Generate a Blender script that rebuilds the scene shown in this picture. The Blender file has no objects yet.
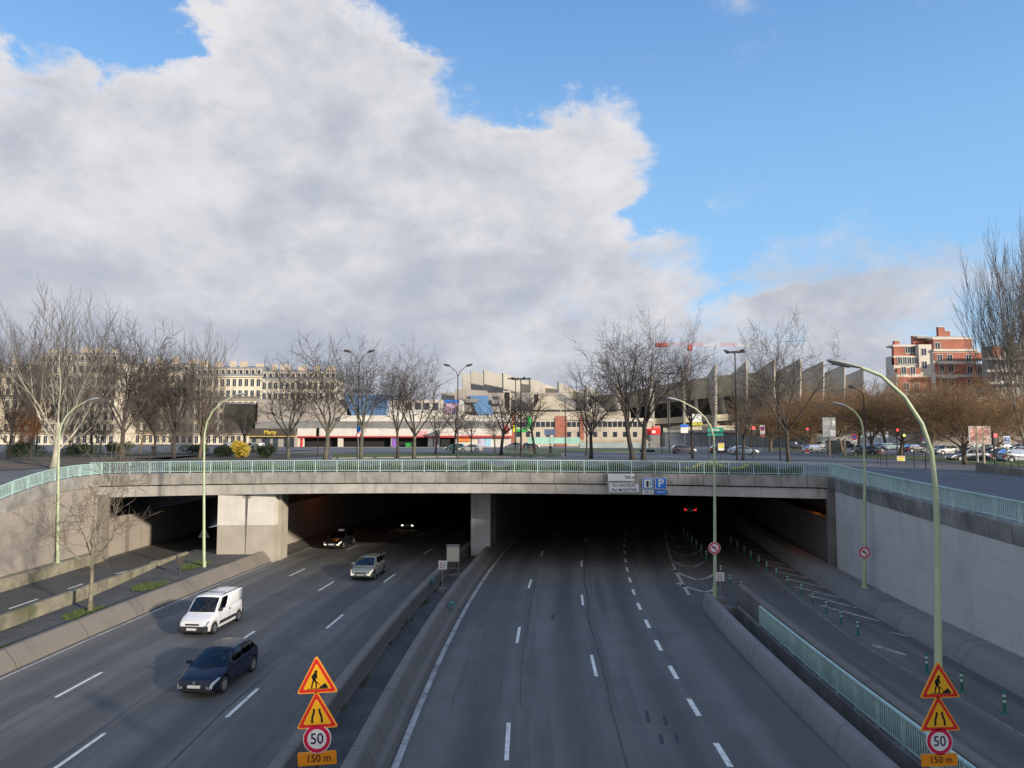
import bpy, bmesh, math, random
from mathutils import Vector, Matrix
R = math.radians
S = bpy.context.scene
# ---------------- camera
F = 710.0; CH = 10.3; PITCH = math.atan(53/710)
cam = bpy.data.cameras.new('camera'); camo = bpy.data.objects.new('camera', cam)
S.collection.objects.link(camo); S.camera = camo
camo.location = (0, 0, CH); camo.rotation_euler = (math.pi/2+PITCH, 0, 0)
cam.lens = F/1024*36; cam.sensor_width = 36; cam.clip_start = .1; cam.clip_end = 6000
# ---------------- light
SUN_AZ = R(48); SUN_EL = R(15)            # sun behind the camera and to its right
sx, sy, sz = math.sin(SUN_AZ)*math.cos(SUN_EL), -math.cos(SUN_AZ)*math.cos(SUN_EL), math.sin(SUN_EL)
sun = bpy.data.lights.new('sun', 'SUN'); sun.energy = 4.6; sun.angle = R(2.2); sun.color = (1, .87, .70)
suno = bpy.data.objects.new('sun', sun); S.collection.objects.link(suno)
suno.rotation_euler = Vector((sx, sy, sz)).to_track_quat('Z', 'Y').to_euler()
S.view_settings.view_transform = 'Standard'; S.view_settings.look = 'None'
S.view_settings.gamma = 1; S.view_settings.use_curve_mapping = False; S.view_settings.exposure = .28
S.cycles.max_bounces = 6; S.cycles.transparent_max_bounces = 12
# ---------------- node helper
class NT:
    def __init__(s, nt): s.nt = nt
    def n(s, t, **k):
        o = s.nt.nodes.new(t)
        for a, b in k.items(): setattr(o, a, b)
        return o
    def put(s, sock, v):
        if v is None: return
        if hasattr(v, 'is_output') or isinstance(v, bpy.types.NodeSocket): s.nt.links.new(v, sock)
        else: sock.default_value = v
    def m(s, op, a, b=None, c=None, clamp=False):
        o = s.n('ShaderNodeMath', operation=op, use_clamp=clamp)
        for i, v in enumerate((a, b, c)): s.put(o.inputs[i], v)
        return o.outputs[0]
    def mix(s, f, a, b):
        o = s.n('ShaderNodeMix', data_type='RGBA'); s.put(o.inputs[0], f)
        s.put(o.inputs[6], a if not isinstance(a, tuple) else (*a[:3], 1)); s.put(o.inputs[7], b if not isinstance(b, tuple) else (*b[:3], 1))
        return o.outputs[2]
    def noise(s, vec, scale, detail=4, rough=.55, dist=0):
        o = s.n('ShaderNodeTexNoise'); s.put(o.inputs['Vector'], vec); o.inputs['Scale'].default_value = scale
        o.inputs['Detail'].default_value = detail; o.inputs['Roughness'].default_value = rough; o.inputs['Distortion'].default_value = dist
        return o.outputs[0]
    def ramp(s, v, a, b, lo=0., hi=1.):
        o = s.n('ShaderNodeMapRange', interpolation_type='SMOOTHSTEP'); s.put(o.inputs[0], v)
        for i, x in enumerate((a, b, lo, hi)): o.inputs[i+1].default_value = x
        return o.outputs[0]
    def xyz(s, x, y, z):
        o = s.n('ShaderNodeCombineXYZ')
        for i, v in enumerate((x, y, z)): s.put(o.inputs[i], v)
        return o.outputs[0]
# ---------------- sky
w = bpy.data.worlds.new('World'); S.world = w; w.use_nodes = True
T = NT(w.node_tree); w.node_tree.nodes.clear()
sky = T.n('ShaderNodeTexSky', sky_type='NISHITA', sun_disc=False, sun_elevation=SUN_EL, sun_rotation=math.pi-SUN_AZ)
sky.altitude = 100; sky.air_density = 1.0; sky.dust_density = .3; sky.ozone_density = 2.
tc = T.n('ShaderNodeTexCoord'); sp = T.n('ShaderNodeSeparateXYZ'); T.put(sp.inputs[0], tc.outputs['Generated'])
X_, Y_, Z_ = sp.outputs
az = T.m('ARCTAN2', X_, Y_)
el = T.m('ARCTAN2', Z_, T.m('SQRT', T.m('ADD', T.m('MULTIPLY', X_, X_), T.m('MULTIPLY', Y_, Y_))))
# low frequency warp so that no outline of the cloud bank is smooth
wv = T.xyz(T.m('MULTIPLY', az, 1.), T.m('MULTIPLY', el, 1.5), 0.)
w1 = T.m('MULTIPLY', T.m('SUBTRACT', T.noise(wv, 5., 7, .62), .5), .30); w2 = T.m('MULTIPLY', T.m('SUBTRACT', T.noise(T.xyz(az, T.m('MULTIPLY', el, 1.5), 7.), 5., 7, .62), .5), .22)
azw = T.m('ADD', az, w1); elw = T.m('ADD', el, w2)
def blob(a0, e0, sa, se, k):
    da = T.m('SUBTRACT', azw, a0); de = T.m('SUBTRACT', elw, e0)
    q = T.m('ADD', T.m('POWER', T.m('ABSOLUTE', T.m('DIVIDE', da, sa)), 2.), T.m('POWER', T.m('ABSOLUTE', T.m('DIVIDE', de, se)), 2.))
    return T.m('MULTIPLY', T.ramp(q, 1.7, .15), k)
def ae(u, v):
    x = (u-512)/F; y = (384-v)/F
    dx, dy, dz = x, math.cos(PITCH)-y*math.sin(PITCH), math.sin(PITCH)+y*math.cos(PITCH)
    return math.atan2(dx, dy), math.atan2(dz, math.hypot(dx, dy))
dens = None
for u, v, su, sv, k in [(120, 290, 480, 150, 1.), (320, 160, 190, 150, 1.), (-60, 130, 190, 100, .9), (250, 395, 640, 62, .85), (640, 395, 330, 45, .5), (250, 75, 110, 70, .7), (470, 250, 190, 105, 1.), (330, 60, 110, 60, .55), (575, 165, 80, 45, .7),
          (720, 318, 260, 55, .42), (800, 232, 150, 22, .16), (870, 355, 110, 34, .30), (110, 15, 150, 32, -.9), (300, -8, 330, 30, -.75), (470, 95, 60, 40, -.35), (740, 290, 90, 12, -.25), (820, 305, 80, 10, .2), (840, 145, 40, 16, .26), (640, 60, 60, 25, .0), (158, 85, 42, 44, -.8), (60, 112, 60, 16, -.6), (10, 140, 40, 12, -.6), (480, 230, 50, 16, -.35), (300, 300, 70, 14, -.3), (75, 45, 50, 20, .25), (250, 160, 30, 12, -.3), (380, 140, 40, 14, -.35), (400, 145, 40, 12, -.2), (-20, 10, 230, 30, -.6), (600, 262, 60, 14, -.35), (670, 205, 50, 30, -.5), (60, 352, 120, 20, -.45), (270, 325, 70, 14, -.25), (730, 338, 80, 12, -.2)]:
    a, e = ae(u, v); b_ = blob(a, e, su/F, sv/F, k); dens = b_ if dens is None else T.m('ADD', dens, b_)
dens = T.m('ADD', dens, T.m('MULTIPLY', T.ramp(Y_, .35, -.4), .70))  # unseen cloud added behind the camera to whiten the ambient light
dens = T.m('MINIMUM', dens, 1.05)
vec = T.xyz(T.m('MULTIPLY', az, 1.), T.m('MULTIPLY', el, T.m('ADD', 1.4, T.m('DIVIDE', .12, T.m('ADD', T.m('ABSOLUTE', el), .06)))), 2.)
n1 = T.noise(vec, 5.2, 11, .62, .1); n2 = T.noise(vec, 3.4, 5, .55, .2); n3 = T.noise(vec, 8.5, 9, .60, .15)
vec2 = T.n('ShaderNodeVectorMath', operation='ADD'); T.put(vec2.inputs[0], vec); vec2.inputs[1].default_value = (.035, -.05, 0); n3b = T.noise(vec2.outputs[0], 8.5, 9, .60, .15)
d = T.m('ADD', dens, T.m('MULTIPLY', T.m('SUBTRACT', n1, .5), 2.3))
alpha = T.m('POWER', T.ramp(d, .12, .85), .85)
shade = T.m('MULTIPLY', T.ramp(d, .5, 1.4), .34)
shade = T.m('ADD', shade, T.m('MULTIPLY', T.m('SUBTRACT', n3b, n3), 1.8))
shade = T.m('ADD', shade, T.m('MULTIPLY', T.ramp(n3, .36, .66), .12))
shade = T.m('ADD', shade, T.m('MULTIPLY', T.ramp(n2, .36, .62), .38))
shade = T.m('ADD', shade, T.ramp(el, .50, .04, -.24, .20)); shade = T.m('ADD', T.m('MULTIPLY', T.ramp(shade, -.30, 1.15), .95), T.m('MULTIPLY', T.m('SUBTRACT', n3, .5), .35), clamp=True)
ccol = T.mix(shade, (.665, .655, .675), (.36, .395, .47))
ST = .12
cs = T.n('ShaderNodeVectorMath', operation='SCALE'); T.put(cs.inputs[0], ccol); cs.inputs['Scale'].default_value = 1/ST
sk = T.n('ShaderNodeVectorMath', operation='MULTIPLY'); T.put(sk.inputs[0], sky.outputs[0]); sk.inputs[1].default_value = (1.9, 2.0, 2.2)
# clear-air colour by height: pale near the horizon, deeper above
g1 = T.mix(T.ramp(el, .0, .26), (.38/ST, .52/ST, .66/ST), (.225/ST, .45/ST, .72/ST))
g2 = T.mix(T.ramp(el, .22, .74), g1, (.085/ST, .225/ST, .53/ST))
clear = T.mix(.8, sk.outputs[0], g2)
col = T.mix(alpha, clear, cs.outputs[0])
bg = T.n('ShaderNodeBackground'); T.put(bg.inputs[0], col); bg.inputs[1].default_value = ST
wo = T.n('ShaderNodeOutputWorld'); T.put(wo.inputs[0], bg.outputs[0])

# ---------------- projection of photo pixels to places on known planes
def ray(u, v):
    x = (u-512)/F; y = (384-v)/F
    return Vector((x, math.cos(PITCH)-y*math.sin(PITCH), math.sin(PITCH)+y*math.cos(PITCH)))
def G(u, v, z=0.):
    d = ray(u, v); return Vector((0, 0, CH))+d*((z-CH)/d.z)
def PY(u, v, Y):
    d = ray(u, v); return Vector((0, 0, CH))+d*(Y/d.y)
def cc(Y):
    return .0191*(Y-25)+(.00137*(Y-25)**2 if Y > 25 else 0)
# ---------------- materials
MAT = {}
def mat(name, col, rough=.7, var=.12, scale=1.5, metal=0., bump=0., streak=0., coords='Object', spec=None, emit=None, coat=0., col2=None, s2=None, alpha=None):
    if name in MAT: return MAT[name]
    m = bpy.data.materials.new(name); m.use_nodes = True; t = NT(m.node_tree)
    b = m.node_tree.nodes['Principled BSDF']
    tcx = t.n('ShaderNodeTexCoord').outputs[coords]
    c0 = tuple(col)
    if var > 0:
        n = t.noise(tcx, scale, 6, .6)
        f = t.ramp(n, .3, .7)
        c = t.mix(f, tuple(x*(1-var) for x in c0), tuple(min(1, x*(1+var)) for x in c0))
        if col2:
            nn = t.noise(tcx, s2 or scale*.35, 5, .65); c = t.mix(t.ramp(nn, .5, .68), c, col2)
    else: c = (*c0, 1)
    if streak:
        mp = t.n('ShaderNodeMapping'); t.put(mp.inputs[0], tcx); mp.inputs['Scale'].default_value = (1.6, 1.6, .12)
        ns = t.noise(mp.outputs[0], 1.5, 6, .65)
        c = t.mix(t.ramp(ns, .50, .78, 0, streak), c, tuple(x*.38 for x in c0))
    t.put(b.inputs['Base Color'], c)
    b.inputs['Roughness'].default_value = rough; b.inputs['Metallic'].default_value = metal
    if spec is not None: b.inputs['Specular IOR Level'].default_value = spec
    if coat: b.inputs['Coat Weight'].default_value = coat; b.inputs['Coat Roughness'].default_value = .05
    if emit: b.inputs['Emission Color'].default_value = (*emit[:3], 1); b.inputs['Emission Strength'].default_value = emit[3]
    if alpha is not None: b.inputs['Alpha'].default_value = alpha
    if bump:
        bn = t.n('ShaderNodeBump'); bn.inputs['Strength'].default_value = bump; bn.inputs['Distance'].default_value = .05
        t.put(bn.inputs['Height'], t.noise(tcx, scale*9, 5, .7)); t.put(b.inputs['Normal'], bn.outputs[0])
    MAT[name] = m; return m
def asphalt_road():
    m = bpy.data.materials.new('motorway_asphalt'); m.use_nodes = True; t = NT(m.node_tree); b = m.node_tree.nodes['Principled BSDF']
    tcn = t.n('ShaderNodeTexCoord'); uv = tcn.outputs['UV']; ob = tcn.outputs['Object']
    s = t.n('ShaderNodeSeparateXYZ'); t.put(s.inputs[0], uv)
    o_, y_ = s.outputs[0], s.outputs[1]
    long_ = t.xyz(t.m('MULTIPLY', o_, .9), t.m('MULTIPLY', y_, .035), 0.)
    f1 = t.noise(long_, 1.0, 5, .6)
    fine = t.noise(ob, 22., 3, .7); mid = t.noise(ob, .35, 6, .65)
    # oil-darkened band in the middle of each lane, paler wheel tracks
    lane = t.m('ABSOLUTE', t.m('SUBTRACT', t.m('FRACT', t.m('DIVIDE', t.m('ADD', o_, 60.3), 3.58)), .5))
    band = t.ramp(t.m('ADD', lane, t.m('MULTIPLY', t.m('SUBTRACT', f1, .5), .3)), .30, .02)
    c = t.mix(t.ramp(mid, .3, .7), (.120, .120, .114), (.168, .165, .154))
    c = t.mix(t.ramp(f1, .40, .62, 0, .75), c, (.076, .078, .078))
    pt = t.noise(t.xyz(t.m('MULTIPLY', o_, .28), t.m('MULTIPLY', y_, .09), 9.), 1., 3, .5); c = t.mix(t.ramp(pt, .55, .60, 0, .3), c, (.135, .133, .126))
    c = t.mix(t.m('MULTIPLY', band, .50), c, (.058, .060, .061))
    # repaired joints along the lanes
    sp_ = t.noise(t.xyz(t.m('MULTIPLY', o_, 6.), t.m('MULTIPLY', y_, .11), 3.), 1., 2, .5)
    c = t.mix(t.ramp(sp_, .66, .74, 0, .5), c, (.04, .04, .042))
    c = t.mix(t.m('MULTIPLY', t.ramp(fine, .35, .75), .30), c, (.19, .19, .185))
    t.put(b.inputs['Base Color'], c); b.inputs['Roughness'].default_value = .78; b.inputs['Specular IOR Level'].default_value = .35
    bn = t.n('ShaderNodeBump'); bn.inputs['Strength'].default_value = .35; bn.inputs['Distance'].default_value = .02
    t.put(bn.inputs['Height'], fine); t.put(b.inputs['Normal'], bn.outputs[0])
    return m
def wall_mat(name, col, bw, bh, joint=.5, streak=.6, dirt=.35, vary=.03, mort=.012):
    m = bpy.data.materials.new(name); m.use_nodes = True; t = NT(m.node_tree); b = m.node_tree.nodes['Principled BSDF']
    tcn = t.n('ShaderNodeTexCoord'); uv = tcn.outputs['UV']
    br = t.n('ShaderNodeTexBrick'); t.put(br.inputs['Vector'], uv); br.inputs['Scale'].default_value = 1
    br.inputs['Brick Width'].default_value = bw; br.inputs['Row Height'].default_value = bh; br.inputs['Mortar Size'].default_value = mort
    br.inputs['Mortar Smooth'].default_value = .3; br.offset = .5
    br.inputs['Color1'].default_value = (*[x*(1-vary) for x in col], 1); br.inputs['Color2'].default_value = (*[x*(1+vary) for x in col], 1)
    br.inputs['Mortar'].default_value = (*[x*(1-joint) for x in col], 1)
    mp = t.n('ShaderNodeMapping'); t.put(mp.inputs[0], uv); mp.inputs['Scale'].default_value = (1., .09, 1)
    ns = t.noise(mp.outputs[0], 1.3, 7, .65)
    nm = t.noise(uv, .35, 7, .65); nf = t.noise(uv, 9., 5, .7)
    c = t.mix(t.ramp(ns, .52, .78, 0, streak), br.outputs[0], tuple(x*.45 for x in col))
    c = t.mix(t.ramp(nm, .48, .72, 0, dirt), c, tuple(x*.62 for x in col))
    c = t.mix(t.ramp(nf, .4, .8, 0, .25), c, tuple(x*.6 for x in col))
    mp2 = t.n('ShaderNodeMapping'); t.put(mp2.inputs[0], uv); mp2.inputs['Scale'].default_value = (3.5, .16, 1); n4 = t.noise(mp2.outputs[0], 1.6, 5, .6); c = t.mix(t.ramp(n4, .56, .74, 0, streak*.7), c, tuple(x*.5 for x in col))
    t.put(b.inputs['Base Color'], c); b.inputs['Roughness'].default_value = .85
    bn = t.n('ShaderNodeBump'); bn.inputs['Strength'].default_value = .3; bn.inputs['Distance'].default_value = .02
    t.put(bn.inputs['Height'], nf); t.put(b.inputs['Normal'], bn.outputs[0])
    return m
# ---------------- mesh builder
class MB:
    def __init__(s): s.v = []; s.f = []; s.mi = []; s.uv = []; s.m = 0
    def face(s, idx, uv=None): s.f.append(tuple(idx)); s.mi.append(s.m); s.uv.append(uv)
    def quad(s, a, b, c, d, uv=None):
        n = len(s.v); s.v += [tuple(a), tuple(b), tuple(c), tuple(d)]; s.face((n, n+1, n+2, n+3), uv)
    def box(s, x0, x1, y0, y1, z0, z1):
        n = len(s.v)
        s.v += [(x0, y0, z0), (x1, y0, z0), (x1, y1, z0), (x0, y1, z0), (x0, y0, z1), (x1, y0, z1), (x1, y1, z1), (x0, y1, z1)]
        for q in ((0, 3, 2, 1), (4, 5, 6, 7), (0, 1, 5, 4), (1, 2, 6, 5), (2, 3, 7, 6), (3, 0, 4, 7)): s.face([n+i for i in q])
        return s
    def bar(s, p, q, r, sides=6, r2=None):
        p = Vector(p); q = Vector(q); d = (q-p)
        if d.length < 1e-6: return s
        d.normalize(); a = d.orthogonal().normalized(); b = d.cross(a); r2 = r if r2 is None else r2; n = len(s.v)
        for k in range(sides):
            t = 2*math.pi*k/sides; o = a*math.cos(t)+b*math.sin(t); s.v.append(tuple(p+o*r)); s.v.append(tuple(q+o*r2))
        for k in range(sides):
            j = (k+1) % sides; s.face((n+2*k, n+2*j, n+2*j+1, n+2*k+1))
        s.face([n+2*k for k in range(sides)][::-1]); s.face([n+2*k+1 for k in range(sides)])
        return s
    def tube(s, pts, rad, sides=6, cap=True):
        n = len(s.v); N = len(pts); prev = None
        for i, p in enumerate(pts):
            p = Vector(p)
            d = (Vector(pts[min(i+1, N-1)])-Vector(pts[max(i-1, 0)])).normalized()
            a = d.orthogonal().normalized() if prev is None else (prev-d*prev.dot(d)).normalized()
            prev = a; b = d.cross(a); r = rad[i] if hasattr(rad, '__len__') else rad
            for k in range(sides):
                t = 2*math.pi*k/sides; s.v.append(tuple(p+(a*math.cos(t)+b*math.sin(t))*r))
        for i in range(N-1):
            for k in range(sides):
                j = (k+1) % sides; s.face((n+i*sides+k, n+i*sides+j, n+(i+1)*sides+j, n+(i+1)*sides+k))
        if cap:
            s.face([n+k for k in range(sides)][::-1]); s.face([n+(N-1)*sides+k for k in range(sides)])
        return s
    def prism(s, poly, fn0, fn1):
        """polygon (list of 2D) extruded between two maps to 3D"""
        n = len(s.v); k = len(poly)
        s.v += [tuple(fn0(*p)) for p in poly]+[tuple(fn1(*p)) for p in poly]
        s.face([n+i for i in range(k)][::-1]); s.face([n+k+i for i in range(k)])
        for i in range(k): j = (i+1) % k; s.face((n+i, n+j, n+k+j, n+k+i))
        return s
    def sweep(s, prof, path, closed=True, cap=True):
        """prof [(o,z)], path list of (point, sidevector, length) ; uv = (length, z)"""
        n = len(s.v); K = len(prof); cum = [0]
        for i in range(1, K): cum.append(cum[-1]+math.hypot(prof[i][0]-prof[i-1][0], prof[i][1]-prof[i-1][1]))
        for p, sd, L in path:
            for o, z in prof: s.v.append((p[0]+sd[0]*o, p[1]+sd[1]*o, p[2]+z))
        for i in range(len(path)-1):
            for k in range(K if closed else K-1):
                j = (k+1) % K; a, b = path[i][2], path[i+1][2]
                s.face((n+i*K+k, n+i*K+j, n+(i+1)*K+j, n+(i+1)*K+k), [(a, prof[k][1]), (a, prof[j][1]+(1e-3 if j else 0)), (b, prof[j][1]), (b, prof[k][1])])
        if cap and closed:
            s.face([n+k for k in range(K)][::-1]); s.face([n+(len(path)-1)*K+k for k in range(K)])
        return s
    def build(s, name, mats, parent=None, smooth=False, fix=True):
        me = bpy.data.meshes.new(name); me.from_pydata(s.v, [], s.f)
        ms = mats if isinstance(mats, (list, tuple)) else [mats]
        for m in ms: me.materials.append(m)
        me.polygons.foreach_set('material_index', s.mi)
        if any(u for u in s.uv):
            ul = me.uv_layers.new(name='UVMap'); i = 0; fl = []
            for f, u in zip(s.f, s.uv):
                for k in range(len(f)): fl += (list(u[k]) if u else [s.v[f[k]][0], s.v[f[k]][2]])
            ul.data.foreach_set('uv', fl)
        if fix:
            bm = bmesh.new(); bm.from_mesh(me); bmesh.ops.recalc_face_normals(bm, faces=bm.faces); bm.to_mesh(me); bm.free()
        if smooth: me.polygons.foreach_set('use_smooth', [True]*len(me.polygons))
        me.update(); o = bpy.data.objects.new(name, me); S.collection.objects.link(o)
        if parent: o.parent = parent
        return o
def tag(o, label=None, cat=None, group=None, kind=None):
    if label: o['label'] = label
    if cat: o['category'] = cat
    if group: o['group'] = group
    if kind: o['kind'] = kind
    return o
def empty(name, loc=(0, 0, 0), rz=0., label=None, cat=None, group=None, sc=None):
    o = bpy.data.objects.new(name, None); S.collection.objects.link(o); o.location = loc; o.rotation_euler = (0, 0, rz)
    o.empty_display_size = .3
    if sc: o.scale = sc
    return tag(o, label, cat, group)
def dup(o, parent=None, kids=None):
    c = o.copy(); S.collection.objects.link(c); c.parent = parent
    for ch in list(o.children): dup(ch, c)
    return c
def smooth_by_angle(o, ang=35):
    me = o.data; me.polygons.foreach_set('use_smooth', [True]*len(me.polygons))
    bm = bmesh.new(); bm.from_mesh(me)
    for e in bm.edges:
        if len(e.link_faces) == 2 and e.calc_face_angle(0) > R(ang): e.smooth = False
    bm.to_mesh(me); bm.free()
def bevel(o, w, seg=2):
    m = o.modifiers.new('bevel', 'BEVEL'); m.width = w; m.segments = seg; m.limit_method = 'ANGLE'; m.angle_limit = R(40)
def interp(tab, x):
    if x <= tab[0][0]: return tab[0][1]
    for (a, b), (c, d) in zip(tab, tab[1:]):
        if x <= c: return b+(d-b)*(x-a)/(c-a)
    return tab[-1][1]
def ss(x, a, b):
    t = max(0, min(1, (x-a)/(b-a))); return t*t*(3-2*t)
def text_into(s, body, mapf, size=1., center=True):
    """append lettering (flat, filled) through mapf(x, y)->3D"""
    cu = bpy.data.curves.new('lettering', 'FONT'); cu.body = body; cu.size = size; cu.resolution_u = 3
    if center: cu.align_x = 'CENTER'; cu.align_y = 'CENTER'
    cu.offset = .012*size
    o = bpy.data.objects.new('lettering', cu); S.collection.objects.link(o)
    dg = bpy.context.evaluated_depsgraph_get(); me = bpy.data.meshes.new_from_object(o.evaluated_get(dg))
    n = len(s.v)
    s.v += [tuple(mapf(v.co.x, v.co.y)) for v in me.vertices]
    for p in me.polygons: s.face([n+i for i in p.vertices])
    bpy.data.objects.remove(o); bpy.data.meshes.remove(me)
# ================= materials of the setting
M_road = asphalt_road()
M_asp = mat('plaza_asphalt', (.115, .118, .128), .8, .15, .6, bump=.2)
M_asp2 = mat('median_asphalt', (.062, .064, .068), .85, .3, .7, bump=.3, col2=(.085, .085, .08))
M_side = mat('ramp_asphalt', (.062, .064, .066), .8, .2, .5, bump=.3)
M_grass = mat('lawn_grass', (.075, .115, .030), .95, .35, 1.2, bump=.6, col2=(.10, .10, .045))
M_soil = mat('park_soil', (.10, .078, .055), .95, .35, .5, bump=.5, col2=(.055, .07, .03))
M_conc = wall_mat('barrier_concrete', (.175, .158, .138), 5., 30., .6, .7, .6, .03, .03)
M_concg = mat('grey_concrete', (.17, .17, .165), .88, .2, .8, bump=.4, streak=.45, col2=(.12, .12, .115))
M_concl = wall_mat('grey_barrier_concrete', (.20, .20, .195), 6., 30., .6, .7, .6, .03, .03)
M_cope = mat('coping_concrete', (.31, .295, .27), .88, .22, .9, bump=.4, streak=.75, col2=(.20, .19, .17))
M_copd = mat('weathered_coping', (.22, .215, .20), .9, .35, .6, bump=.4, streak=.6, col2=(.09, .088, .08))
M_moss = mat('mossy_concrete', (.21, .195, .145), .92, .3, 1., bump=.5, streak=.7, col2=(.10, .105, .055))
M_beam = mat('painted_beam', (.44, .42, .385), .8, .14, .7, bump=.3, streak=.75, col2=(.33, .31, .28))
M_white = mat('white_abutment', (.58, .56, .52), .85, .08, .8, bump=.2, streak=.35)
M_beige = mat('beige_abutment', (.36, .33, .285), .85, .10, .8, bump=.2, streak=.3)
M_dark = mat('dark_recess', (.02, .02, .02), .95, .1)  # near-black that stands in for shade inside the groove, channel and recesses
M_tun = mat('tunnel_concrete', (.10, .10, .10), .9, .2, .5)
M_rail = mat('teal_railing_paint', (.40, .56, .52), .5, .10, 2.5, col2=(.33, .47, .43))
M_pole = mat('pale_green_pole_paint', (.40, .47, .30), .5, .10, 1.5)
M_paint = mat('road_paint', (.74, .75, .70), .7, .12, 5., col2=(.42, .42, .40), s2=4.)
M_paintw = mat('worn_road_paint', (.40, .40, .39), .8, .3, 3., col2=(.17, .17, .17))
M_line = mat('edge_line_paint', (.30, .27, .22), .8, .3, 2., col2=(.13, .125, .12))
M_wallL = wall_mat('left_wall_stone', (.33, .295, .26), 2.6, 1.35, .35, .5, .5, .02, .012)
M_wallR = wall_mat('right_wall_stone', (.50, .49, .465), 6.4, 1.6, .22, .5, .5, 0.01, .02)
M_wallT = wall_mat('sooty_tunnel_wall', (.15, .145, .14), 1.6, 1.0, .3, .5, .4)  # tunnel dimness put into the wall colour, darker than the stone outside
M_black = mat('black_metal', (.018, .018, .02), .5, .1)
M_steel = mat('galvanised_steel', (.32, .33, .33), .45, .1, 2., metal=.6)
M_wht = mat('white_paint', (.78, .78, .76), .6, .05)
# ================= shapes of the cutting
def yfront(X): return 56.8-.126*(X+2.6)            # front line of the bridge
XL, XR = -34.7, 23.6
def quad3(x, a, b, c):
    (x0, y0), (x1, y1), (x2, y2) = a, b, c
    return y0*(x-x1)*(x-x2)/((x0-x1)*(x0-x2))+y1*(x-x0)*(x-x2)/((x1-x0)*(x1-x2))+y2*(x-x0)*(x-x1)/((x2-x0)*(x2-x1))
def ztop(X): return quad3(max(-42, min(28, X)), (-36, 7.14), (-2.6, 7.50), (23.6, 7.38))
def zbot(X): return quad3(max(-42, min(28, X)), (-36, 5.12), (-2.6, 5.86), (23.6, 5.68))
def hL(Y):
    if Y >= 58: return 7.1
    if Y >= 48: return 7.1-.0127*(58-Y)**2
    return max(4.6, 5.83-.2*(48-Y))
def hR(Y): return max(5.2, 7.38-.037*(53.5-Y)) if Y < 53.5 else 7.38
def wallRx(Y): return cc(Y)+21.75+.0*Y
# right wall must meet the bridge end
def wRX(Y): return wallRx(Y)+ (0.22*(Y-40)/13.5 if Y > 40 else 0)
def gz(X, Y):
    """height of the upper ground"""
    yf = yfront(X)
    if XL < X < 24 and Y > yf-.5:
        z = ztop(X)-.06
        return z+(7.5-z)*ss(Y, yf, yf+24)
    base = hL(Y) if X < 0 else hR(Y)
    z = base-.04
    return z+(7.5-z)*ss(Y, 58, 84)
# upper ground: plaza + both banks, one sheet
g = MB()
def grid(xs, ys, yfun=None):
    n0 = len(g.v); W = len(xs)
    for j, t in enumerate(ys):
        for i, x in enumerate(xs):
            y = yfun(x, t) if yfun else t
            xx = x(y) if callable(x) else x
            g.v.append((xx, y, gz(xx, y)))
    for j in range(len(ys)-1):
        for i in range(W-1):
            a = n0+j*W+i; g.face((a, a+1, a+W+1, a+W))
yl = [-80, 0, 20, 30, 36, 40, 43, 44, 46, 48, 49, 50, 51, 52, 53, 54, 55, 56, 57, 58, 60.85]
grid([-2500, -700, -200, -100, -60, -45, -38, XL-.5], yl)
yr = [-80, 0, 10, 20, 30, 36, 40, 44, 47, 50, 53.4]
grid([lambda y: wRX(y)+.35, 30, 40, 60, 100, 200, 700, 2500], yr)
far = [0, 3, 6, 9, 12, 15, 18, 21, 24, 28, 34, 60, 110, 220, 500, 1200, 3500]
xs = [-2500, -700, -200, -100, -60, -45, -38, XL-.5, -30, -24, -18, -12, -6, 0, 6, 12, 18, 23.9, 30, 40, 60, 100, 200, 700, 2500]
def yf2(x, t):
    b = 60.85 if x <= XL-.5 else (53.4 if x > 23.8 else yfront(x)+.1)
    return b+t
grid(xs, far, yf2)
ground = g.build('ground', [M_asp], fix=True, smooth=True); tag(ground, kind='structure')
def pz(p): return gz(p[0], p[1])
def patch(name, outline, m, dz, kind='structure', label=None, cat=None, step=6.):
    """flat patch of ground cover following the ground height, outline in XY"""
    bm = bmesh.new(); vs = [bm.verts.new((x, y, 0)) for x, y in outline]; bm.faces.new(vs)
    x0 = min(p[0] for p in outline); x1 = max(p[0] for p in outline); y0 = min(p[1] for p in outline); y1 = max(p[1] for p in outline)
    for ax, lo, hi in (((1, 0, 0), x0, x1), ((0, 1, 0), y0, y1)):
        n = min(60, int((hi-lo)/step))
        for k in range(1, n+1):
            c = lo+(hi-lo)*k/(n+1)
            bmesh.ops.bisect_plane(bm, geom=bm.verts[:]+bm.edges[:]+bm.faces[:], plane_co=(c*ax[0], c*ax[1], 0), plane_no=ax)
    for v in bm.verts: v.co.z = gz(v.co.x, v.co.y)+dz
    me = bpy.data.meshes.new(name); bm.to_mesh(me); bm.free(); me.materials.append(m)
    for p in me.polygons:
        if p.normal.z < 0: p.flip()
    o = bpy.data.objects.new(name, me); S.collection.objects.link(o); return tag(o, label, cat, None, kind)
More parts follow.
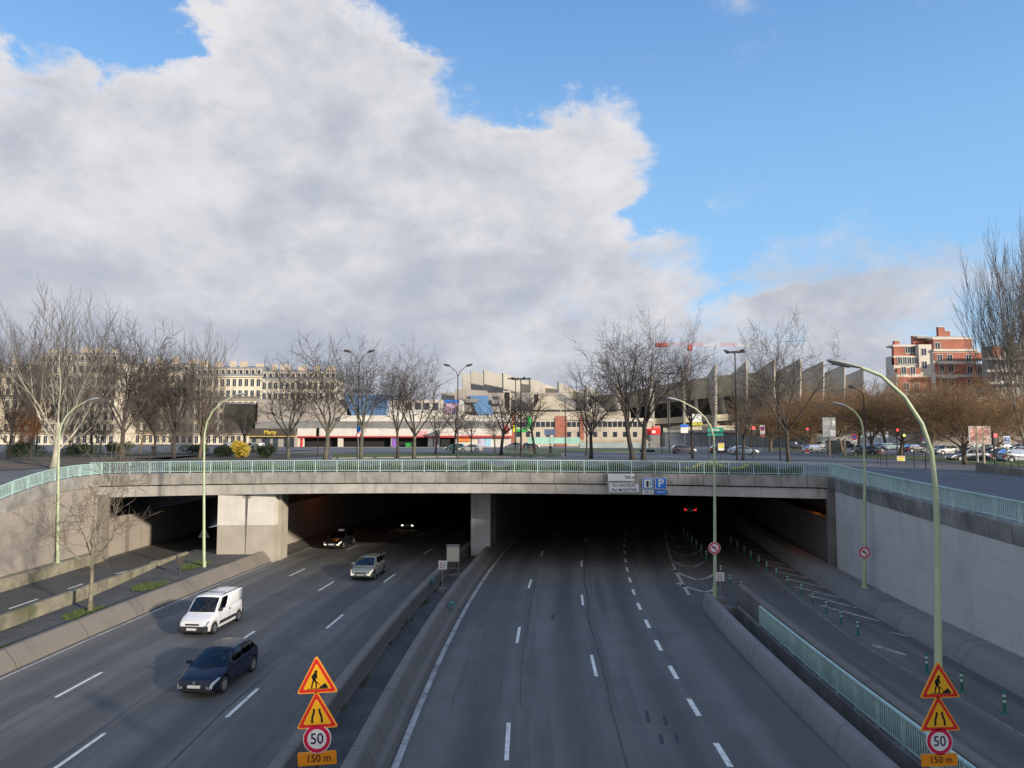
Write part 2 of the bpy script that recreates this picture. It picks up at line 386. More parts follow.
# trench floor
tf = MB(); ys = [-80, -20, 0, 10]+[10+2*i for i in range(1, 76)]
offs = [-40, -36, -30, -26, -22, -18, -14, -10, -6.5, -3.5, 0, 3.5, 7, 10.45, 10.75]
def floor_strip(offs, ys, mb, z=0.):
    n = len(mb.v); W = len(offs)
    for y in ys:
        for o in offs: mb.v.append((cc(y)+o, y, z))
    for j in range(len(ys)-1):
        for i in range(W-1):
            a = n+j*W+i
            mb.face((a, a+1, a+W+1, a+W), [(offs[i], ys[j]), (offs[i+1], ys[j]), (offs[i+1], ys[j+1]), (offs[i], ys[j+1])])
floor_strip(offs, ys, tf)
floor_strip([12.95, 16, 20, 24, 30], ys, tf)
floor_strip([10.75, 12.95], [y for y in ys if y >= 44], tf)
road = tf.build('motorway', [M_road]); tag(road, kind='structure')
# markings
def mark(mb, p, q, w, z=.006):
    p = Vector(p[:2]); q = Vector(q[:2]); d = (q-p).normalized(); s_ = Vector((-d.y, d.x))*w/2
    mb.quad((*(p+s_), z), (*(q+s_), z), (*(q-s_), z), (*(p-s_), z))
def onc(off, Y): return (cc(Y)+off, Y)
mk = MB()
for off, y0, dy in ((-.15, 23.5, 12.95), (3.46, 31.5, 12.95), (-10.56, 27., 12.2), (-14.2, 22.6, 13.0), (-18.2, 29., 12.3)):
    for k in range(-5, 8):
        a = y0+dy*k
        if a > 92 or a < -40: continue
        mark(mk, onc(off, a), onc(off, a+3.0), .15)
for i in range(-16, 13):
    y = 23.9+4.05*i-.85; o_ = 6.88+max(0, y-45)*.016; mark(mk, onc(o_, y), onc(o_, y+1.75), .20 if y < 45 else .16)
mk.build('lane_marking', [M_paint], road, fix=False)
mk = MB()
for a in range(-40, 72, 4): mark(mk, onc(-22.0, a), onc(-22.0, a+4.001), .14)
for a in range(-40, 96, 4):
    if -40 <= a: mark(mk, onc(-3.62, a), onc(-3.62, a+4.001), .22)
for a in range(75, 110, 4): mark(mk, onc(7.37+.03*(a-75), a), onc(7.37+.03*(a-71), a+4.001), .15)
def polymark(pts, w):
    P = [G(u, v) for u, v in pts]
    for a, b in zip(P, P[1:]): mark(mk, a, b, w)
polymark([(662, 518), (665, 535), (669, 553), (675, 570), (689, 595)], .22)
for pl in ([(677, 583), (690, 588), (704, 592), (711, 591), (716, 588)], [(673, 570), (683, 575), (697, 580), (708, 578), (716, 573)],
           [(671, 560), (683, 566), (694, 567), (704, 562)], [(671, 551), (682, 555), (692, 555), (702, 550)], [(668, 543), (680, 547), (690, 547)], [(668, 535), (678, 539), (688, 539)]):
    polymark(pl, .25)
mk.m = 1
polymark([(730, 548), (770, 574), (800, 600), (850, 637), (893, 663), (925, 680), (975, 708), (1040, 745)], .10)
mk.m = 0
for (a, b, c_, d_) in ((738, 541, 752, 544), (745, 547, 762, 550), (752, 553, 774, 558), (760, 559, 785, 565), (768, 564.5, 796, 571), (778, 572, 810.5, 578.5), (788, 579, 824, 587.5), (794, 586.5, 841, 598), (808, 595, 857, 608), (820.5, 605.5, 879, 621), (872, 645, 906, 655), (890, 632, 912, 637)):
    polymark([(a, b), (c_, d_)], .22)
mk.build('hatch_marking', [M_paintw, mat('faded_line', (.21, .205, .19), .85, .35, 2.5, col2=(.11, .11, .105), s2=3.)], road, fix=False)
# tar-filled seams between the lanes and a few skid marks
mk = MB(); rs_ = random.Random(12)
def seam(off, y0, y1, w, wob=.12):
    y = y0; o0 = off
    while y < y1:
        o1 = off+rs_.uniform(-wob, wob); y2 = y+rs_.uniform(2.5, 5); mark(mk, onc(o0, y), onc(o1, y2+.01), w*rs_.uniform(.6, 1.3), .0045); o0 = o1; y = y2
seam(3.75, -20, 64, .05); seam(-10.9, -20, 76, .06); seam(-14.6, 5, 60, .035); seam(.25, 28, 50, .03); seam(-18.5, 10, 40, .035)
for o_, y_, l_ in ((4.9, 26.5, 1.1), (5.5, 26.3, .9), (5.05, 24.7, .8), (5.6, 24.8, .8), (-12.0, 33, 2.2), (-16.4, 47, 1.6), (1.6, 41, 1.5)): mark(mk, onc(o_, y_), onc(o_+.1, y_+l_), .13, .0045)
mk.build('tar_seam', mat('tar', (.035, .036, .038), .6, .2, 3.), road, fix=False)
# left ramp road (its own strip, a little lower contrast) with dashes
lr = MB(); lr.v += [(-34, -80, .008), (-27.3, -80, .008), (-27.0, 120, .008), (-34, 120, .008)]; lr.face((0, 1, 2, 3))
lro = lr.build('ramp_road', [M_side], fix=False); tag(lro, kind='structure')
mk = MB()
for a, b in (((9, 609), (38, 599)), ((68, 589), (83, 584)), ((115, 574), (128, 571)), ((150, 563), (160, 560))): mark(mk, G(*a), G(*b), .15, .013)
mk.build('lane_marking', [M_paint], lro, fix=False)
# ================= barriers and walls along the road
def cpath(off, y0, y1, step=2., z=0., fx=None):
    out = []; y = y0; L = 0; prev = None
    while y <= y1+1e-6:
        x = fx(y) if fx else cc(y)+off
        x2 = fx(y+.1) if fx else cc(y+.1)+off
        d = Vector((x2-x, .1)).normalized(); sd = (d.y, -d.x)
        if prev: L += math.hypot(x-prev[0], y-prev[1])
        zz = z(y) if callable(z) else z
        out.append(((x, y, zz), sd, L)); prev = (x, y); y += step
    return out
NJ = [(-.30, 0), (-.24, .28), (-.13, .80), (-.09, .84), (.09, .84), (.13, .80), (.24, .28), (.30, 0)]
def half(w, h, slope):  # one-sided barrier: o>0 is the road side
    return [(0, 0), (0, h), (w, h-.03), (w+slope, .25), (w+slope+.08, 0)]
b = MB(); b.sweep([(-.30, -.1), (-.30, .84), (-.02, .86), (.05, .80), (.50, .28), (.58, 0), (.58, -.1)], cpath(-22.85, -60, 60.)); tag(b.build('concrete_barrier', M_conc), 'brownish concrete barrier along the left edge of the oncoming carriageway', 'barrier')
b = MB(); b.sweep([(-.42, 0), (-.34, .3), (-.22, .86), (.14, .86), (.2, .8), (.2, .2), (.26, .0)], cpath(-6.72, -60, 96)); tag(b.build('concrete_barrier', M_conc), 'stained concrete barrier between the oncoming lanes and the central strip', 'barrier')
b = MB(); b.sweep([(-.42, 0), (-.42, .86), (-.06, .88), (.02, .8), (.28, .32), (.52, .28), (.62, 0)], cpath(-4.42, -60, 96)); tag(b.build('concrete_barrier', M_conc), 'stepped concrete barrier on the left edge of the empty right carriageway', 'barrier')
# the long grey barrier right of the carriageway, with rounded nose
def nosepath(off, y0, y1):
    return cpath(off, y0, y1, 1.5)
b = MB(); prf = [(-.40, -.05), (-.33, .28), (-.22, .78), (-.12, .88), (.12, .90), (.26, .84), (.32, .7), (.36, -1.6)]
P = cpath(10.95, -60, 43.5, 1.5)
b.sweep(prf, P)
n = P[-1]; 
for k in range(1, 5):
    t = k/4*math.pi/2; 
P2 = [(( n[0][0]+.05*k, n[0][1]+.28*math.sin(k*math.pi/8), 0), n[1], n[2]+k) for k in range(0, 5)]
n0 = len(b.v)
for k, (p, sd, L) in enumerate(P2):
    s_ = math.cos(k*math.pi/8)*.999+.001
    for o, z in prf: b.v.append((p[0]+sd[0]*o*s_, p[1]+sd[1]*o*s_+.3*math.sin(k*math.pi/8), z*(1-.12*(1-s_)) if z > 0 else z))
K = len(prf)
for i in range(len(P2)-1):
    for k in range(K):
        j = (k+1) % K; b.face((n0+i*K+k, n0+i*K+j, n0+(i+1)*K+j, n0+(i+1)*K+k))
o = b.build('concrete_barrier', M_concl); tag(o, 'long grey rounded concrete barrier between the right carriageway and the slip road', 'barrier'); smooth_by_angle(o, 40)
# slot between the carriageway and the ramp: deep channel with wall carrying a railing
sl = MB(); sl.v += []
floor_strip([11.2, 12.9], [y for y in ys if y <= 46], sl, -1.6)
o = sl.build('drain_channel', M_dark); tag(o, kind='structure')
b = MB(); b.box(cc(44)+11.25, cc(44)+12.96, 43.9, 44.1, -1.6, 0.004)
tag(b.build('channel_end_wall', M_concg), 'dark concrete end wall closing the channel beside the slip road', 'wall')
b = MB(); b.sweep([(-.12, -1.6), (-.12, .10), (.10, .12), (.10, -1.6)], cpath(12.85, -60, 44, 1.)); tag(b.build('kerb_wall', M_concg), 'low concrete wall under the sloping teal railing beside the slip road', 'wall')
b = MB(); b.sweep([(-.08, -.05), (-.06, 1.10), (.05, 1.18), (.32, 1.16), (.42, 1.06), (.62, .25), (.70, -.05)], cpath(13.20, -60, 45.5, 1.5))
o = b.build('concrete_barrier', M_conc); tag(o, 'brownish concrete barrier just behind the sloping teal railing', 'barrier')
# slip-road barrier under the right wall
b = MB(); b.sweep([(-.35, -.05), (-.22, .30), (.15, .78), (.25, .86), (.42, .88), (1.6, .88), (1.6, -.05)], cpath(20.4, -60, 110, 2.))
o = b.build('concrete_barrier', M_concl); tag(o, 'grey concrete barrier ledge at the foot of the tall right wall', 'barrier'); smooth_by_angle(o, 30)
# retaining walls
def path_fx(fx, y0, y1, step, z=0.): return cpath(0, y0, y1, step, z, fx)
b = MB()
def wallsheet(mb, fx, y0, y1, step, ztopf, z0=0., thick=.4, sgn=1):
    P = path_fx(fx, y0, y1, step); n = len(mb.v)
    for p, sd, L in P:
        zt = ztopf(p[1])
        mb.v += [(p[0], p[1], z0), (p[0], p[1], zt), (p[0]+sgn*thick, p[1], zt), (p[0]+sgn*thick, p[1], z0)]
    for i in range(len(P)-1):
        a, c_ = P[i][2], P[i+1][2]; za, zb = ztopf(P[i][0][1]), ztopf(P[i+1][0][1])
        for k, uv in ((0, [(a, z0), (a, za), (c_, zb), (c_, z0)]), (1, None), (2, None), (3, None)):
            j = (k+1) % 4; mb.face((n+4*i+k, n+4*i+j, n+4*i+4+j, n+4*i+4+k), uv or [(a, 0), (a, .1), (c_, .1), (c_, 0)])
    mb.face((n, n+1, n+2, n+3)); e = n+4*(len(P)-1); mb.face((e, e+1, e+2, e+3))
wallsheet(b, lambda y: XL, -80, 60.6, 1., lambda y: hL(y)-.95, sgn=-1)
wl = b.build('retaining_wall', M_wallL); tag(wl, 'pale stone-faced retaining wall left of the slip road, mossy at its foot', 'retaining wall')
def band(name, fx, y0, y1, step, lo, hi, o0, o1, m, parent):
    q = MB(); P = path_fx(fx, y0, y1, step)
    for p, sd, L in P: q.v += [(p[0]+o0, p[1], lo(p[1])), (p[0]+o1, p[1], lo(p[1])), (p[0]+o1, p[1], hi(p[1])), (p[0]+o0, p[1], hi(p[1]))]
    for i in range(len(P)-1):
        for k in range(4): j = (k+1) % 4; q.face((4*i+k, 4*i+j, 4*i+4+j, 4*i+4+k))
    q.face((0, 1, 2, 3)); e = 4*(len(P)-1); q.face((e, e+1, e+2, e+3))
    return q.build(name, m, parent)
band('coping', lambda y: XL, -80, 60.6, 1., lambda y: hL(y)-.94, lambda y: hL(y)+.02, .10, -.45, M_cope, wl)
ed = MB(); ed.sweep([(0, -.05), (.75, -.05), (.72, .72), (.60, .82), (0, .84)], path_fx(lambda y: XL+.01, -80, 60, 2.)); ed.build('foot_ledge', M_moss, wl)
b = MB(); wallsheet(b, wRX, -80, 53.0, 1.5, lambda y: hR(y)-.95, z0=0., sgn=1)
wr = b.build('retaining_wall', M_wallR); tag(wr, 'tall grey block-faced retaining wall right of the slip road', 'retaining wall')
# overhanging coping stones, one mesh per row (individual stones are surface pattern)
q = MB(); y = -79.
while y < 53:
    y2 = min(y+1.6, 53.1)
    xa, xb = wRX(y), wRX(y2)
    za, zb = hR(y), hR(y2)
    gp = .02
    n = len(q.v)
    q.v += [(xa-.14, y+gp, za-.06), (xa-.04, y+gp, za-.92), (xa+.5, y+gp, za-.92), (xa+.5, y+gp, za), (xa-.10, y+gp, za),
            (xb-.14, y2-gp, zb-.06), (xb-.04, y2-gp, zb-.92), (xb+.5, y2-gp, zb-.92), (xb+.5, y2-gp, zb), (xb-.10, y2-gp, zb)]
    q.face([n+i for i in range(5)]); q.face([n+5+i for i in range(5)])
    for k in range(5): j = (k+1) % 5; q.face((n+k, n+j, n+5+j, n+5+k))
    y = y2
q.build('coping', M_copd, wr)
# ================= bridge deck
bd = MB(); N = 40; XA, XB = -36.2, 24.0
br = empty('road_bridge', ((XA+XB)/2, yfront((XA+XB)/2), 0), 0, 'wide concrete road bridge crossing the whole motorway cutting', 'bridge')
def rel(mb, name, m, parent=br, **k):
    o = mb.build(name, m, parent, **k); o.matrix_parent_inverse = Matrix.Translation(-Vector(parent.location)); return o
X_s = [XA+(XB-XA)*i/N for i in range(N+1)]
def fascia(mb, dy0, dy1, zlo, zhi, xs=X_s):
    n = len(mb.v)
    for x in xs:
        y = yfront(x); mb.v += [(x, y+dy0, zlo(x)), (x, y+dy0, zhi(x)), (x, y+dy1, zhi(x)), (x, y+dy1, zlo(x))]
    for i in range(len(xs)-1):
        for k in range(4): j = (k+1) % 4; mb.face((n+4*i+k, n+4*i+j, n+4*i+4+j, n+4*i+4+k))
    mb.face((n, n+1, n+2, n+3)); e = n+4*(len(xs)-1); mb.face((e, e+1, e+2, e+3))
def zmid(X): return zbot(X)+(ztop(X)-zbot(X))*.47
fascia(bd, 0.04, .6, zbot, lambda x: zmid(x)-.05); rel(bd, 'lower_beam', M_beam)
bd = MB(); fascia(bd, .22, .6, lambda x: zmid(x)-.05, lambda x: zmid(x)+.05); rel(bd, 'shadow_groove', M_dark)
# coping blocks of the parapet, about 1.9 m long each, with open joints
bd = MB(); nb = 32
for i in range(nb):
    a = XA+(XB-XA)*i/nb+.015; c_ = XA+(XB-XA)*(i+1)/nb-.015
    j_ = random.Random(i).uniform(-.012, .012)
    fascia(bd, -.12+j_, .6, lambda x: zmid(x)+.05, lambda x: ztop(x), [a, c_])
rel(bd, 'parapet_coping', M_cope)
bd = MB(); n = 0
for x in X_s: y = yfront(x)+.6; bd.v += [(x, y, zbot(x)+.02), (x, 190, zbot(x)+.02), (x, y, ztop(x)-.16), (x, 190, ztop(x)-.16)]
for i in range(N):
    a = 4*i; bd.face((a, a+1, a+5, a+4)); bd.face((a+2, a+3, a+7, a+6)); bd.face((a, a+4, a+6, a+2))
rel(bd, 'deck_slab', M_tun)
# tunnel walls and piers
def tw(name, x0, y0, x1, y1, z0, z1, th, m, label, cat='wall', mats=None):
    d = Vector((x1-x0, y1-y0)); L = d.length; d.normalize(); nrm = Vector((d.y, -d.x))*th
    q = MB(); q.v += [(x0, y0, z0), (x1, y1, z0), (x1+nrm.x, y1+nrm.y, z0), (x0+nrm.x, y0+nrm.y, z0)]
    q.v += [(a, b_, z1) for a, b_, c_ in q.v]
    for f in ((0, 1, 2, 3), (4, 5, 6, 7), (0, 1, 5, 4), (1, 2, 6, 5), (2, 3, 7, 6), (3, 0, 4, 7)):
        q.face(f, [(0, 0), (L, 0), (L, z1), (0, z1)] if f[0] != 1 else [(0, 0), (.3, 0), (.3, 3), (0, 3)])
    o = q.build(name, m); tag(o, label, cat); return o
tw('tunnel_wall', XL-.02, 60.7, XL+1.2, 190, 0, 3.3, -.4, M_wallL, 'low pale side wall inside the leftmost tunnel mouth')
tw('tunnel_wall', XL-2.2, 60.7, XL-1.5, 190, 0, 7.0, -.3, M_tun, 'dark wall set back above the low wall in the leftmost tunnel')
q = MB(); q.box(XL-2.2, XL+.35, 60.75, 61.3, 0, 5.4); o = q.build('wall_pier', M_wallL); tag(o, 'narrow pale jamb where the left wall meets the bridge', 'pier')
# white abutment between slip road and carriageway
ab = MB(); xa, xb = G(219.5, 500, 5).x, 0
xa = PY(220, 520, 60.2).x; xb = PY(277, 520, 60.2).x; xc = xb+.3
yA = yfront(xa)+.12
ar = empty('abutment', ((xa+xb)/2, yA, 0), 0, 'broad bridge abutment, white above and beige below, between slip road and carriageway', 'abutment')
for nm, z0, z1, m, e in (('beige_base', -.1, 3.0, M_beige, .0), ('white_top', 3.0, 6.0, M_white, .006)):
    q = MB()
    w_ = (xb-xa)/2
    for i in range(2): q.box(xa+i*w_+.01-e, xa+(i+1)*w_-.01+e, yA-e, yA+2.4, z0, z1)
    rel(q, nm, m, ar)
q = MB(); q.box(xa+.05, xb-.05, yA+.03, yA+2.3, 0, 6.0); rel(q, 'joint_core', M_dark, ar)
st_ = MB(); x0_ = PY(246, 520, yA).x; pr_ = [(-.10, 6.0), (.16, 6.0), (.13, 4.6), (.09, 3.2), (.05, 1.2), (.02, .5), (-.03, .5), (-.03, 1.6), (-.06, 3.0), (-.09, 4.8)]; st_.prism(pr_, lambda x, z: (x0_+x, yA-.010, z), lambda x, z: (x0_+x, yA-.0, z)); rel(st_, 'runoff_stain', mat('runoff_black', (.12, .115, .105), .9, .3, 4.), ar)
st_ = MB(); pr_ = [(-.9, 6.0), (1.0, 6.0), (.8, 5.6), (.5, 5.5), (.35, 5.15), (-.2, 5.2), (-.5, 5.5), (-.8, 5.6)]; st_.prism(pr_, lambda x, z: (x0_+x, yA-.009, z), lambda x, z: (x0_+x, yA-.0, z)); rel(st_, 'runoff_stain', mat('runoff_grey', (.26, .25, .23), .9, .4, 5., col2=(.45, .43, .40)), ar)
q = MB(); q.box(xb+.0, xc, yA+.7, yA+2.5, 0, 6.0); rel(q, 'side_pilaster', M_beige, ar)
q = MB(); q.sweep([(0, 0), (0, 3.9), (-.5, 3.9), (-.5, 0)], cpath(-25.1, yA+2.2, 150, 2.)); tag(q.build('tunnel_wall', M_wallL), 'sunlit beige side wall running into the left carriageway tunnel', 'wall')
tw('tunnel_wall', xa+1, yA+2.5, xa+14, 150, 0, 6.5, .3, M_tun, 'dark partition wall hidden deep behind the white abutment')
# service doors recessed in the sunlit tunnel wall
for k, y0 in enumerate((yA+3.4, yA+5.9)):
    a0 = Vector((cc(y0)-25.1, y0)); a1 = Vector((cc(y0+1.2)-25.1, y0+1.2)); dd = (a1-a0).normalized(); nn = Vector((dd.y, -dd.x))
    q = MB(); q.prism([(0, 0.15), (1.1, .15), (1.1, 2.9), (0, 2.9)], lambda s_, z_: (a0.x+dd.x*s_-nn.x*.02, a0.y+dd.y*s_-nn.y*.02, z_), lambda s_, z_: (a0.x+dd.x*s_+nn.x*.04, a0.y+dd.y*s_+nn.y*.04, z_))
    o = q.build('service_door', mat('door_grey', (.13, .12, .10), .7)); tag(o, ['grey service door nearest the tunnel mouth in the sunlit wall', 'second grey service door further inside the sunlit tunnel wall'][k], 'door')
# centre pier
px0, px1 = PY(471, 520, 62.6).x, PY(490.5, 520, 62.6).x
q = MB(); q.box(px0, px1, 62.4, 64.5, 0, 6.0); o = q.build('bridge_pier', mat('pier_grey', (.52, .50, .47), .85, .08, .6, streak=.3)); tag(o, 'square grey concrete pier between the two carriageways', 'pier'); bevel(o, .03)
q = MB(); P = cpath(-4.35, 64.4, 150, 3.)
q.sweep([(0, 0), (0, 5.95), (-.6, 5.95), (-.6, 0)], P); o = q.build('tunnel_wall', M_wallT); tag(o, 'dark dividing wall running back from the centre pier', 'wall')
# right tunnel side
q = MB(); P = path_fx(lambda y: wRX(y)+.35, 53.9, 150, 3.); q.sweep([(0, 0), (0, 4.1), (.5, 4.1), (.5, 0)], P); tag(q.build('tunnel_wall', M_wallT), 'grey side wall receding inside the right tunnel mouth', 'wall')
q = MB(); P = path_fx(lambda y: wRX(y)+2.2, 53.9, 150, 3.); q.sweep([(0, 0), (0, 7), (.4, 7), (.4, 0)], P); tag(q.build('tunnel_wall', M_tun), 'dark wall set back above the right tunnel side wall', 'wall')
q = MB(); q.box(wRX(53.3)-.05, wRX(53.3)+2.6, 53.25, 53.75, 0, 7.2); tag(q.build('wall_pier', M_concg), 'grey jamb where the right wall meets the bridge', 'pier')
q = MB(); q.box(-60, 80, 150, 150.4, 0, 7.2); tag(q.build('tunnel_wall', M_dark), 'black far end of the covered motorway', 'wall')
# median islands, raised towards the bridge
q = MB(); n = 0
for i, y in enumerate([-60, 0, 20, 30, 40, 46, 50, 54, 58, 62]):
    z = .02+.62*ss(y, 44, 61); q.v += [(-27.3, y, z), (cc(y)-23.0, y, z)]
for i in range(9): q.face((2*i, 2*i+1, 2*i+3, 2*i+2))
o = q.build('median_strip', M_asp2, fix=False); tag(o, kind='structure')
q = MB()
for i, y in enumerate([-60, 0, 20, 30, 40, 50, 60, 70]):
    q.v += [(cc(y)-6.55, y, .05), (cc(y)-4.9, y, .05)]
for i in range(7): q.face((2*i, 2*i+1, 2*i+3, 2*i+2))
o = q.build('median_strip', M_asp2, fix=False); tag(o, kind='structure')
# low yellowish wall
q = MB(); q.sweep([(-.18, -.05), (-.18, .80), (.18, .80), (.18, -.05)], path_fx(lambda y: -27.35+.012*(y-38), -60, 61, 3., ))
o = q.build('low_wall', M_moss); tag(o, 'low yellowish concrete wall between the left slip road and the tree strip', 'wall'); bevel(o, .04)
# ================= railings
def railing(name, P, h, label, spacing=.14, post_every=13, bay=13, rot=None, infill=0):
    """P: function t(metres)->Vector, total length L"""
    fn, L = P
    p0 = fn(0); root = empty(name, p0, 0, label, 'railing')
    inv = Matrix.Translation(-Vector(p0))
    def b_(mb, nm):
        o = mb.build(nm, M_rail, root, fix=False); o.matrix_parent_inverse = inv; return o
    n = max(2, int(L/1.5)); pts = [fn(L*i/n) for i in range(n+1)]
    up = Vector((0, 0, 1))
    def beam(z0, z1, w, nm):
        q = MB(); m0 = len(q.v)
        for i, p in enumerate(pts):
            d = (pts[min(i+1, n)]-pts[max(i-1, 0)]); d.z = 0; d.normalize(); sd = Vector((d.y, -d.x, 0))*w/2
            q.v += [tuple(p+sd+up*z0), tuple(p+sd+up*z1), tuple(p-sd+up*z1), tuple(p-sd+up*z0)]
        for i in range(n):
            for k in range(4): j = (k+1) % 4; q.face((4*i+k, 4*i+j, 4*i+4+j, 4*i+4+k))
        q.face((0, 1, 2, 3)); e = 4*n; q.face((e, e+1, e+2, e+3)); return b_(q, nm)
    beam(h-.07, h, .12, 'handrail'); beam(.10, .15, .05, 'bottom_rail')
    k = 0; step = bay*spacing; nb = int(L/step)
    for i in range(nb+1):
        p = fn(min(L, i*step)); q = MB(); q.box(p.x-.035, p.x+.035, p.y-.035, p.y+.035, p.z-.02, p.z+h-.06); b_(q, 'post')
        if i < nb:
            q = MB()
            for j in range(1, bay):
                p = fn(i*step+j*spacing); q.box(p.x-.013, p.x+.013, p.y-.022, p.y+.022, p.z+.14, p.z+h-.06)
            b_(q, 'baluster_panel')
    return root
Lb = (XB-XA)+.0
railing('bridge_railing', (lambda t: Vector((XA+.1+t, yfront(XA+.1+t)+.12, ztop(XA+.1+t))), 59.9), 1.0, 'pale teal metal railing along the top of the bridge', .165, 0, 11)
railing('wall_railing', (lambda t: Vector((XL-.12, 60.7-t, hL(60.7-t))), 41.), .98, 'pale teal railing sloping down along the top of the left wall', .14, 0, 11)
def rr(t):
    y = 53.0-t; return Vector((wRX(y)+.12, y, hR(y)))
railing('wall_railing', (rr, 45.), .98, 'pale teal railing along the top of the tall right wall', .14, 0, 12)
def rs(t):
    y = 39.2-t; return Vector((cc(y)+12.85, y, .12))
railing('ramp_railing', (rs, 33.), 1.08, 'pale teal railing on the low wall between the carriageway and the slip road', .14, 0, 12)

# ================= street lamps over the motorway
M_lamp = mat('lamp_head_grey', (.30, .32, .33), .4, .05); M_lens = mat('lamp_lens', (.55, .56, .55), .25, 0)
def tall_lamp(base, H, side, label, reach=2.75, r0=.115, path=None):
    root = empty('street_lamp', base, 0, label, 'street lamp', 'tall green lamps standing in the cutting')
    k = reach/3.05
    pts = [(0, 0), (0, 2), (0, 5), (0, 7.2), (-.03, 8.1), (-.12, 9.1), (-.28, 9.9), (-.55, 10.65), (-.95, 11.25), (-1.45, 11.75), (-2.0, 12.1), (-2.3, 12.25)]
    P = [(side*-x*k, 0, z*H/12.5) for x, z in pts]
    if path:
        W_ = [PY(u, v, base[1]) for u, v in path]; W_ = [w for w in W_ if w.z > base[2]+1.2]; fxp = lambda z: (path[0][0]-512)/F*(base[1]*math.cos(PITCH)+(z-CH)*math.sin(PITCH)); W_ = [Vector((fxp(base[2]+k_), base[1], base[2]+k_)) for k_ in (0, 1.)]+W_
        root.location = W_[0]; P = [tuple(w-W_[0]) for w in W_]; pts = [(0, p[2]*12.25/P[-1][2]) for p in P]
    rad = [interp([(0, r0), (7.2, r0*.72), (12.3, r0*.38)], z) for x, z in pts]
    q = MB(); q.tube(P, rad, 12); o = q.build('pole', M_pole, root); smooth_by_angle(o)
    q = MB(); q.bar((0, 0, 0), (0, 0, .06), .24, 12); q.bar((0, 0, .06), (0, 0, .9), r0*1.15, 12); o = q.build('base', M_pole, root); smooth_by_angle(o)
    # lamp head: tapered flat shell
    q = MB(); a = Vector(P[-1]); d = Vector((side*.95, 0, .20)).normalized(); up = Vector((-d.z*side, 0, abs(d.x)))
    secs = [(0, .06, .05), (.15, .10, .07), (.35, .16, .10), (.7, .17, .11), (.92, .13, .07), (1.0, .05, .03)]
    n0 = len(q.v)
    for t, w_, h_ in secs:
        c = a+d*t*.95
        for kk in range(12):
            th = 2*math.pi*kk/12; q.v.append(tuple(c+Vector((0, 1, 0))*w_*math.cos(th)+up*h_*math.sin(th)*(1 if math.sin(th) > 0 else .55)))
    for i in range(len(secs)-1):
        for kk in range(12): j = (kk+1) % 12; q.face((n0+i*12+kk, n0+i*12+j, n0+(i+1)*12+j, n0+(i+1)*12+kk))
    q.face([n0+kk for kk in range(12)]); q.face([n0+60+kk for kk in range(12)])
    h = q.build('lamp_head', M_lamp, root); smooth_by_angle(h, 50)
    q = MB(); c = a+d*.55-up*.065; q.quad(c-d*.25+Vector((0, .11, 0)), c+d*.28+Vector((0, .11, 0)), c+d*.28-Vector((0, .11, 0)), c-d*.25-Vector((0, .11, 0)))
    q.build('lens', M_lens, h)
    return root
p = G(715, 600); tall_lamp(p, 12.95, -1, 'tall pale green lamp post at the nose of the divider, carrying a round no-left-turn sign', path=[(715, 580), (714.8, 520), (714.5, 460), (713.8, 438), (710.8, 427), (705, 417.5), (696, 409), (681, 401)])
lampA = p
p = G(864, 588, .86); p.x = cc(p.y)+21.6; tall_lamp(p, 11.9, -1, 'pale green lamp post standing on the ledge against the right retaining wall', path=[(864.6, 560), (864.6, 475), (863.8, 440), (862.6, 427), (860, 418.5), (854.6, 411.7), (847, 406)]); lampB = p
p = PY(938, 700, 19.6); lampC = Vector((p.x, 19.6, -1.6)); tall_lamp(lampC, 14.25, -1, 'nearest and largest green lamp post, with roadworks signs clamped to its shaft', 2.5, .125, path=[(938.5, 700), (937.8, 600), (936.8, 520), (935.2, 485), (931.5, 452), (922, 424), (904.5, 397), (881, 375.5), (861, 367.5)])
p = G(204, 573); tall_lamp(p, 14.0, 1, 'pale green lamp post in the dark strip in front of the white abutment', path=[(204, 560), (204, 460), (204.4, 435), (207, 422), (213, 410.6), (223, 401.7), (233.5, 396)])
p = G(57, 563, .8); tall_lamp(Vector((XL+.35, p.y, .8)), 12.75, 1, 'pale green lamp post rising from the ledge of the left retaining wall', path=[(57.5, 550), (58.5, 466), (59.3, 435), (61.4, 424.6), (66.3, 415.7), (75.3, 407.4), (87, 400.8)])
# ================= signs
C_red = mat('sign_red', (.62, .025, .02), .4, .05); C_yel = mat('sign_yellow', (.80, .42, .015), .4, .04); C_org = mat('sign_edge_orange', (.85, .33, .03), .4, .04)
C_blk = mat('sign_black', (.01, .01, .012), .4, 0); C_wht = mat('sign_white', (.70, .70, .70), .4, .04); C_navy = mat('sign_navy', (.012, .015, .06), .4, 0)
C_blue = mat('sign_blue', (.02, .17, .62), .4, .05); C_crim = mat('sign_crimson', (.58, .01, .06), .4, .04); C_grn = mat('sign_green', (.02, .30, .20), .4, .05)
C_back = mat('sign_back_grey', (.25, .26, .27), .5, .1)
def rpoly(pts, r, n=4):
    out = []; N = len(pts)
    for i in range(N):
        p0, p1, p2 = Vector(pts[i-1]), Vector(pts[i]), Vector(pts[(i+1) % N])
        a = (p0-p1).normalized(); b = (p2-p1).normalized(); half_ = a.angle(b)/2; dist = r/math.tan(half_)
        s_, e_ = p1+a*dist, p1+b*dist
        for k in range(n+1):
            t = k/n; out.append(tuple((1-t)**2*s_+2*t*(1-t)*p1+t*t*e_))
    return out
def circ(r, n=32, c=(0, 0)): return [(c[0]+r*math.cos(2*math.pi*k/n), c[1]+r*math.sin(2*math.pi*k/n)) for k in range(n)]
def sgn_root(name, loc, label, cat='road sign', roll=0., yaw=0., group=None):
    o = empty(name, loc, 0, label, cat, group); o.rotation_euler = (0, roll, yaw); return o
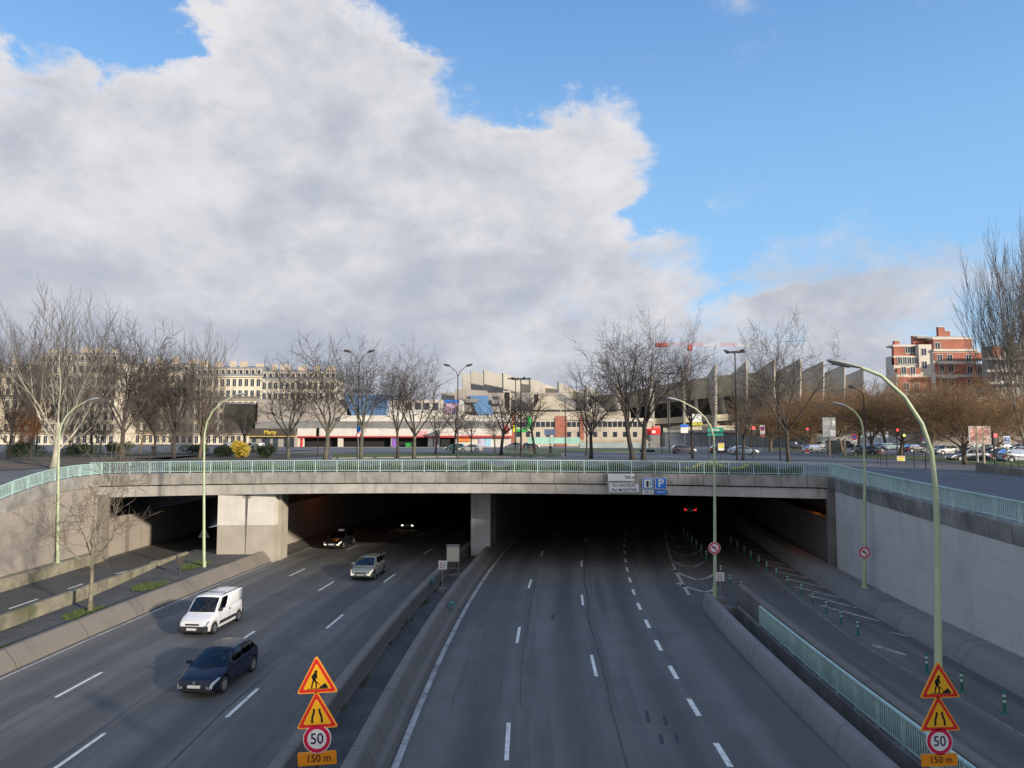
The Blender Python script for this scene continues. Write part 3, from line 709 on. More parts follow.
def layer(poly, d, name, m, root, thick=.002):
    q = MB(); q.prism(poly, lambda x, z: (x, -d, z), lambda x, z: (x, -d+thick, z)); return q.build(name, m, root)
def layers(polys, d, name, m, root):
    q = MB()
    for pl in polys: q.prism(pl, lambda x, z: (x, -d, z), lambda x, z: (x, -d+.002, z))
    return q.build(name, m, root)
def tri(h, inset=0.):
    w_ = 2*h/math.sqrt(3)*.98; pts = [(-w_/2, -h/3), (w_/2, -h/3), (0, 2*h/3)]
    k = 1-inset*3/h; return rpoly([(x*k, z*k) for x, z in pts], .055*k*h)
def stroke(a, b, w_, w2=None):
    a, b = Vector(a), Vector(b); d = (b-a).normalized(); s_ = Vector((-d.y, d.x)); w2 = w_ if w2 is None else w2
    return [tuple(a+s_*w_/2), tuple(a-s_*w_/2), tuple(b-s_*w2/2), tuple(b+s_*w2/2)]
def warn_tri(loc, h, kind, label, roll):
    r = sgn_root('roadworks_sign', loc, label, 'road sign', roll)
    q = MB(); q.prism(tri(h), lambda x, z: (x, 0, z), lambda x, z: (x, .03, z)); q.build('backing_plate', C_org, r)
    layer(tri(h, .030*h), .004, 'red_border', C_red, r); layer(tri(h, .105*h), .008, 'yellow_field', C_yel, r)
    k = h/1.0
    if kind == 'works':
        S_ = [circ(.042, 14, (-.015, .235)), stroke((-.03, .20), (-.075, .05), .09, .075), stroke((-.07, .06), (-.12, -.07), .05, .04), stroke((-.12, -.06), (-.15, -.2), .04, .035),
              stroke((-.07, .06), (-.02, -.06), .05, .04), stroke((-.02, -.05), (-.025, -.2), .04, .035), stroke((-.06, .18), (-.13, .11), .035), stroke((-.13, .12), (-.10, .03), .03), stroke((-.01, .17), (.0, .05), .035),
              stroke((-.10, .05), (.09, -.12), .018), [(.05, -.2), (.09, -.15), (.14, -.13), (.18, -.085), (.23, -.08), (.26, -.12), (.30, -.2)], stroke((-.28, -.212), (.31, -.212), .016)]
    else:
        S_ = []
        for s_ in (-1, 1):
            p_ = [(s_*.06, .17), (s_*.065, .06), (s_*.10, -.02), (s_*.135, -.08), (s_*.14, -.19)]
            p_ = [(.075 if s_ > 0 else -.075, .18), (.075*s_, .10), (.125*s_, -.04), (.135*s_, -.19)]
            for a, b in zip(p_, p_[1:]): S_.append(stroke(a, b, .055))
    if kind == 'works': layers([[(x*k, z*k) for x, z in pl] for pl in S_], .012, 'symbol', C_blk, r)
    else:
        for h_ in (S_[:3], S_[3:]): layers([[(x*k, z*k) for x, z in pl] for pl in h_], .012, 'lane_line_symbol', C_blk, r)
    return r
def round_sign(loc, rr_, label, roll=0, kind='50'):
    r = sgn_root('speed_limit_sign' if kind == '50' else 'no_left_turn_sign', loc, label, 'road sign', roll)
    q = MB(); q.prism(circ(rr_), lambda x, z: (x, 0, z), lambda x, z: (x, .03, z)); q.build('backing_plate', C_wht, r)
    layer(circ(rr_*.94), .004, 'red_ring', C_crim, r); layer(circ(rr_*.68), .008, 'white_field', C_wht, r)
    if kind == '50':
        q = MB(); text_into(q, '50', lambda x, y: (x*.92, -.012, y), rr_*1.05); q.build('lettering', C_navy, r, fix=False)
    else:
        k = rr_
        P = [stroke((.18*k, -.45*k), (.18*k, .12*k), .15*k), stroke((.25*k, .12*k), (-.20*k, .12*k), .15*k), [(-.12*k, .38*k), (-.48*k, .12*k), (-.12*k, -.14*k)]]
        if kind == 'curve': P = [stroke((.25*k, -.4*k), (.2*k, -.05*k), .18*k), stroke((.22*k, -.1*k), (0, .12*k), .18*k), [(-.0*k, .38*k), (-.45*k, .10*k), (0, -.14*k)]]
        layers(P, .012, 'arrow', C_blk, r); layers([stroke((-.5*k, .5*k), (.5*k, -.5*k), .12*k)], .016, 'bar', C_crim, r)
    return r
def dist_plate(loc, w_, h_, label, roll):
    r = sgn_root('distance_plate', loc, label, 'road sign', roll)
    q = MB(); q.prism(rpoly([(-w_/2, -h_/2), (w_/2, -h_/2), (w_/2, h_/2), (-w_/2, h_/2)], .04), lambda x, z: (x, 0, z), lambda x, z: (x, .03, z)); q.build('plate', mat('plate_orange', (.78, .27, .01), .4, .04), r)
    q = MB(); text_into(q, '150 m', lambda x, y: (x*.98+.04*w_, -.006, y), h_*.78); q.build('lettering', mat('plate_brown_letters', (.06, .015, .01), .5, 0), r, fix=False)
    return r
def sign_stack(u, Y, rows, rollt, which, kx=1.):
    out = []
    h = 1.0
    for kind, v in rows:
        p = PY(u, v, Y)
        if kind in ('works', 'narrow'):
            out.append(warn_tri(p, rows_h, kind, which[kind], rollt))
        elif kind == '50': round_sign(p, rr50, which[kind], rollt)
        else: dist_plate(p, plw, plh, which[kind], rollt*1.3)
Y = 18.6; rows_h = 36.0/F*Y; rr50 = 13.6/F*Y; plw = 37.5/F*Y; plh = 12.5/F*Y
sign_stack(317, Y, [('works', 680.5), ('narrow', 715.5), ('50', 739), ('plate', 758.5)], R(-3.),
    {'works': 'yellow triangular men-at-work sign at the top of the left stack', 'narrow': 'yellow triangular road-narrows sign under the left men-at-work sign', '50': 'round 50 speed limit sign in the left stack of roadworks signs', 'plate': 'orange 150 m plate at the bottom of the left sign stack'})
p = PY(317, 760, Y+.08); q = MB(); q.bar((0, 0, 0), (0, 0, PY(317, 668, Y).z), .045, 10); o = q.build('sign_post', mat('dark_post', (.05, .05, .05), .6), None); o.location = (p.x, Y+.085, 0.05)
tag(o, 'dark steel post in the central strip behind the left sign stack', 'post')
Y = 19.35; rows_h = 35.0/F*Y; rr50 = 12.8/F*Y; plw = 34.5/F*Y; plh = 11.5/F*Y
sign_stack(939.5, Y, [('works', 685.5), ('narrow', 718.5), ('50', 741.5), ('plate', 760)], R(-1.5),
    {'works': 'yellow triangular men-at-work sign clamped on the nearest lamp post', 'narrow': 'yellow triangular road-narrows sign on the nearest lamp post', '50': 'round 50 speed limit sign on the nearest lamp post', 'plate': 'orange 150 m plate lowest on the nearest lamp post'})
p = PY(714.5, 548, lampA.y-.16); round_sign(p, 5.9/F*lampA.y, 'round no-left-turn sign on the middle lamp post', 0, 'left')
p = PY(864.5, 552.5, lampB.y-.16); round_sign(p, 5.9/F*lampB.y, 'round no-left-turn sign on the lamp post against the right wall', 0, 'curve')
# direction panels on the bridge face
def panel(name, u0, v0, u1, v1, m, label, yo=.2, edge=None, cat='road sign'):
    x = (u0+u1)/2; Yp = yfront(PY(x, 480, 56).x)-yo
    a = PY(u0, v1, Yp); b = PY(u1, v0, Yp); c = (a+b)/2
    r = sgn_root(name, c, label, cat); w_, h_ = (b.x-a.x)/2, (b.z-a.z)/2
    q = MB(); q.prism([(-w_, -h_), (w_, -h_), (w_, h_), (-w_, h_)], lambda x, z: (x, 0, z), lambda x, z: (x, .05, z)); q.build('panel', m, r)
    q = MB(); q.box(-w_*.7, -w_*.6, .05, .24, -h_*.7, h_*.7); q.box(w_*.6, w_*.7, .05, .24, -h_*.7, h_*.7); q.build('bracket', C_back, r)
    if edge:
        e = .04; q = MB()
        for bx in ((-w_+e, w_-e, -h_+e, -h_+2*e), (-w_+e, w_-e, h_-2*e, h_-e), (-w_+e, -w_+2*e, -h_+2*e, h_-2*e), (w_-2*e, w_-e, -h_+2*e, h_-2*e)): q.box(bx[0], bx[1], -.004, 0.001, bx[2], bx[3])
        q.build('edge_line', edge, r)
    return r, w_, h_
def lettering(r, body, x, z, size, m, kx=1., d=.008):
    q = MB(); text_into(q, body, lambda a, b: (x+a*kx, -d, z+b), size); q.build('lettering', m, r, fix=False)
r, w_, h_ = panel('distance_sign', 608, 473.8, 640.3, 481, C_wht, 'narrow white 700 m panel above the two place names on the bridge'); lettering(r, '700 m', w_*.34, 0, h_*1.3, C_blk, .9)
r, w_, h_ = panel('direction_sign', 608, 482.0, 640.3, 493.3, C_wht, 'white direction panel with two place names hung on the bridge face', edge=C_blk)
lettering(r, "Pte d'AUTEUIL", 0, h_*.42, h_*.70, C_blk, .95); lettering(r, 'Pte MOLITOR', 0, -h_*.42, h_*.70, C_blk, 1.05)
r, w_, h_ = panel('fuel_sign', 642.3, 477.8, 653.8, 489.2, C_wht, 'blue-bordered white fuel station sign on the bridge face')
layers([[(-w_*.92, -h_*.92), (w_*.92, -h_*.92), (w_*.92, h_*.92), (-w_*.92, h_*.92)]], .004, 'blue_field', C_blue, r); layers([[(-w_*.68, -h_*.72), (w_*.68, -h_*.72), (w_*.68, h_*.72), (-w_*.68, h_*.72)]], .008, 'white_field', C_wht, r)
layers([[(-w_*.3, -h_*.6), (w_*.1, -h_*.6), (w_*.1, h_*.1), (w_*.2, h_*.35), (-w_*.1, h_*.5), (-w_*.4, h_*.3), (-w_*.3, h_*.1)]], .012, 'pump_symbol', C_blk, r); layers([[(w_*.25, -h_*.35), (w_*.5, -h_*.3), (w_*.5, h_*.5), (w_*.3, h_*.45)]], .012, 'green_mark', C_grn, r)
r, w_, h_ = panel('distance_sign', 642.3, 490.0, 653.8, 494.2, C_wht, 'tiny white 700 m plate under the fuel station sign'); lettering(r, '700 m', 0, 0, h_*1.4, C_blk)
r, w_, h_ = panel('parking_sign', 655.2, 477.8, 666.6, 489.2, C_wht, 'blue parking sign with a white P on the bridge face')
layers([[(-w_*.92, -h_*.92), (w_*.92, -h_*.92), (w_*.92, h_*.92), (-w_*.92, h_*.92)]], .004, 'blue_field', C_blue, r); lettering(r, 'P', 0, 0, h_*1.9, C_wht, 1.1)
r, w_, h_ = panel('distance_sign', 655.2, 490.0, 666.6, 494.4, C_blue, 'tiny blue 700 m plate under the parking sign'); lettering(r, '700 m', 0, 0, h_*1.4, C_wht)
# small grid sign boards on feet in the strips
def grid_board(base, sz, hh, label):
    r = empty('lane_count_board', base, 0, label, 'road sign')
    q = MB(); q.box(-sz/2, sz/2, 0, .03, hh, hh+sz); q.build('board', C_wht, r)
    q = MB()
    for i in range(2):
        for j in range(3): q.box(-sz*.36+i*sz*.38, -sz*.02+i*sz*.38-sz*.04, -.004, 0, hh+sz*(.14+j*.26), hh+sz*(.30+j*.26))
    q.build('marks', mat('faint_red_marks', (.40, .22, .20), .5, 0), r)
    q = MB(); q.bar((0, .02, .2), (0, .02, hh), .03, 8); q.build('post', M_steel, r)
    q = MB(); q.box(-.22, .22, -.18, .2, 0, .34); o = q.build('foot_block', M_concg, r); bevel(o, .03)
p = G(442.5, 594); grid_board(Vector((p.x, p.y, .05)), .55, 1.55, 'small white board on a concrete foot in the central strip')
p = G(516/6.4+640, 603); grid_board(Vector((p.x, p.y, .0)), .52, 1.35, 'small white board at the divider nose beside the middle lamp post')
# beige switch cabinet on a frame by the pier
p = G(453, 576); r = empty('equipment_cabinet', (p.x, p.y, .05), 0, 'beige metal cabinet on a spindly frame in front of the centre pier', 'cabinet')
q = MB(); q.box(-.46, .46, -.2, .25, 1.02, 2.15); o = q.build('cabinet_box', mat('cabinet_beige', (.50, .47, .38), .5, .05), r); bevel(o, .03)
q = MB(); q.box(-.50, .50, -.24, .30, 2.15, 2.22); q.build('lid', mat('cabinet_lid', (.2, .2, .18), .5), r)
q = MB()
for x in (-.42, .42):
    q.bar((x, -.15, .1), (x, -.15, 1.02), .02, 6); q.bar((x, .2, .1), (x, .2, 1.02), .02, 6)
q.bar((-.42, -.15, .55), (.42, -.15, .55), .02, 6); q.build('frame', M_steel, r)
q = MB(); q.box(-.6, .6, -.3, .35, 0, .1); q.build('base_slab', M_concg, r)
# teal reflector caps on the barriers
M_tealcap = mat('teal_plastic', (.02, .26, .24), .5, .05)
for i, (u, v, z, lb) in enumerate(((431.5, 579.5, .86, 'small teal cap on the barrier beside the oncoming lanes'), (452, 603, .88, 'small teal cap on the barrier beside the right carriageway'), )):
    p = G(u, v, z); q = MB()
    q.box(-.16, .16, -.11, .11, .0, .05); q.box(.12, .18, -.11, .11, -.34, .05); q.box(-.18, -.12, -.11, .11, -.22, .05)
    o = q.build('reflector_cap', M_tealcap); o.location = p; tag(o, lb, 'reflector'); bevel(o, .01)
# green and white flexible bollards
M_bg = mat('bollard_green', (.015, .16, .10), .5, .05); M_bw = mat('bollard_white', (.62, .64, .60), .5, .05)
def bollard_proto():
    r = empty('flexible_bollard')
    def cyl(z0, z1, r0, r1): q = MB(); q.bar((0, 0, z0), (0, 0, z1), r0, 10, r1); return q
    q = cyl(0, .04, .13, .11); q.bar((0, 0, .04), (0, 0, .80), .05, 10, .05); q.bar((0, 0, .80), (0, 0, .84), .05, 10, .02); q.build('post', M_bg, r)
    for z in (.42, .62): cyl(z, z+.09, .053, .053).build('white_band', M_bw, r)
    return r
bp = None
rowA = [(683.8, 536), (688, 540), (692, 544.5), (696.3, 549), (701.5, 554), (706.5, 559.5), (721, 575.5), (730, 585), (741.5, 592)]
rowB = [(731, 545), (737.5, 549.5), (744.5, 555), (751, 560), (759, 566), (767, 571.5), (776.5, 578), (787.5, 586.5), (801.5, 595.5), (813, 604.5), (826.5, 613.5), (841, 624.5), (858, 635), (927, 673), (962, 692), (1005, 714)]
la = ['deepest', 'second', 'third', 'fourth', 'fifth', 'sixth', 'seventh', 'eighth', 'ninth and nearest']
lb = ['deepest', 'second', 'third', 'fourth', 'fifth', 'sixth', 'seventh', 'eighth', 'ninth', 'tenth', 'eleventh', 'twelfth', 'thirteenth', 'fourteenth', 'fifteenth', 'sixteenth']
for row, names, tx in ((rowA, la, 'green and white bollard, {} in the short row left of the slip road'), (rowB, lb, 'green and white bollard, {} from the tunnel in the long row along the slip road')):
    for (u, v), nm in zip(row, names):
        p = G(u, v)
        if bp is None: bp = o = bollard_proto()
        else: o = dup(bp)
        o.location = (p.x, p.y, .004); tag(o, tx.format(nm), 'bollard', 'green and white flexible bollards beside the slip road')
# small dark marker and triangular sign in the left strip
p = G(180, 580); q = MB(); q.bar((0, 0, .0), (0, 0, 1.3), .03, 6); q.box(-.22, .22, -.03, .0, 1.0, 1.55); o = q.build('marker_post', mat('brown_marker', (.07, .06, .05), .7)); o.location = (p.x, p.y, .08); tag(o, 'small dark marker post standing in the strip left of the lamp post', 'marker post')
p = G(204.5, 545); warn = sgn_root('warning_sign', PY(204, 534, 67), 'grey triangular sign back inside the leftmost tunnel mouth', 'road sign')
q = MB(); q.prism(tri(1.0), lambda x, z: (x, 0, z), lambda x, z: (x, .03, z)); q.build('triangle_plate', mat('grey_plate', (.30, .31, .30), .5), warn)
q = MB(); q.bar((0, .05, -PY(204, 534, 67).z), (0, .05, .5), .04, 8); q.build('post', M_steel, warn)
# wall boxes
for (u, v, Yb, s_, lb_) in ((94.5, 501.5, 60.6, .35, 'small dark box high on the jamb beside the leftmost tunnel'), (94.5, 528, 60.6, .4, 'small dark box halfway up the jamb beside the leftmost tunnel')):
    p = PY(u, v, Yb); q = MB(); q.box(-s_/2, s_/2, 0, .12, -s_/2, s_/2); o = q.build('wall_box', M_black); o.location = (p.x, Yb+.06, p.z); tag(o, lb_, 'box')
# tunnel lamps (sodium), seen glowing under the deck
M_sod = mat('sodium_lamp', (.9, .3, .05), .5, 0, emit=(1, .25, .03, 10))
def tun_lamp(x, y, z, label, e=14):
    r = empty('tunnel_lamp', (x, y, z), 0, label, 'lamp'); q = MB(); q.box(-.5, .5, -.12, .12, -.0, .14); q.build('housing', M_black, r)
    q = MB(); q.box(-.42, .42, -.08, .08, -.012, -.002); q.build('diffuser', M_sod, r)
    l = bpy.data.lights.new('sodium_glow', 'POINT'); l.energy = e; l.color = (1, .25, .05); l.shadow_soft_size = .15
    lo = bpy.data.objects.new('sodium_glow', l); S.collection.objects.link(lo); lo.parent = r; lo.location = (0, 0, -.25)
p = PY(345, 490, 78); tun_lamp(p.x, 74, 5.35, 'orange tunnel lamp glowing under the deck over the oncoming lanes', 12)
p = PY(797, 500, 60); tun_lamp(24.6, 58.5, 5.45, 'orange tunnel lamp glowing beside the right tunnel wall', 22)
# grass tufts and weeds: ground cover
M_weed = mat('weed_green', (.085, .125, .035), .9, .3, 3.)
def tufts(name, spots, n, hmin, hmax, m=M_weed, seed=3, label='patches of short green grass in the strip', kind='stuff'):
    rnd = random.Random(seed); q = MB()
    for (x, y, rx, ry, z) in spots:
        for i in range(n):
            t = rnd.random()*6.283; r_ = math.sqrt(rnd.random()); px_, py_ = x+rx*r_*math.cos(t), y+ry*r_*math.sin(t)
            h_ = rnd.uniform(hmin, hmax); a = rnd.random()*6.283; w_ = rnd.uniform(.01, .025); lx, ly = rnd.uniform(-.6, .6)*h_, rnd.uniform(-.6, .6)*h_
            k = len(q.v); q.v += [(px_-w_*math.cos(a), py_-w_*math.sin(a), z), (px_+w_*math.cos(a), py_+w_*math.sin(a), z), (px_+lx, py_+ly, z+h_)]; q.face((k, k+1, k+2))
    o = q.build(name, m, fix=False); return tag(o, label, 'grass' if label else None, None, kind)
sp_ = []
for u, v, rx, ry in ((88, 612, 1.1, 1.6), (150, 587, 1.0, 1.6), (196, 570, .8, 2.), (0, 650, .5, 1.4), (238, 556, 1.2, .8)):
    p = G(u, v, .1); sp_.append((p.x, p.y, rx, ry, .02+.6*ss(p.y, 44, 61)))
tufts('grass', sp_, 2600, .04, .16)
rnd = random.Random(5); sp_ = []
for i in range(46):
    y = rnd.uniform(16, 58); s_ = rnd.random() < .6; x = cc(y)+(-6.38 if s_ else -5.05)+rnd.uniform(-.12, .12); sp_.append((x, y, rnd.uniform(.05, .22), rnd.uniform(.1, .6), .05))
tufts('weeds', sp_, 50, .04, .20, mat('weed_dull', (.085, .105, .035), .9, .4, 3.), 8, 'scattered weeds growing along the foot of the barriers')
# ================= cars
def glass_mat(name, tint=(.20, .25, .27), rough=.03):
    m = bpy.data.materials.new(name); m.use_nodes = True; t = NT(m.node_tree); m.node_tree.nodes.clear()
    tr = t.n('ShaderNodeBsdfTransparent'); tr.inputs[0].default_value = (*tint, 1); gl = t.n('ShaderNodeBsdfGlossy'); gl.inputs['Roughness'].default_value = rough; gl.inputs[0].default_value = (.85, .92, 1, 1)
    fr = t.n('ShaderNodeFresnel'); fr.inputs[0].default_value = 1.6; mx = t.n('ShaderNodeMixShader'); t.put(mx.inputs[0], fr.outputs[0]); t.put(mx.inputs[1], tr.outputs[0]); t.put(mx.inputs[2], gl.outputs[0])
    o = t.n('ShaderNodeOutputMaterial'); t.put(o.inputs[0], mx.outputs[0]); return m
M_glass = glass_mat('car_glass'); M_tyre = mat('tyre_rubber', (.015, .015, .016), .8, .1); M_rim = mat('wheel_rim', (.42, .43, .45), .3, .05, metal=.7); M_trim = mat('black_plastic_trim', (.03, .03, .033), .6, .1)
M_head = mat('headlight_glass', (.42, .46, .50), .12, 0, metal=.6); M_tail = mat('tail_light_red', (.35, .01, .01), .25, 0); M_plate = mat('number_plate', (.70, .70, .66), .5, 0); M_int = mat('car_interior', (.03, .03, .033), .8, .1)
M_hlon = mat('headlight_lit', (.9, .85, .7), .3, 0, emit=(1, .85, .6, 4)); M_hllow = mat('headlight_dipped', (.9, .85, .7), .2, 0, emit=(1, .9, .65, .5)); M_tlon = mat('tail_light_lit', (.6, .02, .02), .3, 0, emit=(1, .03, .03, .8))
M_wplate = M_plate
def paint(name, c, metal=.35): return mat('paint_'+name, c, .32, .03, .8, metal=metal, coat=.6)
def lerp(a, b, t): return a+(b-a)*t
def make_car(K, P, name, lit=None, low=False):
    """K: dict of dimensions, P: paint; front towards -Y; origin on the ground under the middle"""
    L, W = K['L'], K['W']; root = empty(name); hw = W/2
    top = K['top']; bw = K['wheels']; rw = K['rw']; zb0 = K.get('zb', .22)
    def wid(t):
        u = abs(t/L-.5)*2; return hw*(1-.20*max(0, (u-.60)/.40)**2.2)
    n = int(L/.075); ts = [L*i/n for i in range(n+1)]; q = MB(); rows = []
    for t in ts:
        zt = interp(top, t); w_ = wid(t); zb = zb0+(.10*(max(0, abs(t/L-.5)*2-.85)/.15))
        for xw in bw:
            d = abs(t-xw)
            if d < rw+.055: zb = max(zb, rw+math.sqrt(max(0, (rw+.055)**2-d*d)))
        zb = min(zb, zt-.14); h_ = zt-zb
        sec = [(0, zt+.035), (.5*w_, zt+.028), (.80*w_, zt+.008), (.93*w_, zt-.03), (.985*w_, zt-min(.11, h_*.3)), (w_, zt-min(.24, h_*.5)), (w_*.995, zb+h_*.25), (w_*.97, zb+.02), (w_*.80, zb)]
        rows.append(len(q.v))
        for x, z in sec: q.v.append((x, t-L/2, z))
        for x, z in sec[1:]: q.v.append((-x, t-L/2, z))
    NS = 9
    c0, c1 = K['base']; 
    for i in range(n):
        a, b = rows[i], rows[i+1]; mid = (ts[i]+ts[i+1])/2; openc = c0+.12 < mid < c1-.12
        for k in range(NS-1):
            if openc and k < 2: continue
            q.face((a+k, b+k, b+k+1, a+k+1))
            ia = a if k == 0 else a+NS+k-1; ib = b if k == 0 else b+NS+k-1
            q.face((ia, a+NS+k, b+NS+k, ib))
    for r_ in (rows[0], rows[-1]): q.face([r_+k for k in range(NS)]+[r_+NS+k for k in range(NS-2, -1, -1)])
    body = q.build('body', P, root); smooth_by_angle(body, 38)
    q = MB(); q.box(-hw*.78, hw*.78, -L/2+.25, L/2-.2, .16, .42); q.build('underbody', M_trim, root)
    q = MB(); q.box(-hw*.80, hw*.80, c0-L/2+.1, c1-L/2-.1, .42, .50)
    zbelt = interp(top, (c0+c1)/2)
    for x in (-.36, .36):
        sy_ = K['seat']-L/2; q.box(x-.23, x+.23, sy_, sy_+.5, .5, .66); q.prism([(0, .6), (.16, .6), (.30, 1.13), (.20, 1.15)], lambda a, b, x=x: (x-.22, sy_+.42+a, b), lambda a, b, x=x: (x+.22, sy_+.42+a, b)); q.box(x-.12, x+.12, sy_+.66, sy_+.76, 1.13, 1.32)
    q.box(-hw*.82, hw*.82, c0-L/2+.12, c0-L/2+.5, zbelt-.25, zbelt-.03)
    q.build('interior', M_int, root)
    # greenhouse
    r0, r1 = K['roof']; zr = K['zr']; wr = hw*K.get('wr', .74)
    def base(s, side):
        t = lerp(c0, c1, s); return Vector((side*wid(t)*.93, t-L/2, interp(top, t)-.02))
    def roof(s, side):
        t = lerp(r0, r1, s); arch = 1-((s-.45)/.55)**2*.9; return Vector((side*(wr-.03*abs(s-.4)), t-L/2, zr-.09+.035*arch))
    def sideP(s, qq, side, off=0.):
        b_, r_ = base(s, side), roof(s, side); p_ = b_.lerp(r_, qq); p_.x += side*(.035*4*qq*(1-qq)+off); return p_
    def capP(a, qq, front, off=0.):
        s = 0 if front else 1; b1, r1_ = base(s, 1), roof(s, 1); sg = -1 if front else 1
        bow = (.20 if front else .10)*(1-a*a); bowr = (.08 if front else .05)*(1-a*a)
        B = Vector((a*b1.x, b1.y+sg*bow, b1.z+.035*(1-a*a))); T_ = Vector((a*r1_.x, r1_.y+sg*bowr, r1_.z+.05*(1-a*a))); p_ = B.lerp(T_, qq)
        nrm = Vector((0, sg*(T_.z-B.z), abs(T_.y-B.y)+.001)).normalized(); bul = .03*4*qq*(1-qq); return p_+nrm*(bul+off)
    q = MB()
    def gridp(f, us, vs, skip=lambda a, b: False):
        n0 = len(q.v)
        for v_ in vs:
            for u_ in us: q.v.append(tuple(f(u_, v_)))
        for j in range(len(vs)-1):
            for i in range(len(us)-1):
                if skip((us[i]+us[i+1])/2, (vs[j]+vs[j+1])/2): continue
                k = n0+j*len(us)+i; q.face((k, k+1, k+len(us)+1, k+len(us)))
    wins = K['wins']; q0, q1 = .07, .90
    ss_ = sorted(set([0, 1]+[x for w_ in wins for x in w_]+[.25, .5, .75]))
    for side in (-1, 1): gridp(lambda s, v_: sideP(s, v_, side), ss_, [0, q0, .35, .65, q1, 1], lambda s, v_: q0 < v_ < q1 and any(a < s < b for a, b in wins))
    aa = [-1, -.9, -.5, 0, .5, .9, 1]
    gridp(lambda a, v_: capP(a, v_, True), aa, [0, .06, .35, .65, .92, 1], lambda a, v_: abs(a) < .9 and .06 < v_ < .92)
    rear_open = K.get('rearwin', True)
    gridp(lambda a, v_: capP(a, v_, False), aa, [0, .12, .35, .65, .9, 1], lambda a, v_: rear_open and abs(a) < .9 and .12 < v_ < .9)
    def roofP(a, s):
        e = roof(s, 1); p_ = Vector((a*e.x, e.y, e.z+.05*(1-a*a)))
        f = capP(a, 1, True); g_ = capP(a, 1, False)
        if s <= 0: return f
        if s >= 1: return g_
        return p_+Vector((0, (f.y-roof(0, 1).y)*(1-s)+(g_.y-roof(1, 1).y)*s, 0))
    gridp(roofP, [-1, -.9, -.6, -.3, 0, .3, .6, .9, 1], [0, .1, .25, .4, .55, .7, .85, 1])
    sh = q.build('roof', P, root, fix=False)
    bm = bmesh.new(); bm.from_mesh(sh.data); bmesh.ops.remove_doubles(bm, verts=bm.verts, dist=.004); bmesh.ops.recalc_face_normals(bm, faces=bm.faces); bm.to_mesh(sh.data); bm.free(); smooth_by_angle(sh, 40)
    sh.modifiers.new('thickness', 'SOLIDIFY').thickness = .02
    def pane(nm, f, us, vs):
        nonlocal q
        q = MB(); gridp(f, us, vs); o = q.build(nm, M_glass, root, fix=False); o.data.polygons.foreach_set('use_smooth', [True]*len(o.data.polygons))
    pane('windscreen', lambda a, v_: capP(a, v_, True, .004), [-.91, -.6, -.3, 0, .3, .6, .91], [.05, .3, .6, .93])
    if rear_open: pane('rear_window', lambda a, v_: capP(a, v_, False, .004), [-.91, -.5, 0, .5, .91], [.11, .5, .91])
    for a, b in wins:
        for side in (-1, 1): pane('side_window', lambda s, v_, side=side: sideP(s, v_, side, .004), [a-.004, (a+b)/2, b+.004], [q0-.01, .35, .65, q1+.01])
    # wheels
    wproto = None
    for xw in bw:
        for side in (-1, 1):
            if wproto is None:
                wproto = wh = empty('wheel'); q = MB(); prof = [(rw*.62, -.09), (rw*.90, -.10), (rw, -.075), (rw, .075), (rw*.90, .10), (rw*.62, .09)]
                for k in range(28):
                    t = 2*math.pi*k/28
                    for r_, x in prof: q.v.append((x, r_*math.cos(t), r_*math.sin(t)))
                for k in range(28):
                    j = (k+1) % 28
                    for m_ in range(5): q.face((k*6+m_, k*6+m_+1, j*6+m_+1, j*6+m_))
                ty = q.build('tyre', M_tyre, wh); smooth_by_angle(ty, 40)
                q = MB(); 
                def ring(r0_, r1_, x0, x1, n_=28):
                    m0 = len(q.v)
                    for k in range(n_):
                        t = 2*math.pi*k/n_
                        for r_, x in ((r0_, x0), (r1_, x0), (r1_, x1), (r0_, x1)): q.v.append((x, r_*math.cos(t), r_*math.sin(t)))
                    for k in range(n_):
                        j = (k+1) % n_
                        for m_ in range(4): q.face((m0+k*4+m_, m0+k*4+(m_+1) % 4, m0+j*4+(m_+1) % 4, m0+j*4+m_))
                ring(rw*.52, rw*.66, -.085, .085); ring(.001, rw*.16, .06, .085); ring(.001, rw*.6, -.02, .02)
                for k in range(6):
                    t = 2*math.pi*k/6; d_ = Vector((0, math.cos(t), math.sin(t))); n_ = Vector((0, -math.sin(t), math.cos(t)))
                    p0 = d_*rw*.1; p1 = d_*rw*.56
                    m0 = len(q.v)
                    for xx in (.055, .08):
                        for pp, ww in ((p0, .045), (p1, .06)):
                            for sg in (-1, 1): v_ = pp+n_*ww*sg; q.v.append((xx, v_.y, v_.z))
                    for f in ((0, 1, 3, 2), (4, 5, 7, 6), (0, 1, 5, 4), (2, 3, 7, 6), (0, 2, 6, 4), (1, 3, 7, 5)): q.face([m0+i for i in f])
                rm = q.build('rim', M_rim, wh); smooth_by_angle(rm, 30); wh.parent = root
            else: wh = dup(wproto, root)
            wh.location = (side*(hw-.11), xw-L/2, rw); wh.rotation_euler = (0, 0, 0 if side > 0 else math.pi)
    # lights, plates, grille, mirrors
    yf_ = -L/2; zf = interp(top, .18)
    def fx_(x): # y of the front surface near half-width x
        return yf_+.02
    def bodyP(t, k, side, off=.010):
        zt = interp(top, t); w_ = wid(t); zb = zb0; h_ = zt-zb
        sec = [(0, zt+.035), (.5*w_, zt+.028), (.80*w_, zt+.008), (.93*w_, zt-.03), (.985*w_, zt-min(.11, h_*.3)), (w_, zt-min(.24, h_*.5)), (w_*.995, zb+h_*.25)]
        i = min(int(k), 5); f = k-i; x, z = lerp(sec[i][0], sec[i+1][0], f), lerp(sec[i][1], sec[i+1][1], f)
        return Vector((side*(x+off), t-L/2, z+off*.7))
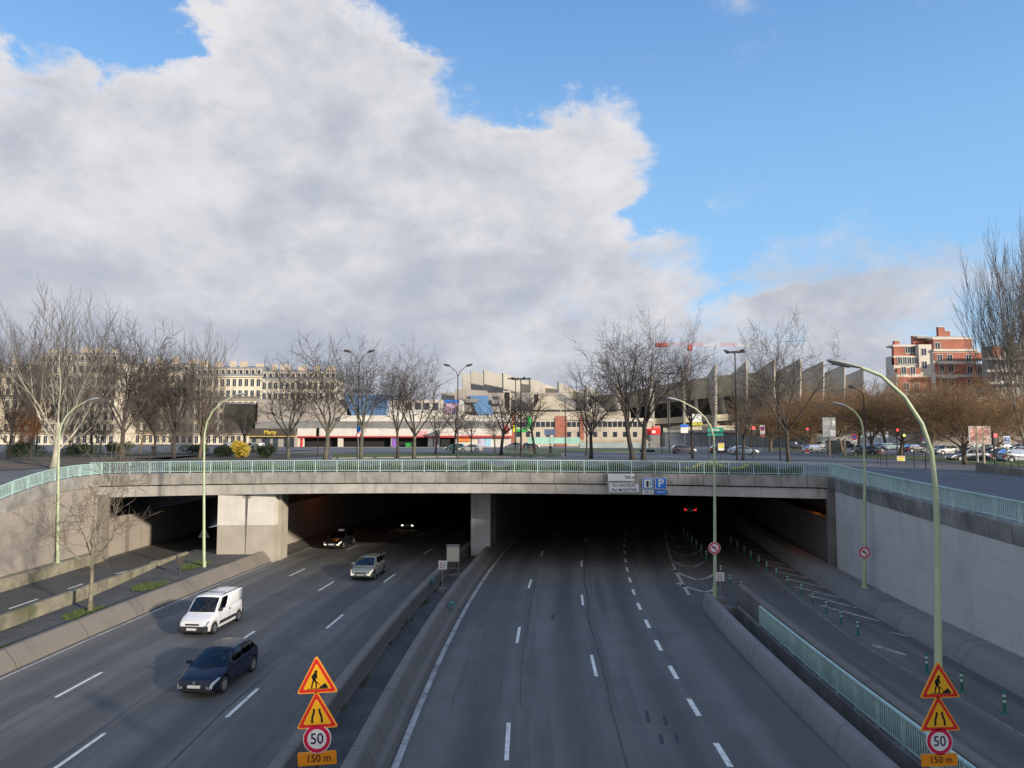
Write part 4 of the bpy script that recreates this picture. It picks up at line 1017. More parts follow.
    for side in (-1, 1):
        sw = K.get('sweep', .5); h0, h1 = K['hl']
        q = MB(); T_ = [0, .04, .10, .20, .20+sw*.75]
        for i, (ta, tb) in enumerate(zip(T_, T_[1:])):
            if lit: break
            f0 = i/4; f1 = (i+1)/4
            ka = lerp(2.7, 3.5, f0), lerp(4.9, 4.1, f0); kb = lerp(2.7, 3.5, f1), lerp(4.9, 4.1, f1)
            for j in range(4):
                q.quad(bodyP(ta, lerp(*ka, j/4), side), bodyP(ta, lerp(*ka, (j+1)/4), side), bodyP(tb, lerp(*kb, (j+1)/4), side), bodyP(tb, lerp(*kb, j/4), side))
        zt0 = interp(top, 0); w0 = wid(0)
        q.prism([(.66*w0, zt0-.08), (.97*w0, zt0-.12), (.995*w0, zt0-.03), (.80*w0, zt0+.005), (.68*w0, zt0+.006)], lambda x, z: (side*x, -L/2-.012, z), lambda x, z: (side*x, -L/2+.02, z))
        q.build('headlight', lit or (M_hllow if low else M_head), root)
        q = MB(); t0, t1 = K['tl']; w0 = wid(L)
        for ta, tb in ((L-.22, L-.1), (L-.1, L)):
            for j in range(3): q.quad(bodyP(ta, 3.6+j*.6, side), bodyP(ta, 4.2+j*.6, side), bodyP(tb, 4.2+j*.6, side), bodyP(tb, 3.6+j*.6, side))
        zl = interp(top, L); q.prism([(.66*w0, zl-.18), (.97*w0, zl-.18), (.97*w0, zl-.02), (.66*w0, zl-.0)], lambda x, z: (side*x, L/2+.012, z), lambda x, z: (side*x, L/2-.03, z)); q.build('tail_light', M_tail, root)
        q = MB(); mb = base(.06, side); q.box(min(side*hw*.93, side*(hw+.17)), max(side*hw*.93, side*(hw+.17)), mb.y+.02, mb.y+.12, mb.z+.02, mb.z+.17); o = q.build('mirror', K.get('mirror') or P, root); bevel(o, .03)
        q = MB(); zz = zbelt-.16
        for ty_ in K['handles']: q.box(min(side*hw*.985, side*(hw+.03)), max(side*hw*.985, side*(hw+.03)), ty_-L/2, ty_-L/2+.2, zz, zz+.035)
        q.build('door_handle', K.get('mirror') or P, root)
        q = MB()
        for ty_ in K['seams']: q.box(min(side*(hw-.01), side*(hw+.003)), max(side*(hw-.01), side*(hw+.003)), ty_-L/2-.006, ty_-L/2+.006, .36, zbelt-.06)
        q.build('door_seam', M_trim, root)
    q = MB(); g0, g1 = K['grille']; q.box(-hw*.42, hw*.42, yf_-.012, yf_+.05, g0, g1); q.build('grille', M_trim, root)
    q = MB(); q.box(-hw*.62, hw*.62, yf_-.010, yf_+.05, .30, .37); q.build('lower_intake', M_trim, root)
    pb_ = .05 if K.get('bumper') else 0; q = MB(); q.box(-.26, .26, yf_-.03-pb_, yf_-pb_, K['pz'], K['pz']+.11); q.build('number_plate', M_plate, root)
    q = MB(); q.box(-.26, .26, L/2-.01, L/2+.022, .75, .86); q.build('number_plate', M_plate, root)
    if K.get('bumper'):
        for (ya, yb, s_) in ((yf_-.05, yf_+.22, 1), (L/2-.2, L/2+.05, 1)):
            q = MB(); q.box(-hw*.90, hw*.90, ya, yb, .24, .56); o = q.build('bumper', M_trim, root); bevel(o, .07, 3)
        for side in (-1, 1):
            q = MB(); q.box(min(side*hw*.97, side*(hw+.018)), max(side*hw*.97, side*(hw+.018)), bw[0]-L/2+rw+.12, bw[1]-L/2-rw-.12, .40, .56); q.build('side_trim', M_trim, root)
            q = MB(); q.bar((side*(wr-.04), r0-L/2+.25, zr-.0), (side*(wr-.04), r1-L/2-.1, zr-.0), .018, 6); q.build('roof_rail', M_trim, root)
    if K.get('roofbar'):
        q = MB(); q.bar((-wr+.06, r0-L/2+.55, zr+.05), (wr-.06, r0-L/2+.55, zr+.05), .02, 6); q.build('roof_bar', M_trim, root)
    return root
HATCH = dict(L=4.2, W=1.75, rw=.315, wheels=(.82, 3.43), top=[(0, .48), (.05, .62), (.25, .74), (.7, .86), (1.15, .95), (1.7, .98), (3.6, 1.03), (4.05, .98), (4.2, .72)], base=(1.02, 4.10), roof=(1.98, 3.38), zr=1.48, wr=.70,
             wins=[(.10, .40), (.44, .74), (.78, .93)], hl=(.58, .72), tl=(.78, 1.02), grille=(.40, .50), pz=.42, handles=(2.1, 3.05), seams=(1.35, 2.35, 3.3), seat=2.0, sweep=.32)
SMALL = dict(HATCH, L=4.0, W=1.73, wheels=(.78, 3.28), top=[(0, .52), (.05, .68), (.25, .82), (1.05, .98), (1.6, 1.0), (3.5, 1.05), (3.88, 1.0), (4.0, .7)], base=(.92, 3.9), roof=(1.80, 3.42), zr=1.49, grille=(.52, .62), sweep=.28)
VAN = dict(L=4.1, W=1.72, rw=.30, wheels=(.78, 3.45), top=[(0, .55), (.06, .74), (.35, .88), (1.05, 1.08), (1.5, 1.10), (4.0, 1.12), (4.1, 1.0)], base=(.92, 4.07), roof=(1.62, 4.0), zr=1.80, wr=.83,
           wins=[(.05, .30)], rearwin=False, hl=(.66, .82), tl=(.80, 1.15), grille=(.60, .68), pz=.37, handles=(2.2,), seams=(1.25, 2.25), seat=1.75, sweep=.12, bumper=True, roofbar=True, mirror=M_trim)
SALOON = dict(HATCH, L=4.55, W=1.76, wheels=(.86, 3.52), top=[(0, .50), (.05, .64), (.25, .75), (1.25, .90), (1.8, .94), (3.7, .98), (4.4, .93), (4.55, .7)], base=(1.2, 4.0), roof=(2.05, 3.25), zr=1.42, wins=[(.10, .40), (.44, .74), (.78, .90)], seams=(1.5, 2.45, 3.35), handles=(2.2, 3.1), seat=2.15)
def head(off, Y):
    d = Vector((cc(Y+1)-cc(Y-1), 2)); return math.atan2(-d.x, d.y)   # rotation for a car driving towards the camera (front along -Y)
c = make_car(HATCH, mat('paint_midnight', (.006, .009, .024), .30, .03, .8, spec=.35, coat=.25), 'parked_car'); c.name = 'hatchback_car'
p = G(220, 681); c.location = (p.x, p.y, .0); c.rotation_euler.z = head(0, p.y)-R(3); tag(c, 'dark blue hatchback driving towards the camera behind the white van', 'car', 'cars driving towards the camera'); carA = c
q = MB(); s_ = 1
q.box(-.055, .055, -2.13, -2.10, .585, .665); o = q.build('front_emblem', M_rim, c)
c = make_car(VAN, mat('paint_white', (.74, .75, .76), .35, .02, coat=.5), 'delivery_van')
p = G(212, 627); c.location = (p.x, p.y, 0); c.rotation_euler.z = head(0, p.y)-R(2); tag(c, 'small white panel van with black bumpers and a roof bar', 'van', 'cars driving towards the camera'); carB = c
c = make_car(SMALL, paint('champagne', (.30, .32, .27), .45), 'hatchback_car', low=True)
p = G(368.5, 576); c.location = (p.x, p.y, 0); c.rotation_euler.z = head(0, p.y); tag(c, 'greenish silver small hatchback in the middle lane with dipped headlights', 'car', 'cars driving towards the camera'); carC = c
c = make_car(SALOON, paint('black', (.010, .010, .012), .2), 'taxi_car', low=True)
p = G(340.5, 546); c.location = (p.x, p.y, 0); c.rotation_euler.z = head(0, p.y); tag(c, 'black taxi with a white roof sign just leaving the tunnel', 'taxi', 'cars driving towards the camera'); carD = c
q = MB(); q.box(-.26, .26, 2.35-4.55/2, 2.52-4.55/2, 1.43, 1.57); o = q.build('roof_sign', C_wht, c); bevel(o, .03)
c = make_car(HATCH, paint('shadow', (.03, .03, .035)), 'hatchback_car', lit=M_hlon)
p = G(413, 527); c.location = (p.x, p.y, 0); c.rotation_euler.z = head(0, p.y); tag(c, 'car deep in the tunnel with both headlights shining', 'car', 'cars driving towards the camera'); carE = c
c = dup(carE); p = G(690, 513); c.location = (p.x, p.y, 0); c.rotation_euler.z = math.pi+head(0, p.y); tag(c, 'car driving away in the right tunnel with red tail lights lit', 'car'); c.pop('group') if 'group' in c else None
for ch in c.children:
    if ch.name.startswith('tail_light') or ch.name.startswith('headlight'):
        ch.material_slots[0].link = 'OBJECT'; ch.material_slots[0].material = M_tlon if ch.name.startswith('tail') else M_head
# ================= people
def skin_mesh(nodes, edges, mats_fn, mats, sub=1, name='body'):
    me = bpy.data.meshes.new(name); me.from_pydata([n[0] for n in nodes], edges, []); o = bpy.data.objects.new(name, me); S.collection.objects.link(o)
    m = o.modifiers.new('s', 'SKIN'); sd = me.skin_vertices[0].data
    for i, n in enumerate(nodes): r_ = n[1]; sd[i].radius = (r_, r_*(n[2] if len(n) > 2 else 1)); sd[i].use_root = (i == 0)
    m.use_smooth_shade = True; mm = o.modifiers.new('u', 'SUBSURF'); mm.levels = sub; mm.render_levels = sub
    dg = bpy.context.evaluated_depsgraph_get(); out = bpy.data.meshes.new_from_object(o.evaluated_get(dg)); bpy.data.objects.remove(o)
    for m_ in mats: out.materials.append(m_)
    for p_ in out.polygons: p_.material_index = mats_fn(p_.center); p_.use_smooth = True
    return out
def figure(name, loc, rz, label, coat, legs, stride=.3, seated=False, longcoat=None, hair=(.03, .02, .015), arms=.2):
    nodes = []; edges = []
    def add(p_, r_, par=None, k=1.):
        nodes.append((p_, r_, k)); i = len(nodes)-1
        if par is not None: edges.append((par, i))
        return i
    z0 = -.32 if seated else 0
    hip = add((0, 0, .96+z0), .135, None, .8); wst = add((0, 0, 1.10+z0), .125, hip, .75); ch = add((0, -.01, 1.30+z0), .155, wst, .70); nk0 = add((0, 0, 1.46+z0), .075, ch); nk = add((0, -.01, 1.53+z0), .052, nk0)
    h1 = add((0, -.02, 1.60+z0), .075, nk, 1.1); h2 = add((0, -.02, 1.68+z0), .086, h1, 1.12); add((0, -.01, 1.75+z0), .055, h2)
    for s_ in (-1, 1):
        hp = add((s_*.09, 0, .90+z0), .095, hip)
        if seated: kn = add((s_*.12, -.42, .58), .062, hp); an = add((s_*.13, -.62, .22), .042, kn); add((s_*.13, -.78, .18), .032, an)
        else:
            f = s_*stride; kn = add((s_*.09, -f*.42-.03, .50), .062, hp); an = add((s_*.09, -f*.75+.03, .09+(.05 if f < 0 else 0)), .042, kn); add((s_*.095, -f*.75-.14, .045+(.01 if f < 0 else 0)), .032, an)
        sh = add((s_*.185, 0, 1.42+z0), .062, ch)
        if seated: eb = add((s_*.24, -.16, 1.20+z0), .045, sh); wr_ = add((s_*.15, -.40, 1.24+z0), .030, eb); hd = add((s_*.14, -.46, 1.27+z0), .034, wr_, .6); dv = Vector((0, -.9, .2))
        else:
            g_ = -s_*stride*.8; eb = add((s_*.25, -g_*.35+.04, 1.16), .045, sh); wr_ = add((s_*.25, -g_*.7-.03, .93), .030, eb); hd = add((s_*.25, -g_*.8-.04, .86), .036, wr_, .6); dv = Vector((0, -.15, -1))
        for k in range(4):
            o_ = Vector((0, (k-1.5)*.020, 0)) if not seated else Vector(((k-1.5)*.020, 0, 0)); a = Vector(nodes[hd][0])+dv*.035+o_; f1 = add(tuple(a), .010, hd); add(tuple(a+dv*(.05+.012*(k in (1, 2)))), .008, f1)
        a = Vector(nodes[hd][0])+dv*.0+Vector((-s_*.03, -.02, 0)); f1 = add(tuple(a), .011, hd); add(tuple(a+dv*.04), .009, f1)
    sk_ = mat('skin_tone', (.42, .24, .17), .6, .05); cm = mat('cloth_'+coat[0], coat[1], .85, .12, 6.); lm = mat('cloth_'+legs[0], legs[1], .85, .12, 6.)
    def fn(c_):
        if c_.z > 1.50+z0: return 0
        hz = (.90 if not seated else 1.20+z0)
        if not seated and c_.z < .915 and abs(c_.x) > .2: return 0
        if seated and c_.y < -.38 and c_.z > .8: return 0
        return 1 if c_.z > (.93+z0) else 2
    body = skin_mesh(nodes, edges, fn, [sk_, cm, lm])
    root = bpy.data.objects.new(name, body); S.collection.objects.link(root); root.location = loc; root.rotation_euler.z = rz; tag(root, label, 'person')
    q = MB(); c_ = Vector((0, .0, 1.70+z0)); n_ = len(q.v)
    for i in range(7):
        ph = math.pi*i/10
        for k in range(12): t = 2*math.pi*k/12; back_ = 1 if math.sin(t) > -.3 else .35; q.v.append((.092*math.sin(ph)*math.cos(t), .012+.105*math.sin(ph)*math.sin(t)*(1 if math.sin(t) > 0 else .85), c_.z+.085*math.cos(ph)*(1 if ph < 1.2 else back_)))
    for i in range(6):
        for k in range(12): j = (k+1) % 12; q.face((i*12+k, i*12+j, i*12+12+j, i*12+12+k))
    o = q.build('hair', mat('hair_dark', hair, .8, .1), root, smooth=True)
    q = MB(); q.prism([(-.012, 1.655+z0), (.012, 1.655+z0), (.006, 1.69+z0), (-.006, 1.69+z0)], lambda a, b: (a, -.128, b), lambda a, b: (a*.5, -.09, b)); q.build('nose', sk_, root)
    q = MB()
    for s_ in (-1, 1): q.box(s_*.032-.010, s_*.032+.010, -.116, -.10, 1.692+z0, 1.704+z0)
    q.box(-.02, .02, -.114, -.10, 1.632+z0, 1.640+z0); q.build('face_features', M_black, root)
    if longcoat:
        q = MB(); rr_ = [(1.44, .17, .12), (1.30, .20, .135), (1.08, .165, .125), (.90, .20, .155), (.55, .25, .22), (.40, .265, .24)]
        for z_, a, b in rr_:
            for k in range(16): t = 2*math.pi*k/16; q.v.append((a*math.cos(t), b*math.sin(t), z_+.0*k))
        for i in range(5):
            for k in range(16): j = (k+1) % 16; q.face((i*16+k, i*16+j, i*16+16+j, i*16+16+k))
        q.build('long_coat', cm, root, smooth=True)
    return root
def put_in_car(car, x, y, label, coat):
    lo = Matrix.Translation(car.location) @ Matrix.Rotation(car.rotation_euler.z, 4, 'Z') @ Vector((x, y, .0))
    figure('person', lo, car.rotation_euler.z, label, coat, ('dark_trousers', (.03, .03, .04)), seated=True)
Lv = 4.1/2
put_in_car(carB, .36, 1.75-Lv+.28, 'person in a pale top driving the white van', ('pale_top', (.55, .50, .48)))
put_in_car(carB, -.36, 1.75-Lv+.28, 'person in a rosy top in the passenger seat of the white van', ('rosy_top', (.55, .28, .25)))
put_in_car(carA, .36, 2.0-2.1+.28, 'person in grey driving the dark blue hatchback', ('grey_top', (.30, .32, .32)))
put_in_car(carC, .36, 2.0-2.0+.28, 'person in white driving the silver hatchback', ('white_top', (.62, .62, .62)))
put_in_car(carC, -.36, 2.0-2.0+.28, 'person in pink in the passenger seat of the silver hatchback', ('pink_top', (.60, .20, .25)))
# ================= buildings
def B_(name, label, cat='building', loc=(0, 0, 0), rz=0.): return empty(name, loc, rz, label, cat)
M_win = mat('window_glass', (.035, .045, .06), .15, .3, .2); M_frame = mat('window_frame', (.55, .55, .52), .6, .05); M_zinc = mat('zinc_roof', (.22, .225, .235), .5, .15, .5)
M_slate = mat('slate_roof', (.07, .075, .09), .6, .2, .8)
def win_proto(w_, h_, m=None, frame=True, mull=1):
    """window facing -Y, origin at its bottom centre on the wall face"""
    o = None; q = MB(); q.box(-w_/2, w_/2, -.03, .05, 0, h_); o = q.build('window', m or M_win)
    if frame:
        q = MB(); e = .09
        q.box(-w_/2-e, w_/2+e, -.12, .02, -.14, 0); q.box(-w_/2-e, -w_/2, -.08, .02, 0, h_+e); q.box(w_/2, w_/2+e, -.08, .02, 0, h_+e); q.box(-w_/2, w_/2, -.08, .02, h_, h_+e)
        for k in range(1, mull+1): x = -w_/2+w_*k/(mull+1); q.box(x-.04, x+.04, -.05, -.03, 0, h_)
        q.build('frame', M_frame, o)
    return o
def place(proto, used, parent, x, y, z, rz=0.):
    o = proto if not used[0] else dup(proto)
    used[0] = True; o.parent = parent; o.location = (x, y, z); o.rotation_euler = (0, 0, rz); return o
def haussmann(u0, u1, vtop, Y, label, wall, floors=6, cols=12, vb=441, seed=0, yaw=0., roofm=None, depth=14., chim=5, balc=(1, 4)):
    a, b = PY(u0, vtop, Y), PY(u1, vtop, Y); W = b.x-a.x; zt = a.z; zg = 7.5; Hr = 4.6; Hw = zt-Hr-zg
    r = B_('apartment_building', label, 'building', ((a.x+b.x)/2, Y, zg), yaw)
    q = MB(); q.box(-W/2, W/2, 0, depth, -1, Hw); q.build('wall', wall, r)
    fh = Hw/floors
    q = MB(); q.prism([(0, Hw), (1.3, Hw+Hr*.75), (depth*.5, Hw+Hr), (depth-1.3, Hw+Hr*.75), (depth, Hw)], lambda y, z: (-W/2, y, z), lambda y, z: (W/2, y, z)); rf = q.build('roof', roofm or M_zinc, r)
    q = MB(); q.box(-W/2-.2, W/2+.2, -.45, .3, Hw-.35, Hw+.12); q.build('cornice', M_creamt, r)
    for k in balc:
        q = MB(); q.box(-W/2, W/2, -.9, -.002, k*fh-.22, k*fh-.02); q.build('balcony_slab', M_creamt, r)
        q = MB(); q.box(-W/2, W/2, -.9, -.85, k*fh, k*fh+.95); q.build('balcony_rail', M_railblk, r)
    wp = win_proto(1.25, fh*.62, mull=1); used = [False]; n = 0
    for f in range(floors):
        for c_ in range(cols):
            n += 1
            if n > 96: break
            place(wp, used, r, -W/2+W*(c_+.5)/cols, 0, (floors-1-f)*fh+fh*.14)
    dm = MB(); dm.box(-.75, .75, -.35, 1.6, 0, 2.1); dm.box(-.9, .9, -.45, 1.6, 2.1, 2.3); dp = dm.build('dormer', M_creamt); q = MB(); q.box(-.5, .5, -.40, -.34, .25, 1.9); q.build('pane', M_win, dp); used = [False]
    for c_ in range(cols): place(dp, used, rf, -W/2+W*(c_+.5)/cols, .75, Hw+.5)
    rnd = random.Random(seed)
    for k in range(chim):
        x = -W/2+W*(k+.5+rnd.uniform(-.15, .15))/chim; h_ = rnd.uniform(.3, 1.5); q = MB(); ww = rnd.uniform(.9, 2.0)
        q.box(x-ww, x+ww, 3, 4.2, Hw+Hr-1.2, Hw+Hr+h_)
        for j in range(5): q.bar((x-ww*.8+j*ww*.4, 3.6, Hw+Hr+h_), (x-ww*.8+j*ww*.4, 3.6, Hw+Hr+h_+.45), .10, 6)
        q.build('chimney', M_chim, rf)
    return r
M_cream = mat('cream_facade', (.70, .63, .49), .85, .06, .25, streak=.15); M_cream2 = mat('pale_stone_facade', (.66, .60, .49), .85, .08, .25, streak=.2); M_creamt = mat('cream_trim', (.62, .56, .45), .8, .05)
M_railblk = mat('iron_balcony', (.16, .15, .13), .6, .1); M_chim = mat('chimney_brick', (.50, .42, .33), .85, .2, .8)
haussmann(196, 262, 364, 262, 'cream six-storey apartment block with mansard roof, right of the tall upright bare trees', M_cream, cols=11, seed=1)
haussmann(262, 336, 367.5, 262, 'cream apartment block ending just left of the slanting blue glass front', M_cream2, cols=13, seed=2)
haussmann(118, 196, 361, 275, 'cream apartment block seen through the bare trees behind the left railing', M_cream, cols=12, seed=3)
haussmann(40, 118, 350, 255, 'tall cream block showing behind the pale-barked plane tree', M_cream2, floors=7, cols=12, seed=4)
haussmann(-60, 38, 362, 270, 'cream block at the left edge of the photo behind the brown trees', M_cream, cols=12, seed=5)
# red-brick and white apartment building on the right
M_brick = mat('red_brick', (.34, .125, .085), .85, .14, .6, col2=(.28, .13, .10)); M_rend = mat('white_render', (.58, .53, .46), .8, .06, .4, streak=.2)
Yb = 175.; zg = 7.4
def Xz(u, v, Y): p = PY(u, v, Y); return p.x, p.z
a = PY(893, 348, Yb); b = PY(984, 343, Yb)
r = B_('apartment_building', 'red brick and white apartment block with tall chimneys above the brown trees on the right', 'building', (0, Yb, zg))
def zz(v, Y=Yb): return PY(940, v, Y).z-zg
def xx(u, Y=Yb): return PY(u, 360, Y).x
def pbox(nm, u0, u1, v0, v1, y0, y1, m, par=r):
    y1 = min(y1, 1.5+y0*.5+y1*.22) if y1 > 5 else y1
    q = MB(); q.box(xx(u0), xx(u1), y0, y1, zz(v1) if v1 else 0, zz(v0)); return q.build(nm, m, par)
pbox('wall', 896, 984, 372, None, .0, 16, M_rend)
pbox('wall', 897, 921, 355, 372, 1.5, 14, M_rend); pbox('wall', 921, 934, 344, 372, .8, 14, M_rend); pbox('wall', 934, 977, 350.5, 372, .3, 14, M_rend); pbox('wall', 937, 976, 338.5, 350.5, 1.2, 13, M_brick)
for (u0, u1, v0, v1, y) in ((899, 921, 345.5, 355, 2.2), (897, 920.5, 357, 364, 1.35), (896.5, 920, 368, 374, -.12), (935, 983, 352.5, 360.5, .1), (935, 983, 364, 374, -.14), (935, 984, 377, 388, -.14), (897, 930, 377, 392, -.13)):
    pbox('brick_band', u0, u1, v0, v1, y, y+1.1, M_brick)
pbox('parapet', 936, 977, 336.8, 338.8, 1.0, 13, M_rend); pbox('parapet', 898, 921, 343.6, 345.6, 2.0, 13, M_rend); pbox('string_course', 934, 979, 349, 351.3, -.1, 1, M_rend)
rf = pbox('roof', 924, 975, 334.8, 336.8, 2.5, 12, M_zinc)
for u0, u1, v0, v1 in ((949.5, 956, 325, 337), (956, 961.5, 329, 337), (923, 936, 334, 344), (904, 909, 339, 344), (972, 983, 341, 347)): 
    pbox('chimney', u0, u1, v0, v1, 4, 6.5, M_brick, rf); pbox('chimney_cap', u0-.4, u1+.4, v0-.7, v0, 3.8, 6.7, M_rend, rf)
for v in (361.5, 375.5): pbox('balcony', 938, 953, v, v+3, -1.3, -.0, M_rend)
wp = win_proto(1.2, 1.7, mull=1); used = [False]
for row, y in (((912, 917), 1.34), ): pass
for u, v, y in [(913, 352, 2.19), (918, 352, 2.19), (903, 363.5, 1.3), (907.5, 363.5, 1.3), (912, 363.5, 1.3), (917, 363.5, 1.3), (926, 355, .79), (926, 368, .79), (940, 361.5, .09), (950, 361.5, .09), (969, 361.5, .09), (941, 372.5, -.15), (950, 373, -.15), (969, 373, -.15), (979, 373, -.15), (903, 374, -.13), (912, 374, -.13), (941, 349, 1.19), (950, 386, -.15), (969, 386, -.15), (905, 390, -.14), (915, 390, -.14), (941, 386, -.15),
                (944, 400, -.02), (956, 400, -.02), (968, 400, -.02), (979, 400, -.02), (905, 402, -.02), (917, 402, -.02)]:
    place(wp, used, r, xx(u), y, zz(v))
# grey-beige block behind the poplar, right edge
Yg = 165.
r = B_('apartment_building', 'grey-beige apartment block behind the tall poplar at the right edge', 'building', (0, Yg, zg))
def pb2(nm, u0, u1, v0, v1, y0, y1, m, par=None):
    y1 = min(y1, 5)
    q = MB(); q.box(PY(u0, 400, Yg).x, PY(u1, 400, Yg).x, y0, y1, (PY(u0, v1, Yg).z-zg) if v1 else 0, PY(u0, v0, Yg).z-zg); return q.build(nm, m, par or r)
M_gb = mat('grey_beige_facade', (.30, .275, .25), .85, .1, .4, streak=.25); M_gb2 = mat('grey_trim', (.36, .34, .32), .8, .08)
pb2('wall', 930, 1120, 397, None, .0, 16, M_gb); pb2('wall', 998, 1120, 345, 397, 0.5, 16, M_gb)
for v in (412, 425): pb2('string_course', 930, 1120, v, v+1.2, -.25, 0.001, M_gb2)
for v in (358, 370, 382): pb2('balcony', 985, 1030, v, v+2.5, -1.2, 0.49, M_gb2)
pb2('brick_band', 996, 1006, 347, 356, .3, .6, M_brick)
wp = win_proto(1.3, 2.1); used = [False]
for v in (356, 369, 381, 393): 
    for u in range(1004, 1110, 12): place(wp, used, r, PY(u, 400, Yg).x, .49, PY(u, v, Yg).z-zg)
for v in (410, 423, 437):
    for u in range(938, 1110, 13): place(wp, used, r, PY(u, 400, Yg).x, -.01, PY(u, v, Yg).z-zg)
# stadium
M_fin = mat('stadium_concrete', (.37, .35, .31), .85, .08, .15, streak=.3); M_band = mat('stadium_beige_concrete', (.52, .475, .36), .85, .08, .2, streak=.3); M_cre = mat('stadium_cream_concrete', (.46, .42, .34), .85, .08, .2, streak=.25)
st = B_('stadium', 'large concrete stadium ringed with tall razor-shaped fins', 'stadium', (0, 0, 7.5))
fins = [(462, 373, 318, 3), (470.5, 370.5, 302, 5), (483.5, 370, 290, 6), (502.5, 373, 280, 8), (529.5, 378, 271, 10), (558, 382, 263, 11), (585.5, 386, 257, 8), (616, 384, 252, 9), (651, 375, 248, 14), (684, 369, 245, 16), (716, 364, 244, 17), (747, 361, 245, 18), (775, 359.5, 248, 18), (801, 358.5, 253, 18), (824, 361, 260, 17), (845, 364, 270, 15), (864, 368, 282, 14)]
FO = []
for i, (u, v, Y, k) in enumerate(fins):
    FO.append(PY(u, v, Y))
def zs(v, P): return CH+(437-v)/F*P.y-7.5
inner = []
for i, P in enumerate(FO):
    a_ = FO[max(i-1, 0)]; b_ = FO[min(i+1, len(FO)-1)]; t = Vector((b_.x-a_.x, b_.y-a_.y)).normalized(); n_ = Vector((-t.y, t.x))
    D = 13.; zt = P.z-7.5; sc_ = zt/27.
    def mp(sd): return lambda d, z: (P.x+n_.x*d+t.x*sd, P.y+n_.y*d+t.y*sd, z)
    lo = 7.0*sc_
    D = 22. if i < 7 else 13.5
    prof = [(0, zt), (.35, zt*.70), (1.0, zt*.42), (3.0, 0), (6.8, 0), (5.6, zt*.42), (D*.72, zt*.60), (D, zt*.62), (D, zt*.84)]
    q = MB(); q.prism(prof, mp(-.38), mp(.38)); q.build('razor_fin', M_fin, st, fix=True)
    inner.append((P, t, n_, zt))
for (P, t, n_, zt), (Q, t2, n2, zt2) in zip(inner, inner[1:]):
    def pt(A, n, d, z): return (A.x+n.x*d, A.y+n.y*d, z)
    def slab(nm, d0, d1, f0, f1, m, th=.8):
        q = MB(); k = len(q.v)
        for d_ in (0, th):
            q.v += [pt(P, n_, d0+d_, zt*f0), pt(Q, n2, d0+d_, zt2*f0), pt(Q, n2, d1+d_, zt2*f1), pt(P, n_, d1+d_, zt*f1)]
        for f in ((0, 1, 2, 3), (4, 5, 6, 7), (0, 1, 5, 4), (1, 2, 6, 5), (2, 3, 7, 6), (3, 0, 4, 7)): q.face(f)
        return q.build(nm, m, st)
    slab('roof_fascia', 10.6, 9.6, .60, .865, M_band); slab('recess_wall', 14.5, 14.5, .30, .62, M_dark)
    slab('roof_slope', 10.4, 20., .87, .90, M_band)
    slab('terrace_parapet', 6.0, 5.6, .30, .38, M_band); slab('terrace_parapet', 4.8, 4.6, .17, .24, M_band); slab('concourse_wall', 8.5, 8.5, 0, .30, mat('concourse_grey', (.22, .20, .17), .8, .2, .3))
    # slanting strut in each bay
    m_ = (P+Q)/2; nm = (n_+n2).normalized(); z_ = (zt+zt2)/2
    q = MB(); q.prism([(7.2, z_*.30), (9.5, z_*.30), (8.2, z_*.60), (4.8, z_*.60)] if False else [(6.4, z_*.32), (8.2, z_*.32), (12.4, z_*.60), (9.2, z_*.60)], lambda d, z: (m_.x+nm.x*d-t.x*.5, m_.y+nm.y*d-t.y*.5, z), lambda d, z: (m_.x+nm.x*d+t.x*.5, m_.y+nm.y*d+t.y*.5, z)); q.build('raker_beam', M_fin, st)
# low commercial buildings in front of it
def unit(name, label, Y, cat='building'): return B_(name, label, cat, (0, Y, 7.5))
def fb(par, nm, u0, u1, v0, v1, y0, y1, m, Y):
    xa, xb = PY(u0, 437, Y).x, PY(u1, 437, Y).x; q = MB(); za = PY(u0, v1, Y).z-7.5 if v1 else 0; q.box(xa, xb, y0, y1, za, PY(u0, v0, Y).z-7.5); return q.build(nm, m, par)
M_shopw = mat('shop_white', (.60, .57, .52), .8, .06, .4, streak=.2); M_redf = mat('red_fascia', (.42, .05, .05), .5, .08); M_bglass = mat('blue_glazing', (.11, .22, .40), .25, .2, .12); M_greyp = mat('grey_panel', (.20, .20, .20), .7, .2, .2); M_taupe = mat('taupe_cladding', (.33, .30, .27), .85, .1, .15)
M_mur = {}
Y = 205.
r = unit('shopping_centre', 'long low white shopping building with red awning line and a slanting blue glass front', Y)
fb(r, 'wall', 340, 510, 419, 428.5, 0, 18, M_shopw, Y); fb(r, 'wall', 298, 510, 428.5, 436, -.6, 16, M_shopw, Y); fb(r, 'red_fascia_line', 298, 512, 436, 437.4, -.9, -.2, M_redf, Y)
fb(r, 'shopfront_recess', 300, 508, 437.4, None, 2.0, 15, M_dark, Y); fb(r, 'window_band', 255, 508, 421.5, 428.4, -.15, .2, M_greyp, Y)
fb(r, 'upper_storey', 255, 345, 399, 421.5, 1.5, 16, M_taupe, Y); fb(r, 'upper_storey', 345, 460, 399, 416, 4.6, 18, M_shopw, Y); fb(r, 'ledge', 340, 512, 415.5, 421.5, -.4, 10, M_shopw, Y)
q = MB(); ax, bx = PY(346, 437, Y).x, PY(388, 437, Y).x; zt_, zb_ = PY(346, 395, Y).z-7.5, PY(346, 416, Y).z-7.5
q.prism([(ax-.8, zt_), (bx, zt_), (bx-1., zb_), (ax+1.6, zb_)], lambda x, z: (x, -.5-(z-zb_)*.25+1.5, z), lambda x, z: (x, 4.5, z)); q.build('blue_glass_front', M_bglass, r)
q = MB()
for k in range(9):
    f = k/8; q.bar((lerp(ax+1.6, bx-1., f), .95, zb_), (lerp(ax-.8, bx, f), -.65, zt_), .06, 5)
